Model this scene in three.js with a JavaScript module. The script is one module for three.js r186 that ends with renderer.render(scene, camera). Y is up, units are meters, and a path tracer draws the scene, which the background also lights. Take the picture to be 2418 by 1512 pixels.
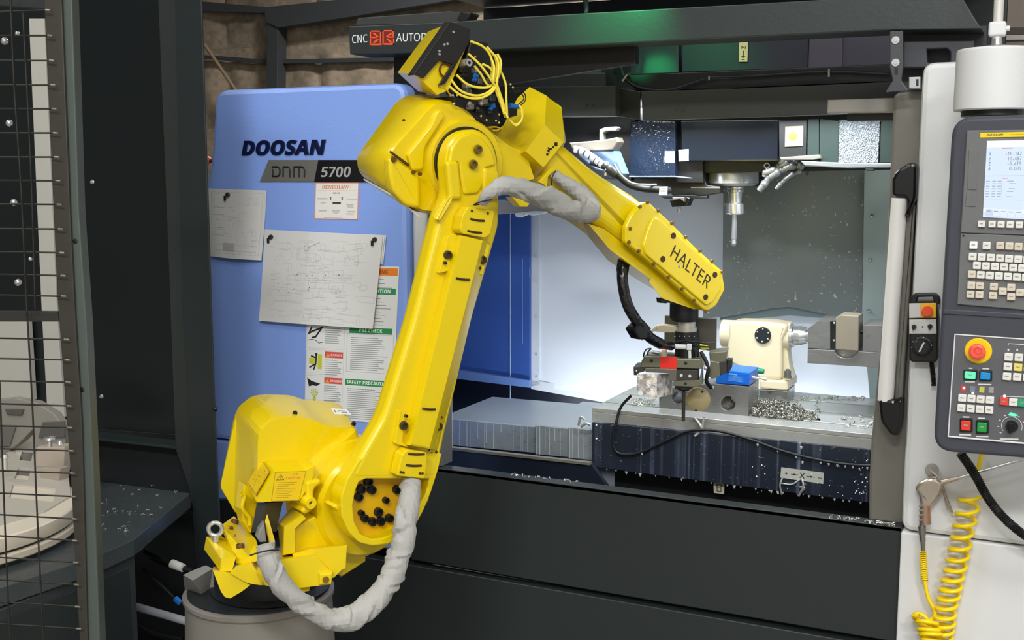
import * as THREE from 'three';
import { RoundedBoxGeometry } from 'three/addons/geometries/RoundedBoxGeometry.js';
import { mergeGeometries, toCreasedNormals } from 'three/addons/utils/BufferGeometryUtils.js';
import { FontLoader } from 'three/addons/loaders/FontLoader.js';
import { TextGeometry } from 'three/addons/geometries/TextGeometry.js';
import { RectAreaLightUniformsLib } from 'three/addons/lights/RectAreaLightUniformsLib.js';

// ---------------------------------------------------------------- camera, sky, large lights, exposure
const scene = new THREE.Scene();
scene.background = new THREE.Color(0.02, 0.021, 0.022);
const FOCAL = 2650, PITCH = 7.4 * Math.PI / 180, YAW = 25.6 * Math.PI / 180;
const camera = new THREE.PerspectiveCamera(2 * Math.atan(756 / FOCAL) * 180 / Math.PI, 2418 / 1512, 0.05, 60);
camera.position.set(0, 1.62, 2.95);
camera.rotation.order = 'YXZ';
camera.rotation.set(-PITCH, YAW, 0);
const renderer = new THREE.WebGLRenderer({ antialias: true });
renderer.toneMapping = THREE.LinearToneMapping;
renderer.toneMappingExposure = 0.97;
renderer.shadowMap.enabled = true;
RectAreaLightUniformsLib.init();
// high-bay lamps: [x, y, z, width, depth, radiance] - each gets its fitting in the shell section
const BAYS = [[-2.6, 5.2, 3.0, 1.5, 0.7, 16, 'over the robot side'], [0.6, 5.2, 3.6, 1.5, 0.7, 16, 'over the aisle'], [3.4, 5.2, 2.6, 1.5, 0.7, 22, 'over the operator panel'], [-5.0, 5.2, 2.0, 1.5, 0.7, 12, 'over the loading cell'], [-3.4, 5.2, -4.4, 1.5, 0.7, 200, 'by the quilted back wall'], [0.2, 5.2, 6.6, 1.5, 0.7, 105, 'behind the photographer'], [2.8, 5.2, 6.2, 1.5, 0.7, 90, 'far right behind the photographer']];
const BAY_COLOUR = new THREE.Color(1.0, 0.995, 0.985);
// lamp bars inside the machining space: [centre, target, length, height, radiance]
const BARS = [[[-1.2, 1.845, -0.385], [-1.2, 0.845, -0.46], 0.5, 0.06, 112, 'left one of two lamp bars under the roof covers of the machine'], [[-0.66, 1.845, -0.385], [-0.66, 0.845, -0.46], 0.4, 0.06, 112, 'right one of two lamp bars under the roof covers of the machine'], [[-1.395, 1.668, -0.16], [-1.25, 1.66, -0.56], 0.05, 0.05, 60, 'small square lamp hidden behind the robot forearm housing'], [[-1.05, 0.58, -1.03], [-1.05, 1.3, -1.24], 1.7, 0.05, 20, 'added long low lamp bar behind the machine table brightening the back wall']];  // the last bar is added to brighten the foot of the back wall
const BAR_COLOUR = new THREE.Color(0.9, 0.955, 1.0);
for (const [x, y, z, w, d, L] of BAYS) {
  const l = new THREE.RectAreaLight(BAY_COLOUR, L, w, d);
  l.position.set(x, y - 0.07, z); l.lookAt(x, 0, z); scene.add(l);
}
for (const [c, t, w, h, L] of BARS) {
  const l = new THREE.RectAreaLight(BAR_COLOUR, L, w, h), p = new THREE.Vector3(...c), q = new THREE.Vector3(...t);
  l.position.copy(p.clone().add(q.clone().sub(p).setLength(0.020))); l.lookAt(q); scene.add(l);
}

// ---------------------------------------------------------------- helpers
const V = (x, y, z) => new THREE.Vector3(x, y, z);
let seed = 7; const rnd = () => { seed = (seed * 16807) % 2147483647; return seed / 2147483647; };
const reseed = (n) => { seed = n; };
const R_ = V(Math.cos(YAW), 0, -Math.sin(YAW)), F_ = V(-Math.sin(YAW) * Math.cos(PITCH), -Math.sin(PITCH), -Math.cos(YAW) * Math.cos(PITCH)), U_ = R_.clone().cross(F_);
const EYE = camera.position.clone();
// a pixel of the photograph as a sight line; every traced outline below is cut by the real plane that it lies in
const ray = (px, py) => F_.clone().addScaledVector(R_, (px - 1209) / FOCAL).addScaledVector(U_, (756 - py) / FOCAL);
class Frame {                                           // a plane with its own axes: x, y in the plane, z out of it
  constructor(o, ex, ey) { this.o = o; this.ex = ex.clone().normalize(); this.ez = ex.clone().cross(ey).normalize(); this.ey = this.ez.clone().cross(this.ex); }
  p(px, py, dz = 0) { const r = ray(px, py), t = this.o.clone().addScaledVector(this.ez, dz).sub(EYE).dot(this.ez) / r.dot(this.ez); return EYE.clone().addScaledVector(r, t); }
  uv(px, py, dz = 0) { const q = this.p(px, py, dz).sub(this.o); return new THREE.Vector2(q.dot(this.ex), q.dot(this.ey)); }
  at(x, y, z = 0) { return this.o.clone().addScaledVector(this.ex, x).addScaledVector(this.ey, y).addScaledVector(this.ez, z); }
  off(d) { return new Frame(this.o.clone().addScaledVector(this.ez, d), this.ex, this.ey); }
  m() { return new THREE.Matrix4().makeBasis(this.ex, this.ey, this.ez).setPosition(this.o); }
}
const FZ = (z) => new Frame(V(0, 0, z), V(1, 0, 0), V(0, 1, 0));
const FX = (x) => new Frame(V(x, 0, 0), V(0, 0, -1), V(0, 1, 0));
const FY = (y) => new Frame(V(0, y, 0), V(1, 0, 0), V(0, 0, -1));
const fwdOf = (p) => p.clone().sub(EYE).dot(F_);
const crop = (x0, y0, s) => (list) => list.map(([x, y, ...r]) => [x0 + x / s, y0 + y / s, ...r]);
function roundShape(pts, r) {                           // pts: Vector2 list; r: corner radius or list
  const n = pts.length, s = new THREE.Shape();
  for (let i = 0; i < n; i++) {
    const a = pts[(i + n - 1) % n], b = pts[i], c = pts[(i + 1) % n];
    const rr = Math.min(Array.isArray(r) ? r[i] : r, a.distanceTo(b) * 0.48, b.distanceTo(c) * 0.48);
    const p = b.clone().add(a.clone().sub(b).setLength(rr || 1e-9)), q = b.clone().add(c.clone().sub(b).setLength(rr || 1e-9));
    if (i === 0) s.moveTo(p.x, p.y); else s.lineTo(p.x, p.y);
    if (rr > 0) s.quadraticCurveTo(b.x, b.y, q.x, q.y);
  }
  s.closePath();
  return s;
}
function ccw(pts) { return THREE.ShapeUtils.area(pts) < 0 ? pts.slice().reverse() : pts; }
function extrude(shape, t, b, frame, dz = 0, seg = 2, cs = 6) {
  b = Math.min(b, t * 0.49);
  const g = new THREE.ExtrudeGeometry(shape, { depth: t - 2 * b, bevelEnabled: b > 0, bevelThickness: b, bevelSize: b, bevelOffset: -b, bevelSegments: seg, curveSegments: cs });
  g.translate(0, 0, -(t - b) + dz);
  g.applyMatrix4(frame.m());
  return g;
}
// a solid whose front face is the outline traced on the photograph, cut by the plane of the frame
function plate(frame, px, t, { r = 0, b = 0.002, dz = 0, holes = [], seg = 2, cs = 6 } = {}) {
  if (r > 0 && r < b * 1.4) r = b * 1.4;
  const s = roundShape(ccw(px.map(([x, y]) => frame.uv(x, y, dz))), r);
  for (const h of holes) s.holes.push(roundShape(ccw(h.map(([x, y]) => frame.uv(x, y, dz))), 0.002));
  return extrude(s, t, b, frame, dz, seg, cs);
}
function slab(frame, xy, t, { r = 0, b = 0.002, dz = 0, holes = [] } = {}) {       // the same from metres in the frame
  if (r > 0 && r < b * 1.4) r = b * 1.4;
  const s = roundShape(ccw(xy.map(([x, y]) => new THREE.Vector2(x, y))), r);
  for (const h of holes) { if (h.r) { const c = new THREE.Path(); c.absarc(h.x, h.y, h.r, 0, Math.PI * 2, true); s.holes.push(c); } else s.holes.push(roundShape(h.map(([x, y]) => new THREE.Vector2(x, y)), 0)); }
  return extrude(s, t, b, frame, dz);
}
function triangles(pos) { const g = new THREE.BufferGeometry(); g.setAttribute('position', new THREE.Float32BufferAttribute(pos, 3)); g.setAttribute('uv', new THREE.Float32BufferAttribute(new Float32Array(pos.length / 3 * 2), 2)); g.computeVertexNormals(); return g; }
function loft(sections, crease = 0.6) {                 // closed rings of points, one after another, capped
  const pos = [], put = (...v) => v.forEach((q) => pos.push(q.x, q.y, q.z)), n = sections[0].length;
  const cap = (ring, flip) => {
    const nrm = V(0, 0, 0); ring.forEach((p, i) => { const q = ring[(i + 1) % n]; nrm.add(V((p.y - q.y) * (p.z + q.z), (p.z - q.z) * (p.x + q.x), (p.x - q.x) * (p.y + q.y))); });
    nrm.normalize(); const ex = ring[1].clone().sub(ring[0]).normalize(), ey = nrm.clone().cross(ex);
    const flat = ring.map((p) => new THREE.Vector2(p.dot(ex), p.dot(ey)));
    for (const [a, b, c] of THREE.ShapeUtils.triangulateShape(flat, [])) flip ? put(ring[c], ring[b], ring[a]) : put(ring[a], ring[b], ring[c]);
  };
  cap(sections[0], false);
  for (let k = 0; k + 1 < sections.length; k++) for (let i = 0; i < n; i++) {
    const a = sections[k][i], b = sections[k][(i + 1) % n], c = sections[k + 1][(i + 1) % n], d = sections[k + 1][i];
    put(a, d, b, b, d, c);
  }
  cap(sections[sections.length - 1], true);
  return toCreasedNormals(triangles(pos), crease);
}
// the corners of a traced outline rounded, always n points to a corner, so that two outlines keep matching points
const soft = (l, r, n = 4) => l.flatMap(([x, y], i) => { const [ax, ay] = l[(i + l.length - 1) % l.length], [cx, cy] = l[(i + 1) % l.length], a = Math.hypot(ax - x, ay - y), c = Math.hypot(cx - x, cy - y), q = Math.min(r, a * 0.45, c * 0.45); const p0 = [x + (ax - x) / a * q, y + (ay - y) / a * q], p1 = [x + (cx - x) / c * q, y + (cy - y) / c * q]; return Array.from({ length: n }, (_, k) => { const t = k / (n - 1); return [(1 - t) * (1 - t) * p0[0] + 2 * t * (1 - t) * x + t * t * p1[0], (1 - t) * (1 - t) * p0[1] + 2 * t * (1 - t) * y + t * t * p1[1]]; }); });
const shrink = (ring, f) => { const c = V(0, 0, 0); ring.forEach((p) => c.add(p)); c.divideScalar(ring.length); return ring.map((p) => c.clone().lerp(p, f)); };
// front outline on one plane, back outline on another, with chamfered rims
function prism(fa, pa, fb, pb, ch = 0.94, crease = 0.6) {
  const A = pa.map(([x, y]) => fa.p(x, y)), B = pb.map(([x, y]) => fb.p(x, y));
  const A1 = A.map((p, i) => p.clone().lerp(B[i], 0.07)), B1 = B.map((p, i) => p.clone().lerp(A[i], 0.07));
  return loft([shrink(A, ch), A1, B1, shrink(B, ch)], crease);
}
const rbox = (w, h, d, r = 0.003) => new RoundedBoxGeometry(w, h, d, 2, Math.min(r, w * 0.49, h * 0.49, d * 0.49));
function box(cx, cy, cz, w, h, d, r = 0.003) { const g = rbox(w, h, d, r); g.translate(cx, cy, cz); return g; }
function fbox(f, x, y, z, w, h, d, r = 0.003) { const g = rbox(w, h, d, r); g.translate(x, y, z); g.applyMatrix4(f.m()); return g; }
function cyl(a, b, r0, r1 = r0, seg = 20, open = false) {
  const d = b.clone().sub(a), g = new THREE.CylinderGeometry(r1, r0, d.length(), seg, 1, open);
  g.translate(0, d.length() / 2, 0);
  g.applyMatrix4(new THREE.Matrix4().makeRotationFromQuaternion(new THREE.Quaternion().setFromUnitVectors(V(0, 1, 0), d.normalize())).setPosition(a));
  return g;
}
function ball(p, r, n = 10) { const g = new THREE.SphereGeometry(r, n, Math.max(6, n - 2)); g.translate(p.x, p.y, p.z); return g; }
function ring(p, dir, R, r, n = 24) { const g = new THREE.TorusGeometry(R, r, 8, n); g.applyMatrix4(new THREE.Matrix4().makeRotationFromQuaternion(new THREE.Quaternion().setFromUnitVectors(V(0, 0, 1), dir.clone().normalize())).setPosition(p)); return g; }
function lathe(p, dir, prof, seg = 28) {                // prof: [radius, along] from p along dir
  const g = new THREE.LatheGeometry(prof.map(([r, y]) => new THREE.Vector2(Math.max(r, 1e-5), y)), seg);
  g.applyMatrix4(new THREE.Matrix4().makeRotationFromQuaternion(new THREE.Quaternion().setFromUnitVectors(V(0, 1, 0), dir.clone().normalize())).setPosition(p));
  return toCreasedNormals(g, 0.5);
}
const smoothCurve = (pts) => new THREE.CatmullRomCurve3(pts, false, 'centripetal');
function tube(pts, r, seg = 0, rad = 8) { return new THREE.TubeGeometry(smoothCurve(pts), seg || pts.length * 6, r, rad, false); }
function hose(pts, radius, nt = 80, nr = 20) {          // radius(t, angle) in metres along a smooth path
  const c = smoothCurve(pts), fr = c.computeFrenetFrames(nt), P = c.getSpacedPoints(nt), pos = [], idx = [], uv = [];
  for (let i = 0; i <= nt; i++) for (let j = 0; j <= nr; j++) {
    const a = j / nr * Math.PI * 2, r = radius(i / nt, a), q = P[i].clone().addScaledVector(fr.normals[i], Math.cos(a) * r).addScaledVector(fr.binormals[i], Math.sin(a) * r);
    pos.push(q.x, q.y, q.z); uv.push(i / nt, j / nr);
  }
  for (let i = 0; i < nt; i++) for (let j = 0; j < nr; j++) { const a = i * (nr + 1) + j, b = a + nr + 1; idx.push(a, a + 1, b, b, a + 1, b + 1); }
  const cap = (i, flip) => { const c0 = pos.length / 3; pos.push(P[i].x, P[i].y, P[i].z); uv.push(0, 0); for (let j = 0; j < nr; j++) { const a = i * (nr + 1) + j; flip ? idx.push(c0, a, a + 1) : idx.push(c0, a + 1, a); } };
  cap(0, false); cap(nt, true);
  const g = new THREE.BufferGeometry(); g.setAttribute('position', new THREE.Float32BufferAttribute(pos, 3)); g.setAttribute('uv', new THREE.Float32BufferAttribute(uv, 2)); g.setIndex(idx); g.computeVertexNormals();
  return toCreasedNormals(g, 1.0);
}
function quadSheet(p, t, nx = 1, ny = 1, curl = null) {   // p: four corners (top-left, top-right, bottom-right, bottom-left); front face has uv 0..1
  const g = new THREE.BoxGeometry(1, 1, 1, nx, ny, 1), a = g.attributes.position, nrm = p[1].clone().sub(p[0]).cross(p[0].clone().sub(p[3])).normalize();
  for (let i = 0; i < a.count; i++) {
    const u = a.getX(i) + 0.5, v = 0.5 - a.getY(i), w = a.getZ(i);
    const q = p[0].clone().lerp(p[1], u).lerp(p[3].clone().lerp(p[2], u), v).addScaledVector(nrm, (w + 0.5) * t + (curl ? curl(u, v) : 0));
    a.setXYZ(i, q.x, q.y, q.z);
  }
  g.computeVertexNormals(); return g;
}
function metreUV(g) {                                    // uv in metres from position and face direction
  const p = g.attributes.position, n = g.attributes.normal, uv = new Float32Array(p.count * 2);
  for (let i = 0; i < p.count; i += 3) {
    let ax = 0, ay = 0, az = 0; for (let k = 0; k < 3; k++) { ax += n.getX(i + k); ay += n.getY(i + k); az += n.getZ(i + k); }
    ax = Math.abs(ax); ay = Math.abs(ay); az = Math.abs(az);
    for (let k = i; k < i + 3; k++) { const x = p.getX(k), y = p.getY(k), z = p.getZ(k); const [u, v] = ax >= ay && ax >= az ? [z, y] : ay >= az ? [x, z] : [x, y]; uv[2 * k] = u; uv[2 * k + 1] = v; }
  }
  g.setAttribute('uv', new THREE.BufferAttribute(uv, 2)); return g;
}
function joined(geos, keepUV) {
  const list = [].concat(geos).map((g) => { const q = g.index ? g.toNonIndexed() : g.clone(); for (const k of Object.keys(q.attributes)) if (!['position', 'normal', 'uv'].includes(k)) q.deleteAttribute(k); q.clearGroups(); return q; });
  const g = list.length > 1 ? mergeGeometries(list, false) : list[0];
  return keepUV ? g : metreUV(g);
}
const used = {};
function numbered(name) { const k = used[name] = (used[name] ?? -1) + 1; return k ? name + '_' + String(k).padStart(3, '0') : name; }
function tag(o, label, category, group) { o.userData.label = label; o.userData.category = category; if (group) o.userData.group = group; return o; }
function thing(name, label, category, base = V(0, 0, 0), group) {
  const o = new THREE.Group(); o.name = numbered(name); o.position.copy(base); o.userData.base = 1; scene.add(o); delete o.userData.base;
  return tag(o, label, category, group);
}
const baseOf = (o) => { const v = V(0, 0, 0); while (o && o !== scene) { v.add(o.position); o = o.parent; } return v; };
function part(name, geos, mat, parent, { label, keepUV = false, own = false } = {}) {   // a mesh in world metres under parent; own: the origin moves to the piece
  const g = joined(geos, keepUV), m = new THREE.Mesh(g, mat), base = baseOf(parent);
  if (own) { g.computeBoundingBox(); const c = g.boundingBox.getCenter(V(0, 0, 0)); g.translate(-c.x, -c.y, -c.z); m.position.copy(c.sub(base)); } else g.translate(-base.x, -base.y, -base.z);
  m.name = parent === scene ? numbered(name) : name; m.castShadow = m.receiveShadow = true;
  if (label) m.userData.label = label;
  parent.add(m); return m;
}
function solo(name, geos, mat, label, category, { group, keepUV, stuff } = {}) {          // a thing that is one mesh, its origin at its middle
  const m = part(name, geos, mat, scene, { keepUV, own: true }); tag(m, label, category, group); if (stuff) { m.userData.kind = 'stuff'; } return m;
}
function copyPart(src, p, parent, q) { const m = src.clone(); m.position.copy(p.clone().sub(baseOf(parent))); if (q) m.quaternion.copy(q); parent.add(m); return m; }
const structure = (m) => { m.userData.kind = 'structure'; delete m.userData.category; return m; };

// ---------------------------------------------------------------- procedural textures and materials
function tileNoise(n, cells, s) { reseed(s); const a = new Float32Array(cells * cells); for (let i = 0; i < a.length; i++) a[i] = rnd(); return (u, v) => { const x = u * cells, y = v * cells, i = Math.floor(x), j = Math.floor(y), f = x - i, g = y - j, sm = (t) => t * t * (3 - 2 * t), at = (i, j) => a[((j % cells + cells) % cells) * cells + (i % cells + cells) % cells]; const fx = sm(f), fy = sm(g); return (at(i, j) * (1 - fx) + at(i + 1, j) * fx) * (1 - fy) + (at(i, j + 1) * (1 - fx) + at(i + 1, j + 1) * fx) * fy; }; }
function dataTex(w, h, fn, { srgb = false, metres = [1, 1] } = {}) {
  const d = new Uint8Array(w * h * 4);
  for (let y = 0; y < h; y++) for (let x = 0; x < w; x++) { const c = fn(x / w, y / h, x, y), k = (y * w + x) * 4; for (let i = 0; i < 3; i++) d[k + i] = Math.max(0, Math.min(255, 255 * (Array.isArray(c) ? c[i] : c))); d[k + 3] = 255; }
  const t = new THREE.DataTexture(d, w, h, THREE.RGBAFormat); t.magFilter = THREE.LinearFilter; t.minFilter = THREE.LinearMipmapLinearFilter; t.wrapS = t.wrapT = THREE.RepeatWrapping; t.repeat.set(1 / metres[0], 1 / metres[1]); if (srgb) t.colorSpace = THREE.SRGBColorSpace; t.needsUpdate = true; return t;
}
function canvasTex(w, h, draw) { const c = document.createElement('canvas'); c.width = w; c.height = h; const x = c.getContext('2d'); draw(x, w, h); const t = new THREE.CanvasTexture(c); t.colorSpace = THREE.SRGBColorSpace; t.anisotropy = 8; return t; }
const n4 = tileNoise(0, 4, 3), n8 = tileNoise(0, 8, 11), n16 = tileNoise(0, 16, 23), n32 = tileNoise(0, 32, 37), n64 = tileNoise(0, 64, 51), n128 = tileNoise(0, 128, 77);
const peel = dataTex(256, 256, (u, v) => 0.5 * n64(u, v) + 0.5 * n32(u, v), { metres: [0.25, 0.25] });
const wear = dataTex(256, 256, (u, v) => 0.35 + 0.35 * n8(u, v) + 0.2 * n32(u, v) + 0.1 * n64(u, v), { metres: [0.6, 0.6] });
const brushed = dataTex(256, 256, (u, v) => 0.3 + 0.3 * n128(u * 0.12, v) + 0.25 * n16(u, v), { metres: [0.3, 0.3] });
const weave = dataTex(128, 128, (u, v) => 0.5 + 0.25 * Math.sin(u * Math.PI * 64) * Math.sin(v * Math.PI * 64) + 0.25 * n32(u, v), { metres: [0.05, 0.05] });
const mottle = (c, a, m = [1, 1], s = 1) => dataTex(256, 256, (u, v) => { const k = 1 + a * ((n8(u, v) - 0.5) + 0.6 * (n32(u, v) - 0.5) + 0.4 * (n128(u, v) - 0.5)); return c.map((q) => q / 255 * k); }, { srgb: true, metres: m });
const rgb = (r, g, b) => new THREE.Color().setRGB(r / 255, g / 255, b / 255, THREE.SRGBColorSpace);
const mat = (c, roughness, metalness = 0, o = {}) => new THREE.MeshPhysicalMaterial({ color: Array.isArray(c) ? rgb(...c) : c, roughness, metalness, ...o });
const M = {
  yellow: mat([226, 198, 0], 0.3, 0, { bumpMap: peel, bumpScale: 0.00008, clearcoat: 0.35, clearcoatRoughness: 0.18 }),
  dark: mat([36, 42, 42], 0.42, 0, { bumpMap: peel, bumpScale: 0.0002 }),
  darker: mat([30, 34, 36], 0.45, 0, { bumpMap: peel, bumpScale: 0.0002 }),
  black: mat([18, 18, 19], 0.45),
  blackGloss: mat([12, 13, 15], 0.22),
  rubber: mat([16, 16, 17], 0.55),
  navy: mat([30, 36, 50], 0.25),
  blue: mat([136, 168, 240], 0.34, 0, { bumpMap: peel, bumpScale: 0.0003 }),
  white: mat([216, 217, 217], 0.45),
  whiteWall: mat([205, 212, 222], 0.5),
  blueReflection: mat([52, 84, 158], 0.35),
  grey: mat([112, 109, 101], 0.4),
  greyMid: mat([128, 126, 122], 0.42),
  steel: mat([170, 170, 168], 0.3, 1, { roughnessMap: brushed, roughness: 0.6 }),
  steelDark: mat([138, 137, 136], 0.6, 0.6, { roughnessMap: brushed }),
  chrome: mat([212, 213, 215], 0.18, 0.75),
  castIron: mat([120, 118, 112], 0.45, 0.6),
  olive: mat([118, 116, 98], 0.42, 0.4),
  cream: mat([226, 211, 180], 0.4),
  redPaint: mat([235, 40, 25], 0.4),
  fabric: mat([168, 167, 162], 0.75, 0, { bumpMap: weave, bumpScale: 0.0006, sheen: 0.3, sheenRoughness: 0.6, sheenColor: new THREE.Color(0.5, 0.5, 0.5) }),
};
const font = await new FontLoader().loadAsync('fonts/droid/droid_sans_bold.typeface.json');
const fontR = await new FontLoader().loadAsync('fonts/droid/droid_sans_regular.typeface.json');
// raised or printed lettering: from a start point along a baseline in a frame
function letters(text, frame, x, y, size, { depth = 0.0006, shear = 0, wide = 1, turn = 0, dz = 0, f = font, fat = 0 } = {}) {
  const g = new TextGeometry(text, { font: f, size, depth, curveSegments: 5, bevelEnabled: fat > 0, bevelSize: fat, bevelThickness: 0.0005, bevelSegments: 1 });
  const m = new THREE.Matrix4().set(wide, shear, 0, 0, 0, 1, 0, 0, 0, 0, 1, 0, 0, 0, 0, 1); g.applyMatrix4(m);
  g.rotateZ(turn); g.translate(x, y, dz); g.applyMatrix4(frame.m()); return g;
}
// ---------------------------------------------------------------- the room
const M_floor = mat([120, 118, 112], 0.5, 0, { map: mottle([120, 118, 112], 0.25, [2, 2]), color: 0xffffff });
const M_quilt = mat(0xffffff, 0.85, 0, { map: mottle([112, 100, 84], 0.35, [1.6, 1.6]) });
const M_ceil = mat([178, 177, 173], 0.9);
const M_beam = mat([44, 46, 48], 0.5);
structure(part('floor', box(-4, -0.1, 0.5, 20, 0.2, 16, 0), M_floor, scene));
structure(part('ceiling', box(-4, 6.1, 0.5, 20, 0.2, 16, 0), M_ceil, scene));
{
  const w = structure(part('wall_back', box(-4, 3, -7.1, 20, 6, 0.2, 0), M_quilt, scene));
  // quilted insulation blankets: one bulging pad per bay between the girts
  for (let i = 0; i < 12; i++) for (const [y0, y1] of [[1.2, 2.86], [2.98, 4.4]]) {
    const x0 = -9.4 + i * 1.2, g = new THREE.PlaneGeometry(1.19, y1 - y0, 14, 14), a = g.attributes.position; reseed(100 + i * 7 + Math.round(y0 * 10));
    const ph = rnd() * 6; for (let k = 0; k < a.count; k++) { const u = a.getX(k) / 1.19 + 0.5, v = a.getY(k) / (y1 - y0) + 0.5; a.setZ(k, 0.07 * Math.sqrt(Math.max(0, Math.sin(Math.PI * u) * Math.sin(Math.PI * v))) + 0.012 * Math.sin(u * 17 + ph + 3 * v) * Math.sin(v * 5 + ph)); }
    g.computeVertexNormals(); g.translate(x0 + 0.6, (y0 + y1) / 2, -6.998); part('insulation_panel', g, M_quilt, w, { own: true });
  }
}
structure(part('wall_left', box(-14.1, 3, 0.5, 0.2, 6, 16, 0), M_ceil, scene));
structure(part('wall_right', box(5.6, 3, 0.5, 0.2, 6, 16, 0), M_ceil, scene));
structure(part('wall_front', box(-4, 3, 8.6, 20, 6, 0.2, 0), M_ceil, scene));
{ // steel frame of the building in front of the back wall
  const B = FZ(-6.8), k = crop(480, 0, 2.949);
  structure(part('trim_1', plate(B, k([[445, 60], [520, 60], [512, 900], [436, 900]]), 0.15, { b: 0.004 }), M_beam, scene));
  structure(part('trim_2', plate(B, k([[425, 50], [1300, -40], [2100, -60], [1060, 112], [520, 192], [430, 150]]), 0.14, { b: 0.004, dz: 0.02 }), M_beam, scene));
  structure(part('trim_3', plate(B, k([[-60, 378], [440, 415], [1330, 398], [1330, 428], [440, 446], [-60, 404]]), 0.06, { b: 0.003, dz: -0.09 }), M_beam, scene));
  structure(part('trim_4', plate(B, k([[-300, 0], [0, 10], [430, 48], [430, 92], [0, 78], [-300, 70]]), 0.08, { b: 0.003, dz: -0.05 }), M_beam, scene));
  structure(part('trim_5', cyl(B.p(483, 105, 0.1), B.p(575, 240, 0.1), 0.02, 0.02, 8), mat([110, 90, 70], 0.6), scene));
}
for (const [x, y, z, w, d, L, where] of BAYS) {                // high-bay lamps, all above the picture
  const t = thing('ceiling_lamp', 'white rectangular high-bay lamp hanging under the roof ' + where, 'lamp', V(x, y, z), 'high-bay lamps under the roof');
  part('housing', box(x, y + 0.02, z, w + 0.08, 0.1, d + 0.08, 0.01), M.white, t);
  part('lamp_panel', box(x, y - 0.04, z, w, 0.02, d, 0.002), new THREE.MeshStandardMaterial({ color: 0xffffff, emissive: BAY_COLOUR, emissiveIntensity: 4 }), t);
  part('cable', cyl(V(x, y + 0.06, z), V(x, 6, z), 0.006), M.black, t);
}
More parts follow.
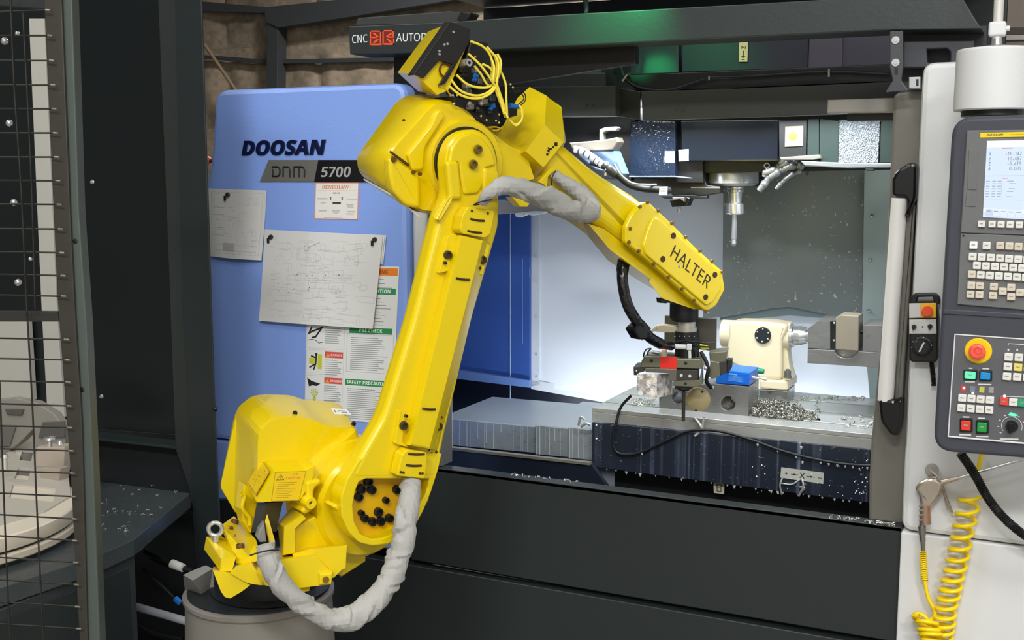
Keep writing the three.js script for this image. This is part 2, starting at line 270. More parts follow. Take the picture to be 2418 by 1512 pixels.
// ---------------------------------------------------------------- machine tool: enclosure
const machine = thing('milling_machine', 'large vertical milling machine with a blue left panel, white right panel and dark lower front', 'machine', V(-1.1, 0, -0.9));
{
  const F0 = FZ(0);
  const up = part('blue_panel', slab(F0, [[-2.63, 0.7215], [-1.768, 0.7215], [-1.768, 1.893], [-2.49, 1.893], [-2.52, 1.66], [-2.63, 1.3]], 0.17, { r: 0.045, b: 0.016 }), M.blue, machine);
  part('lower_blue_panel', slab(F0, [[-2.63, 0.432], [-1.768, 0.432], [-1.768, 0.716], [-2.63, 0.716]], 0.17, { r: 0.004, b: 0.006 }), M.blue, machine);
  // brand lettering, raised
  const F1 = FZ(0.001), a = F1.uv(569, 366), b = F1.uv(768, 366);
  const d = letters('DOOSAN', FZ(0), 0, 0, 0.062, { depth: 0.004, shear: 0.2, wide: 1, fat: 0.0022 }); d.computeBoundingBox();
  const w = d.boundingBox.max.x - d.boundingBox.min.x; d.scale((b.x - a.x) / w, 0.71, 1); d.translate(a.x, a.y, 0.0005);
  part('lettering', d, mat([12, 22, 60], 0.3), up, { label: 'dark navy raised maker lettering' });
  const q = (list, t, dz, m, label) => part('badge', plate(F1, list, t, { b: 0.0008, dz }), m, up, { label });
  q([[634, 378], [751, 378], [741, 429], [613, 429]], 0.004, 0.004, mat([122, 122, 116], 0.4, 0.3), 'grey half of the model badge');
  q([[752, 378], [880, 378], [880, 430], [742, 430]], 0.004, 0.004, mat([18, 19, 20], 0.35), 'black half of the model badge');
  // angular model letters
  const kd = crop(560, 320, 4.627), G1 = F1.off(0.0035), st = (l) => l.flatMap((p, i) => { const a = G1.p(...kd([p])[0]), o = [ball(a, 0.0031, 8)]; if (i) o.push(cyl(G1.p(...kd([l[i - 1]])[0]), a, 0.0031, 0.0031, 8)); return o; });
  for (const l of [[[388, 345], [440, 345], [460, 354], [470, 374], [468, 420], [458, 440], [438, 447], [391, 447], [391, 376]], [[505, 449], [505, 345], [552, 345], [572, 354], [581, 374], [581, 449]]]) part('lettering', st(l), mat([24, 24, 24], 0.4), up);
  part('lettering', [...st([[625, 449], [625, 345], [710, 345], [729, 354], [738, 374], [737, 449]]), ...st([[682, 347], [682, 449]])], mat([24, 24, 24], 0.4), up);
  const n5 = letters('5700', FZ(0), 0, 0, 0.048, { shear: 0.17 }); n5.computeBoundingBox(); const s5 = F1.uv(758, 418), e5 = F1.uv(829, 418);
  n5.scale((e5.x - s5.x) / (n5.boundingBox.max.x - n5.boundingBox.min.x), 0.66, 1); n5.translate(s5.x, s5.y, 0.0055); part('lettering', n5, mat([165, 165, 165], 0.4), up);
  part('jamb_trim', box(-1.736, 1.235, -0.1, 0.06, 1.02, 0.16, 0.02), mat([205, 206, 204], 0.4), machine, { label: 'pale grey rounded jamb beside the blue panel' });
  part('jamb', [box(-1.672, 1.33, -0.05, 0.02, 1.22, 0.07, 0.003), box(-1.69, 1.33, -0.03, 0.02, 1.22, 0.05, 0.003)], mat([84, 86, 84], 0.45), machine);
  // dark lower front
  part('front_panel', [box(-1.035, 0.565, -0.02, 1.466, 0.308, 0.04, 0.002)], M.dark, machine);
  part('sill', box(-1.0, 0.7125, -0.024, 1.40, 0.012, 0.048, 0.002), M.dark, machine);
  part('kick_panel', box(-1.403, 0.2, -0.015, 2.2, 0.392, 0.05, 0.004), M.dark, machine);
  part('recess', box(-1.403, 0.4, -0.08, 2.2, 0.06, 0.04, 0.001), M.black, machine);
  // white right front, upper and lower
  part('white_panel', slab(FZ(0.02), [[-0.302, 0.7175], [1.05, 0.7175], [1.05, 1.888], [-0.302, 1.888]], 0.32, { r: 0.03, b: 0.014 }), M.white, machine);
  part('lower_white_panel', slab(FZ(0.02), [[-0.302, 0.02], [1.05, 0.02], [1.05, 0.714], [-0.302, 0.714]], 0.32, { r: 0.004, b: 0.004 }), M.white, machine);
  // outer skin
  part('side_panel', [box(-2.49, 1.0, -1.1, 0.03, 1.8, 1.7, 0.004)], M.dark, machine);
  part('side_panel', [box(1.03, 1.0, -1.1, 0.03, 1.8, 1.6, 0.004)], M.dark, machine);
  part('back_panel', box(-1.345, 1.2, -1.95, 2.29, 2.4, 0.04, 0.004), M.dark, machine);
  part('base_tray', box(-1.0, 0.2, -1.0, 2.6, 0.3, 1.7, 0.01), M.darker, machine);
}
{ // ---- inside walls
  const W = FZ(-1.25);
  const k2 = crop(1660, 180, 3.024), k8 = crop(1380, 640, 2.52);
  // white back wall, its left edge a little farther back than its right one
  const A = FZ(-1.30), B = FZ(-1.14);
  part('back_wall', quadSheet([A.p(1257, 250), B.p(2170, 250), B.p(2170, 985), A.p(1257, 914)], 0.02), M.whiteWall, machine, { label: 'white back wall of the machining space' });
  const edge = part('wall_edge', [quadSheet([A.p(1257, 380, 0.02), A.p(1276, 380, 0.02), A.p(1276, 908, 0.02), A.p(1257, 912, 0.02)], 0.012), quadSheet([A.p(1257, 897, 0.02), A.p(1470, 928, 0.02), A.p(1470, 957, 0.02), A.p(1257, 918, 0.02)], 0.012)], mat([190, 197, 205], 0.45), machine);
  const dot = cyl(A.p(1273, 607, 0.033), A.p(1273, 607, 0.038), 0.005, 0.004, 8);
  for (const y of [607, 665, 750, 838, 890]) part('screw', cyl(A.p(1266, y, 0.032), A.p(1266, y, 0.038), 0.004, 0.003, 8), M.steel, edge);
  const bw = part('blue_reflection_wall', quadSheet([A.p(930, 380, 0.03), A.p(1255, 380, 0.03), A.p(1255, 912, 0.03), A.p(930, 872, 0.03)], 0.02), M.blueReflection, machine, { label: 'inner wall panel with a blue reflection in its colour' });  // the blue of a reflection is put into the panel colour
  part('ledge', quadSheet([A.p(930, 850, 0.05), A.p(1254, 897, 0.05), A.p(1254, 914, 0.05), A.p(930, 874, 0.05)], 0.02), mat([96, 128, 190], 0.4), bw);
  for (const [x, y0, y1, r] of [[1205, 505, 960, 0.0022], [1251, 632, 654, 0.002], [1234, 610, 812, 0.0008]]) part('coolant_streak', cyl(A.p(x, y0, 0.055), A.p(x, y1, 0.055), r, r, 6), mat([190, 215, 240], 0.1, 0, { transmission: 0.5, thickness: 0.002 }), bw);
  part('lower_void', quadSheet([A.p(900, 860, -0.05), A.p(1700, 930, -0.05), A.p(1700, 1250, -0.05), A.p(900, 1180, -0.05)], 0.02), mat([22, 30, 48], 0.4), machine);
  // stainless column guard with its bent lower flap
  const streak = dataTex(512, 512, (u, v) => { const p = n128(u, v) > 0.9 && n64(v, u) > 0.5 ? 0.26 : 0, c = 0.48 + p * (n16(u, v) > 0.45 ? 1 : 0.4); return [c * 0.91, c * 0.985, c]; }, { srgb: true, metres: [0.9, 0.9] });
  const guardM = mat(0xffffff, 0.46, 0.15, { map: streak, bumpMap: wear, bumpScale: 0.001 });
  const guard = part('column_guard', plate(FZ(-1.08), [[1708, 400], [2041, 398], [2035, 745], [1975, 747], [1908, 733], [1864, 724], [1816, 729], [1741, 743], [1700, 750], [1660, 752], [1660, 690], [1706, 680]], 0.006, { b: 0.001 }), guardM, machine, { label: 'stainless sheet guard with dried coolant specks' });
  part('flap', plate(FZ(-1.10), [[1700, 744], [1800, 727], [1864, 720], [1920, 732], [1985, 742], [1985, 750], [1935, 752], [1864, 746], [1742, 757], [1700, 757]], 0.012, { b: 0.002 }), mat([120, 136, 142], 0.4, 0.4), guard);
  const sw = part('right_wall', plate(FZ(-1.03), [[2041, 396], [2120, 394], [2100, 985], [2055, 962], [2037, 745]], 0.01, { b: 0.001 }), mat([150, 165, 163], 0.45), machine, { label: 'grey green strip of wall with screws' });
  for (const [x, y] of [[2059, 510], [2055, 614], [2052, 734]]) part('screw', ball(FZ(-1.02).p(x, y), 0.006, 8), M.steel, sw);
  // right wall behind the door, roof and upper panels
  part('inner_side_wall', box(-0.22, 1.3, -0.75, 0.02, 1.1, 0.9, 0.002), M.whiteWall, machine);
  part('lower_back_panel', box(0.41, 0.9, -1.95, 1.22, 1.8, 0.04, 0.004), M.dark, machine);
  part('added_light_stop', box(-0.66, 0.645, -0.74, 1.24, 0.27, 0.44, 0.004), M.black, machine);  // unseen block added to keep the low lamp from lighting the space below the apron
  part('roof_panel', box(-1.345, 2.42, -1.0, 2.29, 0.03, 1.9, 0.003), M.dark, machine);
  part('tray_floor', box(-0.95, 0.5, -0.75, 1.5, 0.02, 1.1, 0.002), M.darker, machine);
  part('inner_front', quadSheet([FZ(-0.36).p(1045, 1052), FZ(-0.36).p(1398, 1090), FZ(-0.36).p(1470, 1190), FZ(-0.36).p(1030, 1130)], 0.02), mat([28, 34, 46], 0.3), machine);
  part('guide_rail', quadSheet([FZ(-0.35).p(1070, 1054), FZ(-0.35).p(1398, 1090), FZ(-0.35).p(1398, 1096), FZ(-0.35).p(1070, 1060)], 0.02), M.grey, machine);
}
{ // ---- upper inside: sheet covers stepping back, all dark
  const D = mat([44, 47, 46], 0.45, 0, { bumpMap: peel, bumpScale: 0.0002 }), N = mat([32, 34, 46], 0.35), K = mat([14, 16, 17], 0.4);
  const P = (name, z, pts, t, m, o) => part(name, plate(FZ(z), pts, t, { b: 0.002, ...o }), m, machine);
  P('step_cover', -0.42, [[1180, 130], [1418, 130], [1418, 174], [1180, 174]], 0.12, D);
  P('step_cover', -0.34, [[1190, 174], [1430, 172], [1430, 208], [1190, 210]], 0.1, D);
  const c1 = P('step_cover', -0.26, [[1200, 206], [1453, 202], [1453, 274], [1200, 278]], 0.05, D);
  P('step_cover', -0.30, [[1453, 206], [1512, 216], [1512, 284], [1453, 274]], 0.04, K);
  const c2 = P('hinged_cover', -0.28, [[1514, 216], [1700, 211], [2120, 193], [2120, 262], [1960, 270], [1700, 279], [1517, 284]], 0.04, D);
  for (const [f, x, y] of [[c1, 1386, 251], [c1, 1400, 251], [c2, 1599, 261], [c2, 1613, 260]]) part('screw', cyl(FZ(f === c1 ? -0.26 : -0.28).p(x, y, -0.001), FZ(f === c1 ? -0.26 : -0.28).p(x, y, 0.002), 0.0045, 0.004, 10), M.black, f);
  const z1 = P('axis_cover', -0.46, [[1488, 100], [1602, 98], [1602, 172], [1488, 176]], 0.03, N);
  const z2 = P('axis_cover', -0.44, [[1610, 60], [1912, 50], [1908, 162], [1610, 170]], 0.03, N);
  P('axis_cover', -0.42, [[1912, 50], [1990, 48], [1988, 158], [1908, 162]], 0.03, mat([62, 58, 70], 0.35));
  P('axis_cover', -0.44, [[1990, 48], [2110, 44], [2106, 152], [1988, 158]], 0.03, mat([50, 47, 60], 0.35));
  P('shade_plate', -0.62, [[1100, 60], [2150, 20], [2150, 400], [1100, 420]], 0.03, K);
  P('splash_guard', -0.5, [[1480, 172], [1660, 168], [1650, 206], [1500, 212]], 0.02, D);
  P('cable_rail', -0.36, [[1480, 178], [1606, 172], [2100, 152], [2112, 192], [1700, 210], [1500, 214]], 0.02, K);
  // axis plate Z
  const zt = canvasTex(64, 192, (x, w, h) => { x.fillStyle = '#c9bd86'; x.fillRect(0, 0, w, h); x.fillStyle = '#222'; x.font = 'bold 44px sans-serif'; x.textAlign = 'center'; x.fillText('+', 32, 34); x.save(); x.translate(32, 78); x.rotate(Math.PI / 2); x.fillText('Z', 0, 15); x.restore(); x.fillRect(28, 104, 8, 46); x.beginPath(); x.moveTo(14, 146); x.lineTo(50, 146); x.lineTo(32, 164); x.fill(); x.fillRect(20, 172, 24, 6); });
  const ZF = FZ(-0.435); part('axis_sign', quadSheet([ZF.p(1746, 89), ZF.p(1767, 89), ZF.p(1765, 146), ZF.p(1745, 146)], 0.002), mat(0xffffff, 0.5, 0, { map: zt }), z2, { keepUV: true, label: 'pale yellow axis sign' });
  const C = FZ(-0.33);
  part('conduit', tube([[1468, 168], [1476, 185], [1500, 203], [1545, 213], [1590, 211], [1632, 198], [1673, 185], [1760, 181], [1957, 170], [2100, 176]].map(([x, y]) => C.p(x, y)), 0.0055, 60, 8), M.rubber, machine);
  part('conduit', tube([[1463, 110], [1462, 140], [1476, 185]].map(([x, y]) => C.p(x, y)), 0.004, 20, 8), M.rubber, machine);
  for (const [x, y, X, Y] of [[1470, 192, 1481, 176], [1674, 180, 1674, 190], [1957, 163, 1957, 182]]) part('clip', cyl(C.p(x, y, 0.012), C.p(X, Y, 0.012), 0.004, 0.004, 8), M.steel, machine);
  // fixed light grey header bar at the right
  part('header_bar', plate(FZ(-0.16), [[1954, 236], [2130, 230], [2130, 265], [1952, 267]], 0.05, { b: 0.004 }), mat([150, 145, 138], 0.45), machine);
  part('header_bar', plate(FZ(-0.2), [[2000, 267], [2120, 262], [2120, 284], [2000, 286]], 0.05, { b: 0.002 }), K, machine);
}
// ---------------------------------------------------------------- door and its operator
{
  const t = thing('machine_door', 'grey sliding machine door edge with a long white grip, pushed open to the right', 'door', V(-0.36, 0.72, -0.1));
  const F = FZ(-0.05);
  const leaf = part('leaf', plate(F, [[2110, 226], [2122, 217], [2250, 210], [2200, 1246], [2051, 1234], [2052, 1130], [2058, 1030], [2088, 690]], 0.045, { r: 0.01, b: 0.008 }), M.grey, t);
  const G = FZ(-0.02);
  const h = part('grip', cyl(G.p(2124, 468, 0.03), G.p(2091, 946, 0.03), 0.0195, 0.0195, 24), mat([228, 226, 222], 0.35), t, { label: 'white round grip tube' });
  const ends = (a) => plate(G, a, 0.055, { r: 0.012, b: 0.008, dz: 0.05 });
  part('grip_end', ends([[2106, 420], [2118, 402], [2150, 383], [2166, 390], [2164, 470], [2140, 520], [2140, 466], [2106, 466]]), M.blackGloss, t);
  part('grip_end', ends([[2073, 944], [2108, 944], [2110, 946], [2132, 940], [2128, 1008], [2122, 1030], [2104, 1030], [2078, 995]]), M.blackGloss, t);
  part('grip_back', plate(G, [[2142, 440], [2166, 388], [2164, 450], [2126, 1010], [2110, 1010], [2112, 946]], 0.05, { r: 0.004, b: 0.004, dz: 0.022 }), M.grey, t);
}
{
  const t = thing('door_operator', 'dark grey horizontal door operator beam with white and orange lettering across the top', 'beam', V(-1.1, 1.98, 0.02));
  const F = FZ(0.03);
  const body = part('housing', plate(F, [[823, 62], [1061, 52], [1223, 40], [1960, -2], [2268, -14], [2300, 40], [2318, 68], [2101, 71], [1661, 92], [1169, 117], [930, 127], [826, 128]], 0.12, { b: 0.003 }), mat([44, 51, 52], 0.4, 0, { bumpMap: peel, bumpScale: 0.0002 }), t);
  part('rear_rail', plate(FZ(-0.12), [[838, 60], [845, 42], [1060, 26], [1112, 30], [1095, 56]], 0.06, { b: 0.003 }), mat([60, 62, 60], 0.5), t);
  part('rail_end', plate(FZ(-0.1), [[1078, 46], [1088, 27], [1112, 34], [1096, 54]], 0.05, { b: 0.002 }), M.black, t);
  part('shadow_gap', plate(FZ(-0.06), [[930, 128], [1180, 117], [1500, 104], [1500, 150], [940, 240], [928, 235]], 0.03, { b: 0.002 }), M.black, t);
  const L = F.off(0.0), white = mat([235, 235, 235], 0.5), orange = mat([238, 96, 52], 0.5);
  const put = (s, x0, x1, yb, h) => { const g = letters(s, FZ(0), 0, 0, 0.05, { f: fontR }); g.computeBoundingBox(); const A = L.uv(x0, yb), B = L.uv(x1, yb - 2), hh = L.uv(x0, yb - h).y - A.y; g.translate(-g.boundingBox.min.x, 0, 0); g.scale((B.x - A.x) / (g.boundingBox.max.x - g.boundingBox.min.x), hh / g.boundingBox.max.y, 1); g.rotateZ(Math.atan2(B.y - A.y, B.x - A.x)); g.translate(A.x, A.y, 0.0305); part('lettering', g, white, body); };
  put('CNC', 832, 868, 102, 19); put('AUTODOOR', 936, 1056, 98, 19);
  const bar = (x0, y0, x1, y1) => plate(L, [[x0, y0], [x1, y0], [x1, y1], [x0, y1]], 0.0008, { b: 0, dz: 0.0007 });
  part('emblem', [plate(L, [[874, 73], [899, 73], [899, 106], [875, 106]], 0.0006, { b: 0, dz: 0.0004 }), plate(L, [[905, 72], [929, 72], [930, 105], [905, 105]], 0.0006, { b: 0, dz: 0.0004 })], mat([128, 30, 12], 0.5), body, { label: 'dark red fields of the door emblem' });
  part('emblem', [[873, 72, 900, 75], [874, 103, 901, 107], [873, 72, 876, 88], [873, 91, 876, 107], [897, 72, 900, 107], [903, 71, 930, 74], [904, 102, 931, 106], [903, 71, 906, 106], [927, 71, 930, 88], [928, 91, 931, 106], [873, 87, 889, 90], [915, 86, 930, 89]].map((q) => bar(...q)).concat([[[880, 79], [884, 77], [895, 87], [891, 88]], [[880, 100], [891, 92], [895, 94], [884, 102]], [[923, 77], [927, 79], [914, 88], [911, 86]], [[912, 92], [915, 91], [927, 100], [923, 102]]].map((p) => plate(L, p, 0.0008, { b: 0, dz: 0.0007 }))), orange, body, { label: 'orange double arrow door emblem' });
}
{
  const t = thing('hanger_bracket', 'dark drop bracket with two round bolts under the right end of the beam', 'bracket', V(-0.37, 1.9, 0.02));
  const F = FZ(0.03);
  const b = part('arm', plate(F, [[2101, 74], [2132, 72], [2133, 156], [2128, 190], [2146, 214], [2090, 218], [2108, 190], [2101, 158]], 0.012, { r: 0.003, b: 0.002 }), mat([66, 68, 72], 0.4), t);
  for (const y of [95, 148]) part('bolt', lathe(F.p(2115, y), V(0, 0, 1), [[0, 0.006], [0.004, 0.006], [0.0045, 0.003], [0.0092, 0.003], [0.0095, 0]], 18), M.chrome, t);
  part('slot', plate(F, [[2112, 160], [2120, 160], [2120, 176], [2112, 176]], 0.002, { b: 0, dz: 0.001 }), M.black, t);
  const u = thing('travel_rail', 'dark slotted rail running right from the drop bracket', 'rail', V(-0.25, 1.9, -0.02));
  part('bar', plate(FZ(-0.02), [[2133, 96], [2300, 94], [2300, 150], [2180, 160], [2133, 160]], 0.03, { b: 0.003, holes: [[[2188, 116], [2236, 114], [2244, 122], [2244, 146], [2190, 148]]] }), mat([58, 60, 68], 0.4), u);
  part('back_strip', plate(FZ(-0.08), [[2120, 70], [2330, 60], [2330, 215], [2120, 220]], 0.02, { b: 0.002 }), mat([46, 46, 54], 0.5), u);
  const s = thing('door_sensor', 'small light grey sensor block above the door edge', 'sensor', V(-0.33, 1.86, -0.01));
  const sm = part('body', plate(FZ(0.0), [[2146, 182], [2173, 181], [2173, 209], [2146, 209]], 0.03, { b: 0.003 }), mat([196, 198, 200], 0.4), s);
  part('window', plate(FZ(0.0), [[2163, 187], [2169, 187], [2169, 203], [2163, 203]], 0.002, { b: 0, dz: 0.001 }), M.darker, s);
}
{
  const t = thing('brown_cabinet', 'taupe cabinet behind the machine at the top right corner', 'cabinet', V(1.3, 0, -3));
  part('body', plate(FZ(-2.6), [[2272, -60], [2520, -60], [2520, 300], [2272, 300]], 0.5, { b: 0.01 }), mat([138, 126, 116], 0.6), t);
  part('edge_strip', plate(FZ(-2.58), [[2326, 66], [2520, 63], [2520, 80], [2326, 84]], 0.03, { b: 0.002 }), mat([70, 62, 56], 0.6), t);
  part('edge_strip', plate(FZ(-2.58), [[2310, 84], [2520, 80], [2520, 92], [2310, 96]], 0.04, { b: 0.002 }), mat([190, 186, 180], 0.6), t);
}
// papers, stickers and clips on the blue panel
{
  const F = FZ(0.0), sheet = (name, label, c, tex, dz, curl, cat = 'paper') => solo(name, quadSheet(c.map(([x, y]) => F.p(x, y, dz)), 0.0006, 14, 14, curl), mat(0xffffff, 0.7, 0, { map: tex }), label, cat, { keepUV: true });
  const scribble = (x, w, h, s, n) => { reseed(s); x.strokeStyle = '#a9a9ab'; x.fillStyle = '#aeaeb0'; for (let i = 0; i < n; i++) { const a = rnd() * w * 0.8 + w * 0.06, b = rnd() * h * 0.86 + h * 0.07, c = 14 + rnd() * w * 0.12, d = 8 + rnd() * h * 0.1; x.lineWidth = 1 + rnd(); const k = rnd(); if (k < 0.35) x.strokeRect(a, b, c, d); else if (k < 0.5) { x.beginPath(); x.arc(a, b, c * 0.35, 0, 7); x.stroke(); } else { x.beginPath(); x.moveTo(a, b); x.lineTo(a + c, b + (rnd() - 0.5) * 14); x.stroke(); if (rnd() < 0.5) x.fillRect(a, b + 4, c * 0.7, 2); } } };
  const t1 = canvasTex(512, 640, (x, w, h) => { x.fillStyle = '#d2d2d0'; x.fillRect(0, 0, w, h); x.strokeStyle = '#a6a6a8'; x.lineWidth = 2; x.strokeRect(30, 30, w - 60, h - 70); for (const y of [170, 240, 360, 430]) { x.fillStyle = '#9a9a9a'; x.fillRect(40, y, 110, 4); } scribble(x, w, h, 5, 60); x.fillStyle = 'rgba(150,150,140,0.6)'; x.fillRect(150, 500, 110, 80); x.fillStyle = '#b4b4ae'; x.fillRect(60, 515, 400, 5); x.fillRect(60, 570, 400, 4); });
  sheet('drawing_sheet', 'smaller drawing sheet curling at the left edge of the blue panel', [[491, 445], [630, 450], [620, 615], [496, 605]], t1, 0.004, (u, v) => 0.012 * v * v * Math.sin(Math.PI * u) + 0.006 * Math.pow(v, 3));
  const t2 = canvasTex(1024, 832, (x, w, h) => { x.fillStyle = '#dcdcda'; x.fillRect(0, 0, w, h); scribble(x, w, h, 77, 190); x.strokeStyle = '#777'; x.lineWidth = 4; x.beginPath(); x.arc(385, 150, 22, 0, 7); x.stroke(); x.beginPath(); x.moveTo(385, 172); x.lineTo(385, 200); x.moveTo(405, 140); x.lineTo(500, 92); x.stroke(); reseed(4); x.fillStyle = '#555'; for (let i = 0; i < 14; i++) x.fillRect(150 + rnd() * 780, 360 + rnd() * 220, 9, 9); x.fillStyle = 'rgba(200,200,200,0.25)'; x.fillRect(0, 0, 400, h); });
  sheet('drawing_sheet', 'largest drawing sheet held by two clips in the middle of the blue panel', [[625, 542], [904, 556], [884, 776], [616, 757]], t2, 0.008, (u, v) => 0.004 * Math.sin(Math.PI * u) * v + 0.01 * Math.pow(v, 2));
  const t3 = canvasTex(256, 512, (x, w, h) => { x.fillStyle = '#e2e4e4'; x.fillRect(0, 0, w, h); x.strokeStyle = '#6a8a80'; x.lineWidth = 5; x.strokeRect(10, 14, w - 24, h - 30); });
  sheet('drawing_sheet', 'sheet almost hidden behind the largest drawing, only its right edge showing', [[860, 553], [912, 556], [905, 625], [855, 621]], t3, 0.004, null);
  const t4 = canvasTex(400, 340, (x, w, h) => { x.fillStyle = '#e8e6e2'; x.fillRect(0, 0, w, h); x.strokeStyle = '#e8906e'; x.lineWidth = 9; x.strokeRect(3, 3, w - 6, h - 6); x.fillStyle = '#d77f4c'; x.font = 'bold 43px serif'; x.textAlign = 'center'; x.fillText('RENISHAW', 186, 58); x.fillRect(320, 40, 8, 8); x.fillStyle = '#e8b8a0'; x.fillRect(14, 72, w - 28, 3); x.fillStyle = '#98988f'; x.fillRect(166, 92, 34, 12); x.fillRect(206, 92, 26, 12); for (const [a, b, c] of [[20, 146, 100], [292, 150, 96], [54, 186, 50], [40, 258, 76], [160, 258, 76], [170, 272, 60], [290, 200, 70], [300, 222, 60], [306, 262, 70], [290, 284, 80]]) { x.fillStyle = '#a4a4a2'; x.fillRect(a, b, c, 5); x.fillRect(a + 6, b + 9, c - 12, 3); } x.fillStyle = '#4a4038'; x.fillRect(166, 180, 76, 20); x.fillStyle = '#5a5a5a'; x.fillRect(140, 134, 12, 26); x.fillRect(246, 134, 12, 26); x.fillStyle = '#c08070'; x.fillRect(90, 326, 170, 3); });
  sheet('probe_sticker', 'white sticker with an orange border below the model badge', [[745, 431], [848, 431], [845, 519], [742, 517]], t4, 0.0008, null, 'sticker');
  // tall safety sign: two columns of boxes
  const t5 = canvasTex(1024, 1638, (x, w, h) => {
    x.fillStyle = '#e4e5e4'; x.fillRect(0, 0, w, h);
    const lines = (a, b, c, n, s, st = 20) => { reseed(s); x.fillStyle = '#8f9498'; for (let i = 0; i < n; i++) x.fillRect(a, b + i * st, c * (0.7 + 0.3 * rnd()), 7); };
    const head = (a, b, c, d, col, s, tc = '#f4f6f4', al = 'left') => { x.fillStyle = col; x.fillRect(a, b, c, d); x.fillStyle = tc; x.font = 'bold 50px sans-serif'; x.textAlign = al; x.fillText(s, al === 'left' ? a + 16 : a + c / 2, b + d * 0.76); };
    head(560, 18, 450, 76, '#ea8426', 'WARNING', '#8a4a10', 'center'); lines(560, 130, 430, 3, 1, 44);
    head(530, 226, 470, 64, '#2b8f5c', 'INFORMATION', '#f4f6f4', 'center'); lines(540, 330, 420, 9, 2, 34);
    head(500, 640, 480, 62, '#2a8c4e', 'PRE CHECK', '#e8f2ea', 'center'); x.strokeStyle = '#b0b4b6'; x.lineWidth = 4; x.strokeRect(478, 710, 520, 400); lines(520, 745, 440, 17, 3, 21);
    head(470, 1190, 520, 66, '#2a8c4e', 'SAFETY PRECAUTIONS'); lines(500, 1290, 450, 16, 4, 21);
    for (const y of [620, 900, 1178]) { x.strokeStyle = '#c4c8ca'; x.strokeRect(8, y, 436, 262); }
    lines(220, 640, 200, 9, 5, 22);
    for (const y of [912, 1190]) { x.fillStyle = '#d65248'; x.fillRect(226, y, 210, 66); x.fillStyle = '#f0a030'; x.beginPath(); x.moveTo(262, y + 14); x.lineTo(288, y + 54); x.lineTo(236, y + 54); x.fill(); x.fillStyle = '#f0d8d4'; x.font = 'bold 34px sans-serif'; x.textAlign = 'left'; x.fillText('DANGER', 292, y + 46); lines(226, y + 88, 200, 8, y, 22); }
    x.strokeStyle = x.fillStyle = '#1c1c1e'; x.lineWidth = 18; x.lineCap = 'round';
    x.beginPath(); x.moveTo(60, 660); x.lineTo(30, 724); x.lineTo(76, 700); x.lineTo(180, 660); x.lineTo(110, 760); x.lineTo(70, 770); x.stroke(); x.lineWidth = 6; x.beginPath(); x.moveTo(20, 800); x.quadraticCurveTo(90, 770, 150, 826); x.lineTo(200, 812); x.stroke();
    x.fillStyle = '#c8cc30'; x.fillRect(40, 985, 66, 66); x.fillRect(142, 945, 50, 160); x.fillStyle = '#1c1c1e'; x.beginPath(); x.arc(122, 950, 16, 0, 7); x.fill(); x.lineWidth = 16; x.beginPath(); x.moveTo(124, 970); x.lineTo(120, 1050); x.lineTo(50, 1090); x.moveTo(120, 1050); x.lineTo(98, 1110); x.moveTo(122, 985); x.lineTo(66, 968); x.stroke();
    x.beginPath(); x.moveTo(20, 1205); x.lineTo(78, 1240); x.lineTo(180, 1262); x.lineTo(140, 1290); x.lineTo(84, 1286); x.lineTo(46, 1300); x.closePath(); x.fill(); x.fillStyle = '#b8c030'; for (let i = 0; i < 9; i++) { x.beginPath(); x.arc(112, 1360, 46, i * 0.7, i * 0.7 + 0.35); x.lineTo(112, 1360); x.fill(); } x.fillRect(96, 1400, 34, 60);
    lines(226, 1440, 200, 6, 9, 22);
  });
  sheet('safety_sign', 'tall white safety sign with green, orange and red headings on the blue panel', [[728, 626], [943, 630], [926, 1002], [719, 985]], t5, 0.0012, null, 'sign');
  for (const [x, y, s, l] of [[539, 460, 1, 'dark clip at the top of the smaller drawing sheet'], [641, 560, 1.1, 'dark clip at the top left corner of the largest drawing sheet'], [886, 566, 1, 'dark clip at the top right corner of the largest drawing sheet']]) {
    const c = thing('paper_clip', l, 'clip', F.p(x, y), 'dark clips holding the drawings'); part('body', [lathe(F.p(x, y, 0.008), V(0, 0, 1), [[0, 0.009], [0.006 * s, 0.008], [0.0075 * s, 0.004], [0.0075 * s, 0]], 16)], mat([74, 74, 76], 0.3, 0.7), c); part('tab', fbox(F, F.uv(x - 2, y + 8).x, F.uv(x - 2, y + 8).y, 0.013, 0.008, 0.016, 0.004, 0.001), mat([60, 60, 62], 0.3, 0.7), c);
  }
}
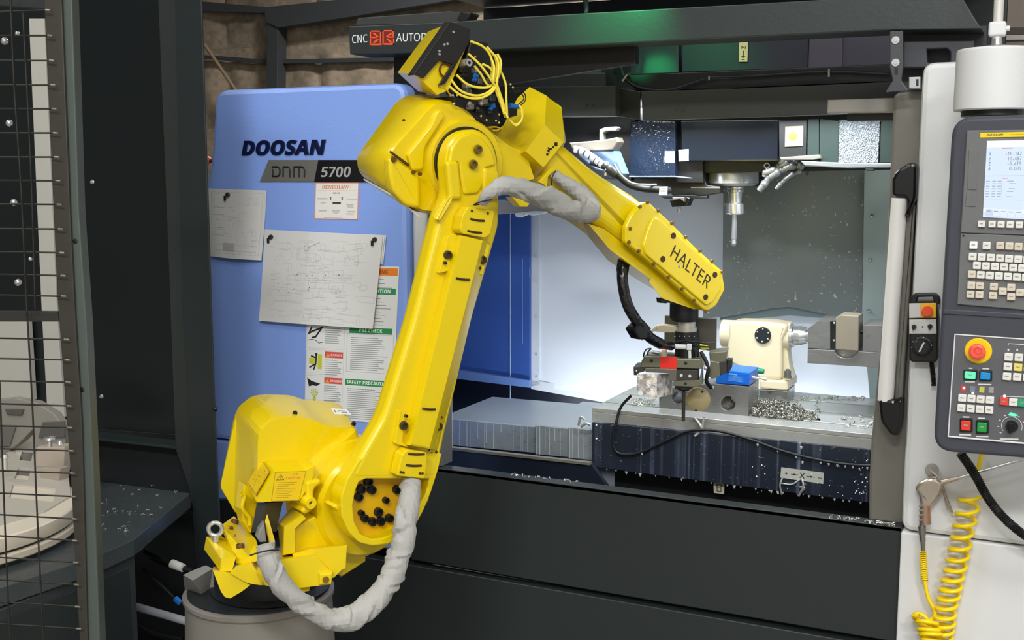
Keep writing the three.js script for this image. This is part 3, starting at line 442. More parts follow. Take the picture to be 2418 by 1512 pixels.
// ---------------------------------------------------------------- inside the machine: table, covers, fixtures, spindle
const TOP = 0.862, FT = FY(TOP), ZT = FT.p(1398, 963).z;           // table top and its front edge
{
  const t = thing('machine_table', 'long grey machine table with slots in its top and a dark blue apron below', 'table', V(-0.66, 0.6, ZT - 0.28));
  const x0 = FT.p(1398, 963).x, x1 = -0.02, cx = (x0 + x1) / 2, w = x1 - x0, tm = mat([178, 178, 174], 0.45, 0.3, { roughnessMap: wear });
  const rows = [0, 0.10, 0.245, 0.262, 0.405, 0.422, 0.56];
  part('table_body', [box(cx, TOP - 0.03, ZT - 0.28, w, 0.032, 0.56, 0.002), box(cx, TOP - 0.007, ZT - 0.048, w, 0.014, 0.096, 0.002), box(cx, TOP - 0.007, ZT - 0.1835, w, 0.014, 0.147, 0.002), box(cx, TOP - 0.007, ZT - 0.3415, w, 0.014, 0.143, 0.002), box(cx, TOP - 0.007, ZT - 0.497, w, 0.014, 0.126, 0.002)], tm, t);
  const drip = dataTex(512, 256, (u, v) => { const col = n128(u, 0.3) * 0.6 + n64(u, 0.7) * 0.5, s = Math.max(0, col - 0.62) * 1.6 * (0.4 + 0.6 * n8(u, v)); const sp = n128(u * 0.97, v) > 0.93 && n32(v, u) > 0.6 ? 0.4 : 0; return [0.15 + 0.6 * s + sp, 0.175 + 0.64 * s + sp, 0.225 + 0.7 * s + sp]; }, { srgb: true, metres: [0.7, 0.3] });
  const A = FZ(ZT + 0.012), ap = part('apron', plate(A, [[1398, 998], [2160, 1073], [2160, 1197], [2050, 1187], [1540, 1121], [1398, 1102]], 0.012, { b: 0.001 }), mat(0xffffff, 0.28, 0, { map: drip }), t);
  for (const [x, y] of [[1408.5, 1005], [1408.5, 1037]]) part('screw', ball(A.p(x, y, 0.001), 0.0045, 8), M.chrome, ap);
  const xs = canvasTex(256, 96, (x, w2, h) => { x.fillStyle = '#bfc0b8'; x.fillRect(0, 0, w2, h); x.strokeStyle = x.fillStyle = '#2c2c2c'; x.lineWidth = 6; x.beginPath(); x.moveTo(116, 26); x.lineTo(142, 74); x.moveTo(142, 26); x.lineTo(116, 74); x.moveTo(62, 50); x.lineTo(104, 50); x.moveTo(154, 50); x.lineTo(204, 50); x.stroke(); x.fillRect(22, 47, 22, 6); x.fillRect(30, 39, 6, 22); x.fillRect(222, 47, 22, 6); x.beginPath(); x.moveTo(84, 40); x.lineTo(66, 50); x.lineTo(84, 60); x.moveTo(178, 40); x.lineTo(196, 50); x.lineTo(178, 60); x.fill(); });
  part('axis_sign', quadSheet([[1845, 1104], [1946, 1117], [1944, 1143], [1843, 1128]].map(([x, y]) => A.p(x, y, 0.001)), 0.0015), mat(0xffffff, 0.5, 0, { map: xs }), ap, { keepUV: true, label: 'pale axis sign with arrows' });
  const ys = canvasTex(96, 96, (x, w2, h) => { x.fillStyle = '#c4bfa6'; x.fillRect(0, 0, w2, h); x.strokeStyle = '#333'; x.lineWidth = 7; x.strokeRect(30, 18, 36, 60); x.beginPath(); x.moveTo(30, 48); x.lineTo(66, 48); x.stroke(); });
  part('axis_sign', [quadSheet([[1685, 1138], [1711, 1141], [1710, 1167], [1686, 1164]].map(([x, y]) => FZ(ZT - 0.02).p(x, y)), 0.002)], mat(0xffffff, 0.5, 0, { map: ys }), ap, { keepUV: true, label: 'small pale sign below the apron' });
  // hanging coolant cable on the apron
  part('apron_cable', tube([[1490, 935], [1466, 962], [1455, 1000], [1448, 1040], [1456, 1068], [1500, 1072], [1575, 1040], [1620, 1020], [1652, 1016], [1700, 1019], [1770, 1038], [1850, 1066], [1930, 1086], [2000, 1097], [2110, 1102]].map(([x, y], i) => FZ(ZT + (i < 2 ? 0.02 : 0.03)).p(x, y)), 0.0045, 90, 8), M.rubber, t);
  const drops = []; reseed(31);
  for (const [x, y] of [[1789, 1050], [1836, 1063], [1880, 1078], [1895, 1092], [1938, 1092], [1957, 1096], [1977, 1099], [1996, 1100], [2014, 1102], [2048, 1105], [1516, 1071], [1892, 1057]]) { const p = FZ(ZT + 0.03).p(x, y); drops.push(lathe(p.clone().add(V(0, 0.004, 0)), V(0, -1, 0), [[0, 0], [0.004, 0.002], [0.003, 0.006], [0, 0.011]], 8)); }
  for (let i = 0, x = 1425; x < 2050; i++) { x += 8 + rnd() * 32; const y = 1103 + (x - 1398) * 0.1305, z = 0.5 + rnd() * 0.9; drops.push(lathe(A.p(x, y, -0.004), V(0, -1, 0), [[0, 0], [0.0045 * z, 0.0], [0.0025 * z, 0.005 * z], [0, 0.009 * z]], 7)); }
  for (let i = 0; i < 60; i++) { const x = i < 30 ? 2020 + rnd() * 30 : 1770 + rnd() * 250, y = 1085 + rnd() * 90; drops.push(ball(A.p(x, y, 0.001), 0.001 + rnd() * 0.0018, 5)); }
  solo('coolant_drops', drops, mat([225, 228, 228], 0.2), 'white coolant drops hanging along the dark blue apron and its cable', 'drops', { stuff: true });
  const strips = []; for (const [pts, r] of [[[[1640, 988], [1656, 1010], [1650, 1022], [1640, 1030]], 0.005], [[[1662, 985], [1660, 1018], [1672, 1020]], 0.004], [[[1848, 1128], [1842, 1145], [1846, 1168]], 0.003], [[[1845, 1142], [1870, 1144], [1890, 1132]], 0.0025], [[[1893, 1130], [1897, 1148], [1886, 1172]], 0.0035], [[[1888, 1150], [1900, 1152], [1893, 1162]], 0.003], [[[1366, 1005], [1372, 985], [1380, 990]], 0.004], [[[1372, 1008], [1385, 1000], [1394, 1003]], 0.005]]) strips.push(tube(pts.map(([x, y], i) => FZ(ZT + 0.02 + 0.004 * (i % 2)).p(x, y)), r, 14, 6));
  solo('curled_chips', strips, mat([196, 196, 190], 0.35, 0.5), 'pale curled metal chips caught on the front of the table and its axis sign', 'chips', { stuff: true });
}
{ // telescoping way cover left of the table
  const t = thing('way_cover', 'telescoping steel way cover with three overlapping plates left of the machine table', 'cover', V(-1.45, 0.74, -0.7));
  const sm = mat([176, 181, 188], 0.35, 0.3, { bumpMap: wear, bumpScale: 0.001 }), fm = mat([176, 181, 188], 0.62, 0.5, { roughnessMap: brushed }), streakM = mat([176, 181, 188], 0.25);
  const plateAt = (z, p, d) => { const F = FZ(z), o = part('cover_plate', plate(F, p, d, { b: 0.003 }), sm, t); part('streak_face', plate(F, p.map(([x, y], i) => [x, y + (i < 2 ? 2 : 0)]), 0.004, { b: 0.001, dz: 0.0025 }), fm, o);
    reseed(200 + Math.round(p[0][0])); const streaks = []; for (let x = p[0][0] + 3; x < p[1][0] - 3; x += 4 + rnd() * 16) { const u = (x - p[0][0]) / (p[1][0] - p[0][0]), y0 = p[0][1] + (p[1][1] - p[0][1]) * u + 3, y1 = p[3][1] + (p[2][1] - p[3][1]) * u - 1, e = y0 + (y1 - y0) * (rnd() < 0.6 ? 1 : 0.3 + 0.6 * rnd()), r = 0.0008 + rnd() * 0.0016; streaks.push(cyl(F.p(x, y0, 0.0022), F.p(x, e, 0.0022), r * 0.7, r, 6)); }
    part('reflection_streak', streaks, streakM, o).userData.kind = 'stuff'; };  // thin raised strips stand for vertical reflections in the steel
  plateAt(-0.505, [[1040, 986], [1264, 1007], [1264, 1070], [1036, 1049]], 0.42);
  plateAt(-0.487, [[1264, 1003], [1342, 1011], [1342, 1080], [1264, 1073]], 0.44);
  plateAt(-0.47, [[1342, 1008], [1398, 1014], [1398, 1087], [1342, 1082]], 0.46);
  const d = []; reseed(71); for (let i = 0; i < 46; i++) { const y = FZ(-0.505).p(1150, 996).y, p = V(-1.56 + rnd() * 0.33, y + 0.0005, -0.86 + rnd() * 0.33); const g = ball(p, 0.002 + rnd() * 0.003, 6); g.translate(0, 0, 0); d.push(g); }
  solo('coolant_puddles', d, mat([215, 225, 235], 0.08), 'small shiny coolant drops on the telescoping way cover', 'drops', { stuff: true });
}
const onTop = (px, py) => FT.p(px, py);                           // a point of the table top
let BLOCK_Z;
{
  const zf = BLOCK_Z = onTop(1767, 983).z, F = FZ(zf), k = crop(1480, 680, 4.581);
  const t = thing('fixture_block', 'grey steel fixture block with round holes standing at the front of the machine table', 'block', F.p(1660, 978));
  const hole = (cx, cy, r) => Array.from({ length: 20 }, (_, i) => [cx + r * Math.cos(i / 20 * 2 * Math.PI), cy + r * Math.sin(i / 20 * 2 * Math.PI)]);
  part('body', plate(F, [[1556, 920], [1681, 906], [1768, 914], [1767, 983], [1678, 977], [1610, 975], [1575, 972], [1556, 960]], 0.135, { b: 0.002, holes: [hole(1719, 953, 17), hole(1600, 940, 14)], cs: 8 }), M.steelDark, t);
  part('hole_liner', cyl(F.p(1719, 953, -0.12), F.p(1719, 953, -0.125), 0.03, 0.03, 20), M.steel, t);
  part('screw', ball(F.p(1684, 915, 0.001), 0.004, 8), M.chrome, t);
  const bz = zf - 0.004, B = FZ(bz), b = thing('laser_tool_setter', 'bright blue box with white print lying on the grey fixture block', 'sensor', B.p(1735, 905));
  const front = [[1694, 905], [1716, 870], [1771, 881], [1768, 911]], body = part('body', plate(B, [[1690, 906], [1692, 872], [1771, 881], [1768, 911]], 0.12, { b: 0.003 }), mat([10, 104, 214], 0.4), b);
  const bt = canvasTex(256, 128, (x, w, h) => { x.fillStyle = '#0a68d6'; x.fillRect(0, 0, w, h); x.fillStyle = '#7db4ee'; x.fillRect(20, 14, 110, 18); for (let i = 0; i < 5; i++) x.fillRect(20, 48 + i * 15, 190 - (i % 2) * 26, 5); });
  part('print', quadSheet([[1718, 878], [1764, 884], [1762, 906], [1716, 901]].map(([x, y]) => B.p(x, y, 0.0002)), 0.0006), mat(0xffffff, 0.4, 0, { map: bt }), body, { keepUV: true });
  part('connector', cyl(B.p(1790, 876, -0.07), B.p(1804, 878, -0.07), 0.009, 0.008, 14), mat([0, 128, 96], 0.4), b, { label: 'green connector' });
  part('nozzle', cyl(B.p(1772, 891, -0.04), B.p(1792, 895, -0.04), 0.007, 0.006, 12), M.chrome, b);
  part('nozzle', cyl(B.p(1796, 892, -0.07), B.p(1810, 896, -0.07), 0.006, 0.006, 12), mat([224, 214, 190], 0.5), b);
}
{ // cream tailstock on steel risers
  const zt = onTop(1862, 953).z, F = FZ(zt), k = crop(1680, 720, 5.214);
  const t = thing('tailstock', 'cream coloured tailstock with a black round cover on a steel riser', 'tailstock', F.p(1830, 950));
  part('riser', plate(F, k([[590, 1040], [940, 1058], [930, 1232], [585, 1172]]), 0.12, { b: 0.003 }), M.steel, t);
  const G = FZ(zt - 0.005);
  part('base', plate(FZ(zt + 0.004), k([[588, 922], [945, 940], [940, 1060], [588, 1036]]), 0.15, { b: 0.006, r: 0.006 }), M.cream, t);
  const b = part('body', plate(G, k([[205, 225], [300, 205], [700, 215], [930, 250], [930, 330], [868, 440], [868, 930], [590, 922], [180, 690], [190, 500], [205, 420]]), 0.11, { b: 0.012, r: 0.012, seg: 4 }), M.cream, t);
  part('rib', plate(FZ(zt - 0.03), k([[860, 430], [930, 520], [960, 760], [1000, 905], [860, 925]]), 0.06, { b: 0.004 }), M.cream, t);
  part('quill_housing', cyl(FZ(zt - 0.06).p(1707, 787), FZ(zt - 0.06).p(1868, 795), 0.047, 0.047, 28), M.cream, t);
  const e = G.p(1680 + 635 / 5.214, 720 + 375 / 5.214), cv = part('round_cover', lathe(e, V(0, 0, 1), [[0, 0.007], [0.0265, 0.007], [0.0275, 0.004], [0.0275, 0]], 30), M.darker, b, { label: 'black round cover with six screws' });
  for (let i = 0; i < 6; i++) part('screw', ball(e.clone().add(V(0.021 * Math.cos(i * 1.047 + 0.5), 0.021 * Math.sin(i * 1.047 + 0.5), 0.007)), 0.0035, 8), M.chrome, cv);
  const q = FZ(zt - 0.06), ax = (x) => q.p(x, 793);
  const nose = (x0, x1, r0, r1) => cyl(ax(x0), ax(x1), r0, r1, 22);
  part('quill', [nose(1862, 1874, 0.042, 0.040), nose(1872, 1880, 0.024, 0.024), nose(1877, 1890, 0.032, 0.032), nose(1890, 1905, 0.033, 0.028), nose(1903, 1910, 0.02, 0.02)], M.chrome, t);
  part('nut', [cyl(F.p(1860, 892, 0.0), F.p(1860, 888, 0.0), 0.014, 0.014, 6), cyl(F.p(1860, 888, 0), F.p(1860, 876, 0), 0.012, 0.012, 6), cyl(F.p(1860, 876, 0), F.p(1860, 872, 0), 0.006, 0.006, 10)], M.castIron, t);
}
{ // vise held between the tailstock and the rotary table
  const F = FZ(ZT - 0.18), k = crop(1680, 720, 5.214);
  const t = thing('trunnion_vise', 'dark grey vise clamped over a trunnion plate at the right behind the door edge', 'vise', F.p(1985, 860));
  const arc = Array.from({ length: 9 }, (_, i) => [1660 - 140 * Math.cos(i / 8 * Math.PI), 562 + 95 * Math.sin(i / 8 * Math.PI)]);
  part('trunnion_plate', plate(F, k([[1185, 540], [1520, 560], ...arc.slice(1, -1), [1800, 572], [2260, 600], [2260, 790], [1180, 720]]), 0.16, { b: 0.002 }), M.steelDark, t);
  part('recess_face', plate(F, k([[1500, 550], [1820, 560], [1820, 680], [1500, 680]]), 0.12, { b: 0.001, dz: -0.03 }), M.steel, t);
  part('fixed_jaw', plate(F, k([[1190, 292], [1305, 195], [1530, 205], [1462, 212], [1462, 552], [1186, 535]]), 0.15, { b: 0.002 }), M.steelDark, t);
  part('jaw_insert', plate(F, k([[1462, 205], [1530, 208], [1520, 560], [1462, 555]]), 0.14, { b: 0.001, dz: -0.01 }), M.darker, t);
  part('clamped_block', plate(F, k([[1530, 160], [1580, 125], [1812, 140], [1806, 568], [1526, 552]]), 0.09, { b: 0.002, dz: 0.012 }), mat([150, 140, 124], 0.5, 0.3), t, { label: 'tan grey metal block in the jaws' });
  part('moving_jaw', plate(F, k([[1862, 248], [2260, 245], [2260, 600], [1858, 578]]), 0.15, { b: 0.002 }), M.steelDark, t);
  part('screw', cyl(F.p(2024, 784, -0.03), F.p(2042, 784, -0.03), 0.008, 0.008, 14), M.black, t);
  for (const [x, y] of [[1512, 225], [1508, 440]]) { const [[a, b]] = k([[x, y]]); part('screw', ball(F.p(a, b, 0.0), 0.004, 8), M.chrome, t); }
}
{ // heap of chips
  reseed(55); const items = []; const base = new THREE.TorusGeometry(0.0052, 0.0015, 4, 7, 4.2), n = 800;
  const im = new THREE.InstancedMesh(base, mat([190, 186, 176], 0.28, 0.85), n), m = new THREE.Matrix4(), q = new THREE.Quaternion(), c = onTop(1830, 975);
  const poly = [[1772, 951], [1850, 955], [1885, 966], [1932, 992], [1880, 995], [1778, 985]].map(([x, y]) => onTop(x, y));
  let i = 0; while (i < n) { const px = 1770 + rnd() * 165, py = 950 + rnd() * 45, p = onTop(px, py); let inside = false; for (let a = 0, b = poly.length - 1; a < poly.length; b = a++) if ((poly[a].z > p.z) !== (poly[b].z > p.z) && p.x < (poly[b].x - poly[a].x) * (p.z - poly[a].z) / (poly[b].z - poly[a].z) + poly[a].x) inside = !inside; if (!inside && rnd() > 0.04) continue; const h = (px < 1880 ? 0.011 : 0.004) * rnd(); q.setFromEuler(new THREE.Euler(rnd() * 6, rnd() * 6, rnd() * 6)); const s = 0.6 + rnd() * 0.9; m.compose(V(p.x - c.x, p.y + 0.003 + h - c.y, p.z - c.z), q, V(s, s, s)); im.setMatrixAt(i, m); im.setColorAt(i, new THREE.Color().setScalar(0.55 + rnd() * 0.45)); i++; }
  im.position.copy(c); im.name = 'chip_heap'; im.castShadow = im.receiveShadow = true; scene.add(im); tag(im, 'heap of silver metal chips on the table right of the fixture block', 'chips'); im.userData.kind = 'stuff';
  const g = []; const put = (p, s) => { const b = base.clone(); b.scale(s, s, s); b.rotateX(rnd() * 6); b.rotateY(rnd() * 6); b.translate(p.x, p.y, p.z); g.push(b); };
  for (let i = 0; i < 60; i++) put(onTop(1492 + rnd() * 55, 944 + rnd() * 14).add(V(0, 0.003, 0)), 0.8 + rnd() * 0.5);
  for (let i = 0; i < 22; i++) put(onTop(1985 + rnd() * 90, 985 + rnd() * 30).add(V(0, 0.004, 0)), 0.8 + rnd());
  for (let i = 0; i < 60; i++) put(onTop(1890 + rnd() * 150, 940 + rnd() * 6).add(V(0, 0.003, 0)), 0.7 + rnd() * 0.5);
  for (let i = 0; i < 34; i++) { const x = 1960 + rnd() * 155; put(FY(0.7185).p(x, 1155 + (x - 1440) * 0.1357 - 1 - rnd() * 7).add(V(0, 0.003, 0)), 0.6 + rnd() * 0.7); };
  for (let i = 0; i < 30; i++) { const x = 1205 + rnd() * 160; put(FY(0.7185).p(x, 1105.5 + (x - 1042) * 0.1256 - 1 - rnd() * 7).add(V(0, 0.003, 0)), 0.4 + rnd() * 0.4); };
  solo('loose_chips', g, mat([210, 208, 200], 0.3, 0.6), 'loose bright metal chips scattered on the table ends and the machine sill', 'chips', { stuff: true });
  const tp = [[1774, 950], [1850, 954], [1872, 960], [1935, 994]].map(([x, y]) => onTop(x, y).add(V(0, 0.004, 0)));
  solo('chip_tray_edge', tube(tp, 0.0035, 30, 6), M.steel, 'thin bent metal strip along the back of the chip heap', 'strip');
}
{ // spindle head
  const z = -0.72, A = FZ(z), p = (x, y) => A.p(x, y), s = fwdOf(p(1737, 450)) / FOCAL;
  const t = thing('spindle_head', 'dark navy spindle head with a chrome nose, tool holder and thin cutter', 'spindle', p(1737, 430));
  const H = FZ(-0.56), navy = mat([22, 28, 38], 0.22, 0, { bumpMap: wear, bumpScale: 0.0006 });
  const lc = part('left_cover', plate(H, [[1489, 286], [1595, 286], [1594, 418], [1484, 418]], 0.3, { b: 0.004 }), mat([28, 38, 54], 0.16, 0, { bumpMap: peel, bumpScale: 0.0012 }), t);
  const rc = part('right_cover', plate(H, [[1607, 285], [1840, 282], [1838, 380], [1612, 381]], 0.3, { b: 0.004 }), navy, t);
  part('underside', plate(FZ(-0.6), [[1594, 380], [1660, 380], [1660, 432], [1596, 432]], 0.3, { b: 0.002 }), M.black, t);
  part('underside', plate(FZ(-0.86), [[1594, 370], [1845, 368], [1845, 402], [1800, 440], [1596, 440]], 0.03, { b: 0.002 }), M.black, t);
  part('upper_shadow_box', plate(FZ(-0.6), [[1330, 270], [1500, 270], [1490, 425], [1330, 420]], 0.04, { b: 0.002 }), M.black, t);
  part('sticker', plate(H, [[1570, 357], [1593, 357], [1593, 384], [1570, 384]], 0.001, { b: 0, dz: 0.001 }), M.white, lc, { label: 'white square sticker' });
  part('sticker', plate(H, [[1602, 354], [1626, 352], [1626, 380], [1603, 381]], 0.001, { b: 0, dz: 0.001 }), M.white, rc, { label: 'white square sticker' });
  const ax = p(1730, 400), hx = p(1737, 450), R = (px) => px * s;
  const ringM = mat([186, 188, 188], 0.28, 0.55);
  part('drum', lathe(p(1728, 378), V(0, -1, 0), [[0, 0], [R(60), 0], [R(62), R(6)], [R(62), R(22)], [0, R(23)]]), M.blackGloss, t);
  part('nose_ring', lathe(ax, V(0, -1, 0), [[0, 0], [R(60), 0], [R(61), R(3)], [R(61), R(32)], [R(52), R(38)], [0, R(38)]]), ringM, t);
  part('nose_flange', lathe(p(1730, 431), V(0, -1, 0), [[0, 0], [R(58), 0], [R(60), R(3)], [R(46), R(8)], [0, R(9)]]), ringM, t);
  part('tool_holder', lathe(p(1737, 441), V(0, -1, 0), [[0, 0], [R(20), 0], [R(20), R(4)], [R(18), R(6)], [R(20), R(8)], [R(20), R(12)], [R(17), R(13)], [R(15), R(38)], [R(22), R(40)], [R(22), R(62)], [R(19), R(65)], [0, R(65)]]), M.chrome, t);
  part('cutter', [lathe(p(1735, 506), V(0, -1, 0), [[0, 0], [R(6.5), 0], [R(6.5), R(58)], [R(5.4), R(60)], [R(6), R(70)], [R(3), R(76)], [0, R(77)]], 10)], M.chrome, t);
}
{ // work lamp, enclosure of the tool magazine at the right
  const F = FZ(-0.5);
  const t = thing('work_lamp', 'black square work lamp with a pale yellow face beside the spindle', 'lamp', F.p(1875, 325));
  const b = part('housing', plate(F, [[1839, 283], [1905, 282], [1903, 372], [1840, 374]], 0.06, { b: 0.003 }), M.black, t);
  part('lamp_face', plate(F, [[1854, 299], [1897, 297], [1896, 345], [1853, 347]], 0.004, { b: 0.001, dz: 0.003 }), new THREE.MeshStandardMaterial({ color: rgb(116, 110, 94), roughness: 0.4, emissive: rgb(255, 236, 180), emissiveIntensity: 0.08 }), b);
  const c = F.p(1872, 322, 0.003); part('lamp_diode', lathe(c, V(0, 0, 1), [[0, 0.003], [0.011, 0.002], [0.013, 0]], 18), mat([170, 140, 44], 0.4), b);
  const u = thing('magazine_shutter', 'glossy dark green shutter box of the tool magazine with a rough shiny panel', 'cover', F.p(1990, 340));
  const gm = mat([40, 50, 47], 0.25, 0.1);
  part('panel', plate(F, [[1907, 280], [1934, 279], [1934, 388], [1906, 388]], 0.05, { b: 0.002 }), gm, u);
  part('panel', plate(F, [[1936, 279], [1981, 285], [1980, 384], [1935, 390]], 0.05, { b: 0.002 }), gm, u);
  part('shiny_panel', plate(F, [[1982, 283], [2078, 281], [2074, 384], [1979, 386]], 0.05, { b: 0.002, dz: 0.004 }), mat([120, 126, 130], 0.36, 0.8, { bumpMap: dataTex(256, 256, (a, b2) => n64(a, b2 * 0.6) * 0.6 + n128(a, b2) * 0.4, { metres: [0.14, 0.14] }), bumpScale: 0.006 }), u, { label: 'rough shiny metal panel' });
  part('panel', plate(F, [[2080, 281], [2112, 278], [2108, 384], [2076, 384]], 0.05, { b: 0.002 }), gm, u);
  part('bottom_edge', plate(F, [[1890, 380], [1980, 384], [2115, 386], [2108, 396], [2000, 398], [1900, 392]], 0.09, { b: 0.003, dz: 0.02 }), mat([120, 124, 125], 0.4, 0.5), u);
  part('hinge', plate(F, [[2040, 393], [2064, 393], [2062, 404], [2046, 404]], 0.03, { b: 0.002, dz: 0.02 }), M.darker, u);
  part('lamp_bracket', plate(F, [[1842, 372], [1936, 365], [1938, 374], [1920, 378], [1844, 378]], 0.05, { b: 0.002, dz: 0.02 }), M.castIron, u);
  // coolant nozzles
  const N = FZ(-0.6), k = crop(1660, 180, 3.024), v = thing('coolant_nozzles', 'cluster of silver jointed coolant nozzles pointing at the cutter', 'nozzle', N.p(1830, 420));
  const silver = mat([128, 130, 130], 0.35, 0.4);
  const run = (pts, r) => { for (let i = 0; i + 1 < pts.length; i++) { const a = N.p(...k([pts[i]])[0], 0.01 * (i % 2)), b = N.p(...k([pts[i + 1]])[0], 0.01 * (i % 2)); part('nozzle_segment', [cyl(a, b, r, r * 0.8, 10), ball(a, r * 1.15, 8)], silver, v); } };
  run([[700, 640], [640, 640], [580, 660], [530, 690], [480, 720], [440, 770], [400, 818]], 0.012);
  run([[660, 610], [600, 620], [550, 640], [500, 672], [450, 690], [440, 720]], 0.011);
  run([[690, 680], [640, 700], [590, 735], [550, 775], [522, 805]], 0.007);
  run([[620, 600], [570, 605], [545, 620]], 0.012);
  part('arm', plate(N, k([[690, 605], [850, 598], [960, 604], [960, 640], [700, 650]]), 0.03, { b: 0.003 }), silver, v);
  part('ring_bolt', [ring(N.p(1811, 391, 0.01), V(0, 0, 1), 0.008, 0.003, 14), cyl(N.p(1811, 397, 0.01), N.p(1809, 406, 0.01), 0.003, 0.003, 8)], M.steel, v);
  part('spout', cyl(N.p(1906, 404), N.p(1905, 414), 0.006, 0.004, 8), M.darker, v);
}
{ // probe and hose group at the left of the spindle
  const F = FZ(-0.42), k = crop(1320, 280, 6.3), K = (l) => k(l);
  const t = thing('coolant_hose', 'black coolant hose with a ribbed grey end and a white tag behind the robot forearm', 'hose', F.p(1470, 410));
  const at = (x, y, d = 0) => F.p(...k([[x, y]])[0], d);
  part('hose', tube([at(480, 640, 0.03), at(620, 690, 0.03), at(760, 740, 0.03), at(900, 860, 0.02), at(1050, 980, 0.01), at(1250, 1040), at(1500, 1060), at(1640, 1070, -0.03)], 0.0115, 60, 12), M.rubber, t);
  part('hose', tube([at(820, 680, 0.04), at(920, 840, 0.04), at(1080, 960, 0.03), at(1280, 985, 0.02), at(1450, 985)], 0.0035, 40, 6), mat([120, 125, 118], 0.4), t);
  for (let i = 0; i < 6; i++) { const a = [[225, 455], [300, 470], [385, 500], [465, 560], [540, 610], [600, 655], [650, 690]]; part('rib', cyl(at(...a[i], 0.035), at(...a[i + 1], 0.035), 0.0118, 0.0118, 14), mat([188, 190, 194], 0.5), t); part('rib_gap', cyl(at(...a[i], 0.035), at(a[i][0] * 0.8 + a[i + 1][0] * 0.2, a[i][1] * 0.8 + a[i + 1][1] * 0.2, 0.035), 0.0123, 0.0123, 14), M.darker, t); }
  part('clamp', cyl(at(720, 640, 0.035), at(690, 850, 0.035), 0.006, 0.005, 10), M.chrome, t);
  part('sleeve', cyl(at(720, 740, 0.03), at(860, 830, 0.022), 0.016, 0.016, 14), mat([44, 46, 40], 0.4), t);
  const tg = canvasTex(64, 64, (x) => { x.fillStyle = '#d4d6da'; x.fillRect(0, 0, 64, 64); x.fillStyle = '#90959c'; for (let i = 0; i < 4; i++) x.fillRect(10, 14 + i * 11, 44, 4); });
  part('tag', quadSheet([at(1500, 1015, 0.015), at(1615, 1010, 0.015), at(1612, 1140, 0.015), at(1490, 1140, 0.015)], 0.003), mat(0xffffff, 0.5, 0, { map: tg }), t, { keepUV: true, label: 'white tag' });
  const u = thing('spray_head', 'metal bracket and light blue cup above the ribbed hose end', 'bracket', F.p(1400, 350));
  part('bracket', [plate(F, K([[600, 160], [690, 130], [850, 118], [876, 140], [840, 185], [700, 185], [650, 215], [660, 340], [598, 345]]), 0.03, { b: 0.003 })], M.castIron, u);
  part('block', plate(F, K([[150, 360], [600, 325], [760, 300], [850, 278], [878, 350], [800, 470], [400, 490], [200, 470]]), 0.06, { b: 0.004, dz: 0.01 }), mat([104, 98, 88], 0.35, 0.4), u);
  part('cup', plate(F, K([[250, 470], [820, 480], [955, 820], [900, 850], [540, 760], [300, 560]]), 0.06, { b: 0.004, dz: -0.002 }), mat([92, 122, 166], 0.3), u, { label: 'light blue cup' });
  const G = FZ(-0.62), v = thing('tool_change_arm', 'black tool change arm with small gripper fingers under the spindle head', 'arm', G.p(1630, 460));
  part('arm', plate(G, K([[1030, 870], [1720, 870], [2160, 900], [2200, 990], [2394, 1010], [2394, 1110], [2100, 1160], [1980, 1130], [1700, 1150], [1600, 1060], [1300, 1010], [1060, 960]]), 0.05, { b: 0.003 }), M.black, v);
  part('edge', plate(G, K([[1960, 1015], [2394, 1015], [2394, 1040], [1960, 1038]]), 0.004, { b: 0, dz: 0.003 }), M.steelDark, v);
  part('finger', plate(G, K([[1640, 1220], [1860, 1160], [1950, 1180], [1900, 1300], [1680, 1320]]), 0.05, { b: 0.003, dz: 0.01 }), M.blackGloss, v);
  part('finger', plate(G, K([[1500, 1160], [2200, 1150], [2200, 1190], [1900, 1200], [1560, 1190]]), 0.03, { b: 0.002 }), M.darker, v);
  part('stud', [cyl(G.p(...k([[1780, 1320]])[0]), G.p(...k([[1785, 1390]])[0]), 0.007, 0.005, 10)], M.castIron, v);
  part('bracket', plate(G, K([[1680, 1175], [1870, 1165], [1860, 1240], [1800, 1200], [1700, 1215]]), 0.02, { b: 0.002, dz: 0.03 }), M.castIron, v);
  part('edge', plate(G, K([[1040, 852], [1720, 852], [1960, 880], [1960, 895], [1720, 872], [1040, 872]]), 0.02, { b: 0.001, dz: 0.062 }), mat([150, 165, 190], 0.25, 0.5), v);
  const w = thing('drip_shelf', 'pale drip edge of sheet metal above the blue inner wall', 'shelf', FZ(-0.9).p(1240, 498));
  part('shelf', plate(FZ(-0.9), [[1150, 470], [1262, 480], [1300, 497], [1262, 502], [1150, 508]], 0.1, { b: 0.003 }), mat([150, 150, 146], 0.5), w);
  part('chip_fringe', plate(FZ(-0.895), [[1214, 503], [1262, 498], [1296, 499], [1280, 505], [1256, 509], [1245, 507], [1226, 514], [1218, 512]], 0.02, { b: 0.002, dz: 0.004 }), mat([205, 208, 210], 0.5), w);
}
for (const [c, t, w, h, L, name] of BARS) {
  const p = V(...c), q = V(...t), az = q.clone().sub(p).normalize(), ax = V(0, 1, 0).cross(az).normalize(), f = new Frame(p, ax, az.clone().cross(ax)), o = thing('lamp_bar', name, 'lamp', p);
  part('housing', fbox(f, 0, 0, -0.012, w + 0.02, h + 0.02, 0.026, 0.004), M.darker, o);
  if (/roof covers/.test(name)) part('added_skirt', box(p.x, p.y - 0.02, p.z - h / 2 - 0.012, w + 0.04, 0.044, 0.004, 0.001), M.darker, o);  // added behind the lamp to cut its light off the upper back wall
  part('lamp_panel', fbox(f, 0, 0, 0.008, w, h, 0.016, 0.002), new THREE.MeshStandardMaterial({ color: 0xffffff, emissive: BAR_COLOUR, emissiveIntensity: 8 }), o);
}
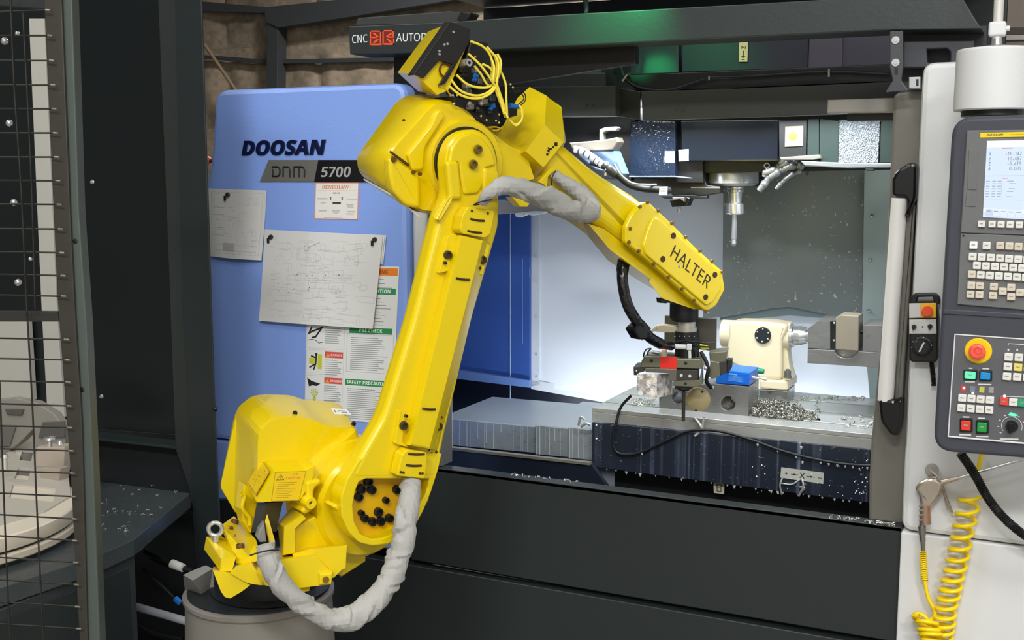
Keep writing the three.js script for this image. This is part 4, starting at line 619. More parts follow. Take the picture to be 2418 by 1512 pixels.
// ---------------------------------------------------------------- the robot: its arm moves in one upright plane
const AZ = 29 * Math.PI / 180, H_ = V(Math.sin(AZ), 0, -Math.cos(AZ)), N_ = H_.clone().cross(V(0, 1, 0));
const SH = EYE.clone().addScaledVector(ray(930, 1190), 2.6);        // shoulder axis on the near face of the upper arm
const RW = (w) => new Frame(SH.clone().addScaledVector(N_, w), H_, V(0, 1, 0));   // planes parallel to the arm, w towards the near side
const robot = thing('robot_arm', 'large yellow six axis robot arm reaching from its grey pedestal into the open milling machine', 'robot', V(-1.53, 0.58, 0.86));
const k5 = crop(460, 900, 2.471), k6 = crop(820, 30, 3.024), k7 = crop(1160, 180, 2.52), k8r = crop(820, 400, 1.68), kb = crop(470, 1050, 3.877), k3 = crop(1000, 40, 5.4);
const circle = (cx, cy, r, n = 16) => Array.from({ length: n }, (_, i) => [cx + r * Math.cos(i / n * 2 * Math.PI), cy + r * Math.sin(i / n * 2 * Math.PI)]);
const disc = (f, x, y, r, h, d = 0) => lathe(f.p(x, y, d), f.ez, [[0, h], [r * 0.9, h], [r, h * 0.6], [r, 0]], 18);
const Y = M.yellow;
{ // ---- upper arm
  const A = RW(0), outline = [[1053, 384], [1059, 350], [1076, 320], [1100, 307], [1130, 304], [1156, 320], [1172, 348], [1180, 384], [1182, 507], [1180, 537], [1119, 749], [1080, 914], [1055, 1017], [1035, 1110], [1018, 1163], [1000, 1207], [980, 1244], [950, 1270], [917, 1283], [881, 1288], [848, 1280], [824, 1256], [808, 1220], [806, 1175], [818, 1135], [850, 1080], [905, 985], [976, 757], [1037, 510], [1060, 462]];
  const pocket = [[848, 1138], [864, 1131], [1014, 1131], [1006, 1165], [974, 1226], [938, 1258], [905, 1271], [877, 1273], [852, 1262], [837, 1233], [833, 1195], [839, 1160]];
  const arm = part('upper_arm', [
    plate(A, outline.filter(([, y]) => y < 1112).concat([]).flatMap(([x, y], i, l) => l[i + 1] && y === 1110 ? [[x, y], [1030, 1131], [822, 1134]] : [[x, y]]), 0.05, { b: 0.014, r: 0.006, seg: 4 }),
    plate(A.off(-0.001), [[1044, 1070], [1035, 1110], [1018, 1163], [1000, 1207], [980, 1244], [950, 1272], [917, 1285], [881, 1290], [848, 1282], [824, 1258], [807, 1220], [805, 1175], [818, 1135], [848, 1084]], 0.05, { b: 0.003, r: 0.008, holes: [pocket] }),
    plate(A.off(-0.045), outline.map(([x, y]) => [x, y]), 0.055, { b: 0.014, r: 0.006, seg: 4 })], Y, robot);
  // stepped flank between the arm dish and the turret
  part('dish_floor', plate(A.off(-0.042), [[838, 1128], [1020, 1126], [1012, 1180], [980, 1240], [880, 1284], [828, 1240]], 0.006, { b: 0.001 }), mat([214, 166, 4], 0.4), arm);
  for (const [x, y, r] of [[1005, 585, 25], [965, 628, 26], [1025, 632, 25], [950, 674, 24], [1172, 632, 24], [1108, 693, 18], [965, 768, 17], [1065, 762, 25], [985, 798, 22], [1030, 818, 24], [1078, 815, 25], [1128, 798, 24]]) { const [[px, py]] = k5([[x, y]]); part('dish_bolt', lathe(A.p(px, py, -0.042), N_, [[0, 0.004], [r / 2471 * 0.62, 0.004], [r / 2471 * 0.7, 0.012], [r / 2471 * 1.0, 0.012], [r / 2471 * 1.05, 0.008], [r / 2471 * 1.05, 0]], 16), M.black, arm); }
  // head cap with its two bolts
  part('head_boss', plate(A, k6([[725, 1075], [745, 965], [800, 885], [880, 855], [960, 885], [1035, 975], [1065, 1090], [985, 1110], [970, 1230], [938, 1292], [835, 1302], [815, 1200], [800, 1070]]), 0.02, { b: 0.006, r: 0.008, dz: 0.007, seg: 3 }), Y, arm);
  part('arm_rib', plate(A, k6([[712, 1062], [798, 1060], [824, 1330], [742, 1332], [660, 1480], [640, 1480], [735, 1325]]), 0.02, { b: 0.007, r: 0.006, dz: 0.014, seg: 3 }), Y, arm);
  part('arm_rib', plate(A, k6([[978, 1105], [1084, 1125], [1088, 1330], [985, 1335], [975, 1230]]), 0.02, { b: 0.007, r: 0.006, dz: 0.014, seg: 3 }), Y, arm);
  for (const [x, y] of [[1128, 353], [1117, 388]]) part('head_bolt', lathe(A.p(x, y, 0.012), N_, [[0, 0.002], [0.005, 0.002], [0.006, 0.007], [0.0095, 0.007], [0.011, 0.002], [0.011, 0]], 16), mat([120, 98, 40], 0.5, 0.4), arm);
  part('head_slot', plate(A, [[1140, 380], [1146, 378], [1146, 440], [1138, 446]], 0.006, { b: 0.001, dz: 0.004 }), mat([150, 110, 10], 0.5), arm);
  // long cable cover and its brackets
  const cov = part('cable_cover', [prism(A.off(0.034), [[1090, 556], [1140, 568], [1014, 1060], [970, 1052]], A.off(-0.002), [[1070, 556], [1158, 574], [1034, 1064], [950, 1050]], 0.985, 0.3)], Y, arm);
  const br = (l, dz = 0.012, t = 0.014) => plate(A, l, t, { b: 0.002, dz, r: 0.004 });
  part('cover_bracket', [br([[1058, 556], [1076, 552], [1083, 560], [1060, 640], [1036, 646]])], Y, arm);
  part('cover_bracket', [br([[1146, 570], [1158, 580], [1140, 650], [1122, 645]])], Y, arm);
  part('cover_bracket', [br([[945, 968], [958, 980], [950, 1044], [966, 1058], [932, 1048]])], Y, arm);
  part('cover_bracket', [br([[1030, 985], [1046, 990], [1030, 1056], [1010, 1054]])], Y, arm);
  for (const [x, y, r] of [[1056, 602, 0.0105], [1138, 614, 0.0105], [952, 1005, 0.0105], [1034, 1007, 0.0105], [1049, 621, 0.004], [1130, 633, 0.004], [957, 982, 0.004], [1038, 985, 0.004]]) part('cover_bolt', lathe(A.p(x, y, 0.012), N_, [[0, 0.003], [r * 0.5, 0.003], [r * 0.6, 0.008], [r * 0.9, 0.008], [r, 0.004], [r, 0]], 14), mat([58, 46, 18], 0.5), arm);
  const tt = part('sleeve_tab', [br([[1106, 488], [1168, 498], [1166, 512], [1158, 552], [1146, 562], [1092, 552], [1086, 542], [1092, 510]], 0.036, 0.034)], Y, arm);
  const tb = part('sleeve_tab', [br([[962, 1062], [1008, 1069], [1007, 1100], [1003, 1131], [938, 1124], [942, 1104], [950, 1074]], 0.036, 0.034)], Y, arm);
  const strap = (p, l) => part('strap', l.map(([x0, y0, x1, y1]) => tube([A.p(x0, y0, 0.036), A.p((x0 + x1) / 2, (y0 + y1) / 2 + 1, 0.038), A.p(x1, y1, 0.036)], 0.0026, 8, 6)), mat([52, 34, 12], 0.6), p);
  strap(tt, [[1110, 517, 1144, 522]]); strap(tt, [[1103, 545, 1137, 550]]); strap(cov, [[1077, 657, 1109, 661]]); strap(cov, [[997, 965, 1028, 967]]); strap(tb, [[963, 1072, 1002, 1073]]); strap(tb, [[958, 1099, 995, 1100]]);
  for (const [p, x, y] of [[tb, 946, 1115], [tb, 952, 1116], [tb, 991, 1118], [tb, 997, 1118], [tt, 1114, 498], [tt, 1151, 504]]) part('rivet', disc(A, x, y, 0.003, 0.003, 0.036), mat([70, 50, 16], 0.5), p);
  part('axis_mark', [letters('J2', A.off(0.0005), ...A.uv(1011, 1062).toArray(), 0.014, { turn: -0.15, depth: 0.0008 }), letters('- +', A.off(0.0005), ...A.uv(1016, 1074).toArray(), 0.013, { turn: -0.15, depth: 0.0008 })], M.black, arm);
}
{ // ---- turret with its motor covers
  const A = RW(-0.09), f = (w) => RW(w);
  const t = part('turret', [
    lathe(f(-0.085).p(868, 1195), N_.clone().negate(), [[0, 0], [0.118, 0], [0.126, 0.012], [0.128, 0.05], [0.146, 0.055], [0.150, 0.07], [0.150, 0.13], [0, 0.13]], 48),
    prism(f(-0.15), k5([[700, 480], [940, 280], [1000, 560], [1000, 1060], [860, 1150], [660, 1010], [590, 860], [640, 700]]), f(-0.30), k5([[600, 420], [860, 260], [940, 560], [940, 960], [780, 1060], [560, 960], [520, 860], [560, 620]]), 0.97)], Y, robot, { label: 'yellow swivelling turret' });
  // big motor hood
  part('motor_hood', prism(f(-0.17), soft(k5([[362, 292], [466, 205], [640, 205], [790, 268], [960, 266], [960, 720], [640, 720], [356, 705]]), 24), f(-0.38), soft(k5([[240, 150], [345, 72], [560, 76], [640, 108], [860, 118], [860, 560], [560, 600], [240, 640]]), 24), 0.975, 0.3), Y, t);
  part('motor_hood_rear', loft([
    soft(k5([[364, 300], [470, 215], [560, 215], [560, 700], [356, 700]]), 16).map(([x, y]) => f(-0.178).p(x, y)),
    soft(k5([[242, 160], [340, 82], [480, 82], [480, 620], [230, 785]]), 16).map(([x, y]) => f(-0.36).p(x, y)),
    soft(k5([[232, 190], [300, 110], [400, 100], [380, 600], [144, 640]]), 16).map(([x, y]) => f(-0.395).p(x, y))], 0.6), Y, t);
  part('hood_sticker', quadSheet([[795, 165, -0.315], [886, 171, -0.31], [912, 202, -0.262], [815, 200, -0.266]].map(([x, y, w]) => f(w).p(...k5([[x, y]])[0]).add(V(0, 0.002, 0))), 0.001), mat(0xffffff, 0.5, 0, { map: canvasTex(128, 64, (x) => { x.fillStyle = '#ecebe6'; x.fillRect(0, 0, 128, 64); x.fillStyle = '#444'; x.fillRect(14, 18, 8, 26); x.fillRect(50, 20, 54, 6); x.fillRect(66, 36, 44, 8); x.fillRect(30, 30, 20, 5); }) }), t, { keepUV: true, label: 'white sticker' });
  for (const [x, y] of [[583, 187], [925, 250]]) { const [[a, b]] = k5([[x, y]]); part('hood_screw', disc(f(-0.19), a, b, 0.006, 0.004), M.black, t); }
  // connector box with caution plate
  const bx = part('connector_box', prism(f(-0.085), k5([[465, 527], [650, 522], [700, 496], [690, 560], [650, 640], [612, 700], [440, 706], [362, 708]]), f(-0.20), k5([[395, 440], [560, 436], [640, 434], [660, 520], [640, 640], [600, 690], [420, 700], [310, 600]]), 0.98, 0.4), Y, t);
  const ct = canvasTex(512, 460, (x, w, h) => { x.fillStyle = '#e6c010'; x.fillRect(0, 0, w, h); x.strokeStyle = '#8a7410'; x.lineWidth = 6; x.strokeRect(3, 3, w - 6, h - 6); x.strokeStyle = '#6a5a14'; x.lineWidth = 9; x.beginPath(); x.moveTo(100, 40); x.lineTo(160, 126); x.lineTo(40, 126); x.closePath(); x.stroke(); x.fillStyle = '#6a5a14'; x.fillRect(96, 68, 9, 32); x.fillRect(96, 106, 9, 9); x.fillStyle = x.strokeStyle = '#c87414'; x.lineWidth = 4; for (const [a, b, c, d] of [[292, 26, 300, 32], [288, 38, 296, 44], [290, 60, 300, 50], [318, 22, 322, 27], [306, 31, 334, 31], [308, 44, 332, 44], [304, 60, 336, 60], [320, 31, 320, 60], [346, 24, 382, 24], [364, 19, 364, 24], [342, 32, 386, 32], [350, 38, 378, 38], [350, 46, 378, 46], [350, 38, 350, 46], [378, 38, 378, 46], [348, 54, 344, 60], [358, 54, 360, 60], [360, 60, 374, 60], [376, 52, 382, 58]]) { x.beginPath(); x.moveTo(a, b); x.lineTo(c, d); x.stroke(); } x.font = 'bold 54px sans-serif'; x.fillText('CAUTION', 190, 122); x.fillStyle = '#a68f1a'; for (const [a, b, c] of [[60, 166, 330], [60, 196, 300], [60, 222, 190], [60, 262, 350], [60, 288, 330], [60, 314, 280], [60, 340, 230], [60, 372, 290], [60, 400, 240]]) x.fillRect(a, b, c, 9); });
  part('caution_plate', quadSheet(k5([[468, 532], [648, 526], [606, 698], [446, 702]]).map(([x, y]) => f(-0.085).p(x, y, 0.0006)), 0.001), mat(0xffffff, 0.45, 0, { map: ct }), bx, { keepUV: true, label: 'yellow caution plate' });
  const ht = canvasTex(256, 256, (x, w, h) => { x.fillStyle = '#dcb80c'; x.fillRect(0, 0, w, h); x.strokeStyle = x.fillStyle = '#80690c'; x.lineWidth = 5; x.strokeRect(4, 4, w - 8, h - 8); for (const [a, b] of [[170, 40], [190, 60], [150, 110], [110, 120], [60, 150], [70, 180], [180, 150]]) x.fillRect(a, b, 22, 6); x.beginPath(); x.moveTo(120, 150); x.lineTo(150, 220); x.stroke(); });
  part('diagram_plate', quadSheet([f(-0.196), f(-0.098), f(-0.098), f(-0.18)].map((q, i) => q.p(...k5([[398, 452], [448, 524], [366, 664], [318, 590]])[i])).map((p) => p.addScaledVector(H_, -0.004)), 0.001), mat(0xffffff, 0.45, 0, { map: ht }), bx, { keepUV: true, label: 'yellow diagram plate' });
  part('dark_cover', prism(f(-0.10), k5([[362, 712], [424, 712], [412, 760], [375, 880], [330, 886], [345, 810]]), f(-0.13), k5([[370, 712], [515, 708], [500, 760], [478, 880], [440, 820], [415, 770]]), 0.99, 0.3), mat([52, 52, 48], 0.5), t);
  part('dark_cover', plate(f(-0.13), k5([[424, 712], [515, 708], [472, 880], [440, 880], [412, 770]]), 0.02, { b: 0.001 }), mat([44, 44, 42], 0.5), t);
  part('cable_strap', plate(f(-0.105), k5([[410, 765], [425, 780], [470, 940], [440, 945], [404, 800]]), 0.008, { b: 0.001 }), mat([240, 214, 70], 0.4), t);
  // cable lever on the rear
  part('stop_lug', [tube(k5([[272, 660], [290, 664], [278, 740], [320, 800], [322, 840]]).map(([x, y]) => f(-0.20).p(x, y)), 0.006, 24, 6), plate(f(-0.22), k5([[290, 600], [340, 640], [372, 705], [330, 890], [285, 830], [270, 750]]), 0.04, { b: 0.004 })], Y, t);
  // lifting eye lug on the near flank
  const [[ex, ey]] = k5([[667, 708]]), ep = f(-0.075).p(ex, ey);
  part('eye_lug', [lathe(ep, N_, [[0.003, 0.006], [0.006, 0.012], [0.013, 0.012], [0.015, 0.006], [0.016, -0.06]], 20), plate(f(-0.078), k5([[650, 590], [735, 572], [742, 600], [700, 625], [690, 760], [640, 780], [620, 760], [655, 720]]), 0.07, { b: 0.006, r: 0.006 })], Y, t);
  part('eye_hole', disc(f(-0.075), ex, ey, 0.005, 0.007), mat([90, 66, 10], 0.5), t);
  part('mark_bar', plate(f(-0.02), k5([[808, 735], [830, 722], [868, 752], [846, 768]]), 0.05, { b: 0.003 }), Y, t);
  // stepped bracket
  part('step_bracket', [prism(f(-0.06), k5([[520, 850], [630, 780], [650, 800], [585, 860], [582, 1008], [515, 1020]]), f(-0.17), k5([[480, 830], [560, 740], [620, 760], [600, 860], [590, 1000], [500, 1010]]), 0.97, 0.4), plate(f(-0.10), k5([[585, 860], [700, 790], [740, 830], [1000, 900], [1000, 1000], [720, 990], [582, 1010]]), 0.08, { b: 0.004 })], Y, t);
}
{ // ---- base on the pedestal
  const BA = 43 * Math.PI / 180, bh = V(Math.sin(BA), 0, -Math.cos(BA)), bn = bh.clone().cross(V(0, 1, 0));
  const o = RW(-0.05).p(720, 1350), BW = (w) => new Frame(o.clone().addScaledVector(bn, w), bh, V(0, 1, 0));
  const t = part('base', [
    prism(BW(0.02), kb([[560, 1190], [700, 1060], [1060, 1010], [1225, 1180], [1212, 1282], [860, 1322], [760, 1330], [600, 1290]]), BW(-0.22), kb([[400, 1080], [560, 960], [900, 940], [1240, 1000], [1240, 1120], [900, 1180], [700, 1200], [420, 1180]]), 0.99, 0.3),
    prism(BW(0.0), kb([[1000, 960], [1357, 920], [1345, 1134], [1310, 1145], [1235, 1225], [1100, 1190], [900, 1140], [850, 1000]]), BW(-0.2), kb([[900, 900], [1300, 900], [1290, 1080], [1200, 1120], [1100, 1120], [1000, 1100], [860, 1060], [800, 980]]), 0.98, 0.3)], Y, robot, { label: 'yellow robot base' });
  // left foot: lug block with the lifting ring
  part('foot', [
    prism(BW(-0.04), kb([[122, 1150], [300, 1180], [420, 1250], [470, 1290], [390, 1350], [285, 1412], [235, 1400], [200, 1350]]), BW(-0.16), kb([[130, 1120], [330, 1090], [480, 1100], [560, 1200], [480, 1270], [330, 1340], [250, 1380], [180, 1300]]), 0.98, 0.3),
    prism(BW(-0.03), kb([[330, 1120], [480, 1080], [560, 1215], [640, 1290], [560, 1290], [490, 1280], [420, 1260], [280, 1180]]), BW(-0.2), kb([[360, 1060], [480, 960], [600, 1100], [650, 1200], [560, 1240], [480, 1230], [420, 1200], [330, 1120]]), 0.98, 0.3),
    loft([kb([[66, 845], [200, 1050], [340, 1030], [300, 900], [205, 840]]), kb([[46, 960], [195, 1160], [300, 1165], [330, 1060], [230, 900]])].map((r, i) => r.map(([x, y], j) => BW(j === 1 || j === 2 ? -0.05 : -0.17).p(x, y))), 0.3)], Y, robot, { label: 'yellow base foot with a lifting ring' });
  const deck = part('base_deck', loft([kb([[205, 740], [320, 655], [420, 760], [470, 850], [520, 870], [560, 1000], [460, 1030], [340, 1035]]), kb([[215, 800], [320, 720], [420, 820], [470, 900], [520, 940], [560, 1060], [460, 1090], [340, 1090]])].map((r) => r.map(([x, y], j) => BW([-0.2, -0.3, -0.24, -0.18, -0.12, -0.05, -0.05, -0.07][j]).p(x, y))), 0.3), Y, robot);
  for (const [x, y, w] of [[326, 708, -0.25], [275, 773, -0.2], [300, 850, -0.16], [378, 932, -0.1]]) { const [[a, b]] = kb([[x, y]]), p = BW(w).p(a, b); part('deck_bolt', lathe(p.clone().add(V(0, -0.004, 0)), V(0, 1, 0), [[0, 0.006], [0.006, 0.006], [0.0085, 0.009], [0.0095, 0.007], [0.0095, 0]], 14), mat([96, 62, 14], 0.5), deck); }
  for (const [x, y] of [[945, 1055], [1015, 1045]]) { const [[a, b]] = kb([[x, y]]), p = BW(-0.02).p(a, b); part('base_bolt', lathe(p, V(0, 1, 0), [[0, 0.008], [0.006, 0.008], [0.009, 0.012], [0.0105, 0.008], [0.0105, -0.01]], 14), mat([60, 44, 14], 0.5), t); }
  const rc = BW(-0.14).p(...kb([[148, 775]])[0]); part('lifting_ring', [ring(rc, V(0.5, 0, 0.85), 0.0155, 0.0052, 28), cyl(rc.clone().add(V(0, -0.03, 0)), rc.clone().add(V(0, -0.014, 0)), 0.008, 0.007, 12)], M.chrome, robot, { label: 'silver lifting ring' });
  part('base_lug', [plate(BW(0.03), kb([[1100, 1185], [1226, 1172], [1214, 1280], [1104, 1290]]), 0.06, { b: 0.004 })], Y, t);
  part('lug_bolt', disc(BW(0.03), ...kb([[1160, 1238]])[0], 0.0075, 0.004), mat([120, 84, 12], 0.5), t);
  part('lower_bracket', plate(BW(0.0), kb([[850, 1322], [1018, 1302], [1012, 1346], [880, 1366]]), 0.03, { b: 0.003 }), Y, t);
  part('cable_duct', [plate(BW(0.0), kb([[548, 790], [600, 720], [620, 895], [560, 900], [530, 860]]), 0.03, { b: 0.004 })], M.greyMid, robot);
  // dark riser between the base and the pedestal plate
  const pc = FY(0.545).p(640, 1385);
  part('riser', lathe(V(pc.x, 0.53, pc.z), V(0, 1, 0), [[0.12, 0.016], [0.155, 0.016], [0.155, 0.018], [0.12, 0.02], [0.115, 0.085], [0, 0.085]], 40), M.black, robot);
}
{ // ---- elbow housing
  const f = RW;
  const t = part('elbow_housing', [prism(f(-0.10), soft(k6([[634, 612], [860, 660], [1030, 880], [960, 1180], [800, 1440], [520, 1436], [310, 1290], [280, 1000]]), 26), f(-0.31), soft(k6([[368, 588], [620, 575], [830, 850], [760, 1120], [560, 1420], [490, 1425], [75, 1150], [45, 1040]]), 30), 0.945, 0.7),
    lathe(f(-0.09).p(1104, 386), N_.clone().negate(), [[0, 0], [0.102, 0], [0.108, 0.008], [0.11, 0.1], [0.115, 0.2], [0, 0.2]], 44),
    prism(f(-0.12), k6([[1030, 850], [1160, 950], [1280, 1000], [1340, 1190], [1260, 1210], [1150, 1180], [1090, 1190], [1060, 1000]]), f(-0.28), k6([[900, 760], [1100, 850], [1250, 900], [1290, 1120], [1200, 1160], [1080, 1120], [1000, 1100], [940, 900]]), 0.97, 0.5)], Y, robot, { label: 'yellow elbow housing' });
  part('elbow_gap', lathe(f(-0.086).p(1100, 386), N_.clone().negate(), [[0, -0.006], [0.088, -0.006], [0.088, 0.012], [0, 0.012]], 44), M.black, t);
  part('side_hatch', plate(f(-0.094), k6([[430, 1010], [600, 800], [640, 700], [680, 690], [700, 740], [560, 960], [545, 1120], [470, 1130]]), 0.02, { b: 0.005, r: 0.006, dz: 0.006 }), Y, t);
  part('hatch_flange', plate(f(-0.094), k6([[300, 1040], [345, 1035], [375, 1060], [520, 1170], [525, 1400], [420, 1380], [330, 1280], [305, 1180]]), 0.03, { b: 0.008, r: 0.012, dz: 0.012, seg: 3 }), Y, t);
  part('hatch_slot', plate(f(-0.094), k6([[312, 985], [450, 1085], [440, 1100], [310, 1000]]), 0.006, { b: 0.001, dz: 0.008 }), mat([70, 44, 6], 0.6), t);
  for (const [x, y, r] of [[330, 1048, 0.007], [470, 1140, 0.005], [516, 1152, 0.005], [400, 768, 0.003]]) part('hatch_bolt', disc(f(-0.094), ...k6([[x, y]])[0], r, 0.005, 0.013), mat([90, 60, 12], 0.5), t);
  part('reflection_strip', quadSheet([f(-0.30).p(...k6([[120, 1172]])[0]), f(-0.10).p(...k6([[340, 1296]])[0]), f(-0.10).p(...k6([[520, 1440]])[0]), f(-0.30).p(...k6([[470, 1400]])[0])].map((p) => p.addScaledVector(U_, -0.004)), 0.004), mat([206, 206, 190], 0.35), t, { label: 'pale strip painted as the reflection along the bottom of the elbow' });  // pale colour stands for the reflection on the bottom face
  // motor box and black valve plate on top
  const bx = part('motor_box', prism(f(-0.11), k6([[738, 70], [868, 118], [860, 220], [720, 560], [640, 590], [482, 440]]), f(-0.31), k6([[572, 137], [700, 150], [700, 250], [560, 560], [500, 560], [357, 428]]), 0.985, 0.4), Y, robot, { label: 'yellow motor box on top of the elbow' });
  const pl = part('valve_plate', [plate(f(-0.10), k6([[735, 65], [878, 118], [868, 218], [700, 508], [655, 522], [752, 368], [660, 340], [545, 468], [480, 440]]), 0.008, { b: 0.001 }), plate(f(-0.10), k6([[735, 62], [738, 70], [482, 444], [478, 436]]), 0.03, { b: 0.001, dz: 0.002 })], mat([26, 26, 25], 0.45), bx, { label: 'black valve mounting plate' });
  for (const [x, y] of [[757, 138], [692, 228], [714, 223], [656, 275], [657, 297]]) part('plate_screw', disc(f(-0.10), ...k6([[x, y]])[0], 0.0032, 0.002), M.chrome, pl);
  part('inner_ring', ring(f(-0.104).p(...k6([[700, 410]])[0]), N_, 0.016, 0.0022, 20), mat([70, 30, 8], 0.5), bx);
  // valve terminal, fittings and its bundle of yellow cables
  const v = part('valve_terminal', [plate(f(-0.10), k3([[380, 1010], [520, 1040], [700, 1060], [900, 1050], [985, 1240], [960, 1395], [800, 1370], [560, 1262], [400, 1140]]), 0.09, { b: 0.004 }), plate(f(-0.13), k3([[600, 300], [820, 330], [900, 520], [880, 800], [900, 1060], [540, 1060], [480, 840], [520, 600]]), 0.05, { b: 0.004 }), plate(f(-0.12), k3([[1080, 1140], [1210, 1120], [1200, 1260], [1090, 1290]]), 0.05, { b: 0.004 })], M.black, robot, { label: 'black valve terminal with fittings' });
  reseed(9);
  for (const [x, y] of [[590, 1110], [740, 1105], [690, 1185]]) part('silencer', [ball(f(-0.09).p(...k3([[x, y]])[0]), 0.0062, 12), cyl(f(-0.10).p(...k3([[x, y]])[0]), f(-0.09).p(...k3([[x, y]])[0]), 0.005, 0.005, 10)], mat([176, 166, 158], 0.35, 0.6), v);
  part('connector', [lathe(f(-0.11).p(...k3([[540, 590]])[0]), N_, [[0.004, 0.016], [0.009, 0.016], [0.011, 0.01], [0.011, -0.02]], 18)], M.chrome, v);
  for (const [x, y, a, b] of [[650, 740, 690, 760], [640, 790, 670, 810], [880, 1110, 900, 1160], [840, 1150, 870, 1180], [1100, 1130, 1220, 1150]]) part('fitting', cyl(f(-0.088).p(...k3([[x, y]])[0]), f(-0.088).p(...k3([[a, b]])[0]), 0.0065, 0.005, 12), mat([32, 108, 190], 0.35), v, { label: 'blue push fitting' });
  for (let i = 0; i < 16; i++) { const x = 480 + rnd() * 420, y = 640 + rnd() * 600; part('fitting', fbox(f(-0.10), ...f(-0.10).uv(...k3([[x, y]])[0]).toArray(), 0.006, 0.008 + rnd() * 0.012, 0.006 + rnd() * 0.01, 0.02, 0.002), [M.blackGloss, M.darker, M.steelDark, mat([90, 92, 96], 0.3, 0.4)][i % 4], v); }
  for (const [x, y] of [[965, 1245], [925, 1325], [965, 1350], [805, 1315], [735, 1265], [430, 1000], [390, 1105], [1110, 860], [1140, 900]]) part('plug', ball(f(-0.085).p(...k3([[x, y]])[0]), 0.0028, 8), mat([214, 200, 120], 0.3, 0.3), v);
  part('indicator', ball(f(-0.095).p(...k3([[660, 508]])[0]), 0.003, 8), mat([250, 120, 30], 0.3), v);
  const C = [[[600, 310], [760, 380], [850, 490], [880, 620], [870, 760], [905, 850], [960, 1010], [1030, 1160], [1064, 1290]], [[810, 380], [915, 520], [935, 680], [905, 800], [925, 860], [990, 1060], [1050, 1285]], [[940, 470], [985, 570], [970, 720], [930, 830], [950, 900], [1010, 1080], [1070, 1285]], [[570, 470], [720, 610], [820, 740], [880, 830], [925, 900], [980, 1060], [1030, 1240]], [[650, 625], [740, 740], [810, 860], [850, 880], [900, 860], [940, 830]], [[420, 740], [560, 860], [760, 905], [860, 880], [910, 835], [925, 810]], [[350, 800], [470, 940], [680, 1005], [840, 950], [915, 860], [930, 810]], [[320, 880], [480, 1000], [690, 1042], [860, 970], [930, 870], [945, 815]], [[750, 600], [850, 655], [900, 750], [915, 830]], [[985, 690], [1045, 850], [1055, 1050], [1068, 1285]], [[860, 520], [900, 640], [890, 800], [905, 880], [1000, 1150], [1045, 1280]], [[910, 480], [955, 590], [950, 740], [935, 840], [975, 980], [1040, 1200], [1075, 1290]], [[1090, 1310], [1160, 1370], [1240, 1330], [1265, 1220], [1220, 1120]], [[1110, 1330], [1180, 1385], [1255, 1300], [1250, 1190]]];
  C.forEach((c, i) => part('yellow_cable', tube(k3(c).map(([x, y], j) => f(-0.07 + 0.006 * ((i * 5) % 4) + 0.004 * Math.sin(j)).p(x, y)), 0.0031, 40, 7), mat([240, 220, 74], 0.4), v));
  part('cable_tie', ring(f(-0.062).p(...k3([[915, 838]])[0]), V(0.15, 1, 0.05), 0.0115, 0.0016, 20), M.black, v);
  for (const c of [[[1100, 950], [1200, 935], [1290, 980], [1300, 1060], [1230, 1130], [1160, 1150]], [[1130, 960], [1230, 960], [1280, 1040], [1210, 1120]]]) part('black_cable', tube(k3(c).map(([x, y]) => f(-0.1).p(x, y)), 0.0016, 30, 6), M.black, v);
  for (const c of [[[210, 880], [290, 930], [340, 990]], [[830, 1410], [920, 1405], [1000, 1430]], [[880, 1450], [960, 1440], [1010, 1400]]]) part('black_cable', tube(k3(c).map(([x, y]) => f(-0.09).p(x, y)), 0.002, 20, 6), mat([200, 160, 10], 0.4), v);
}
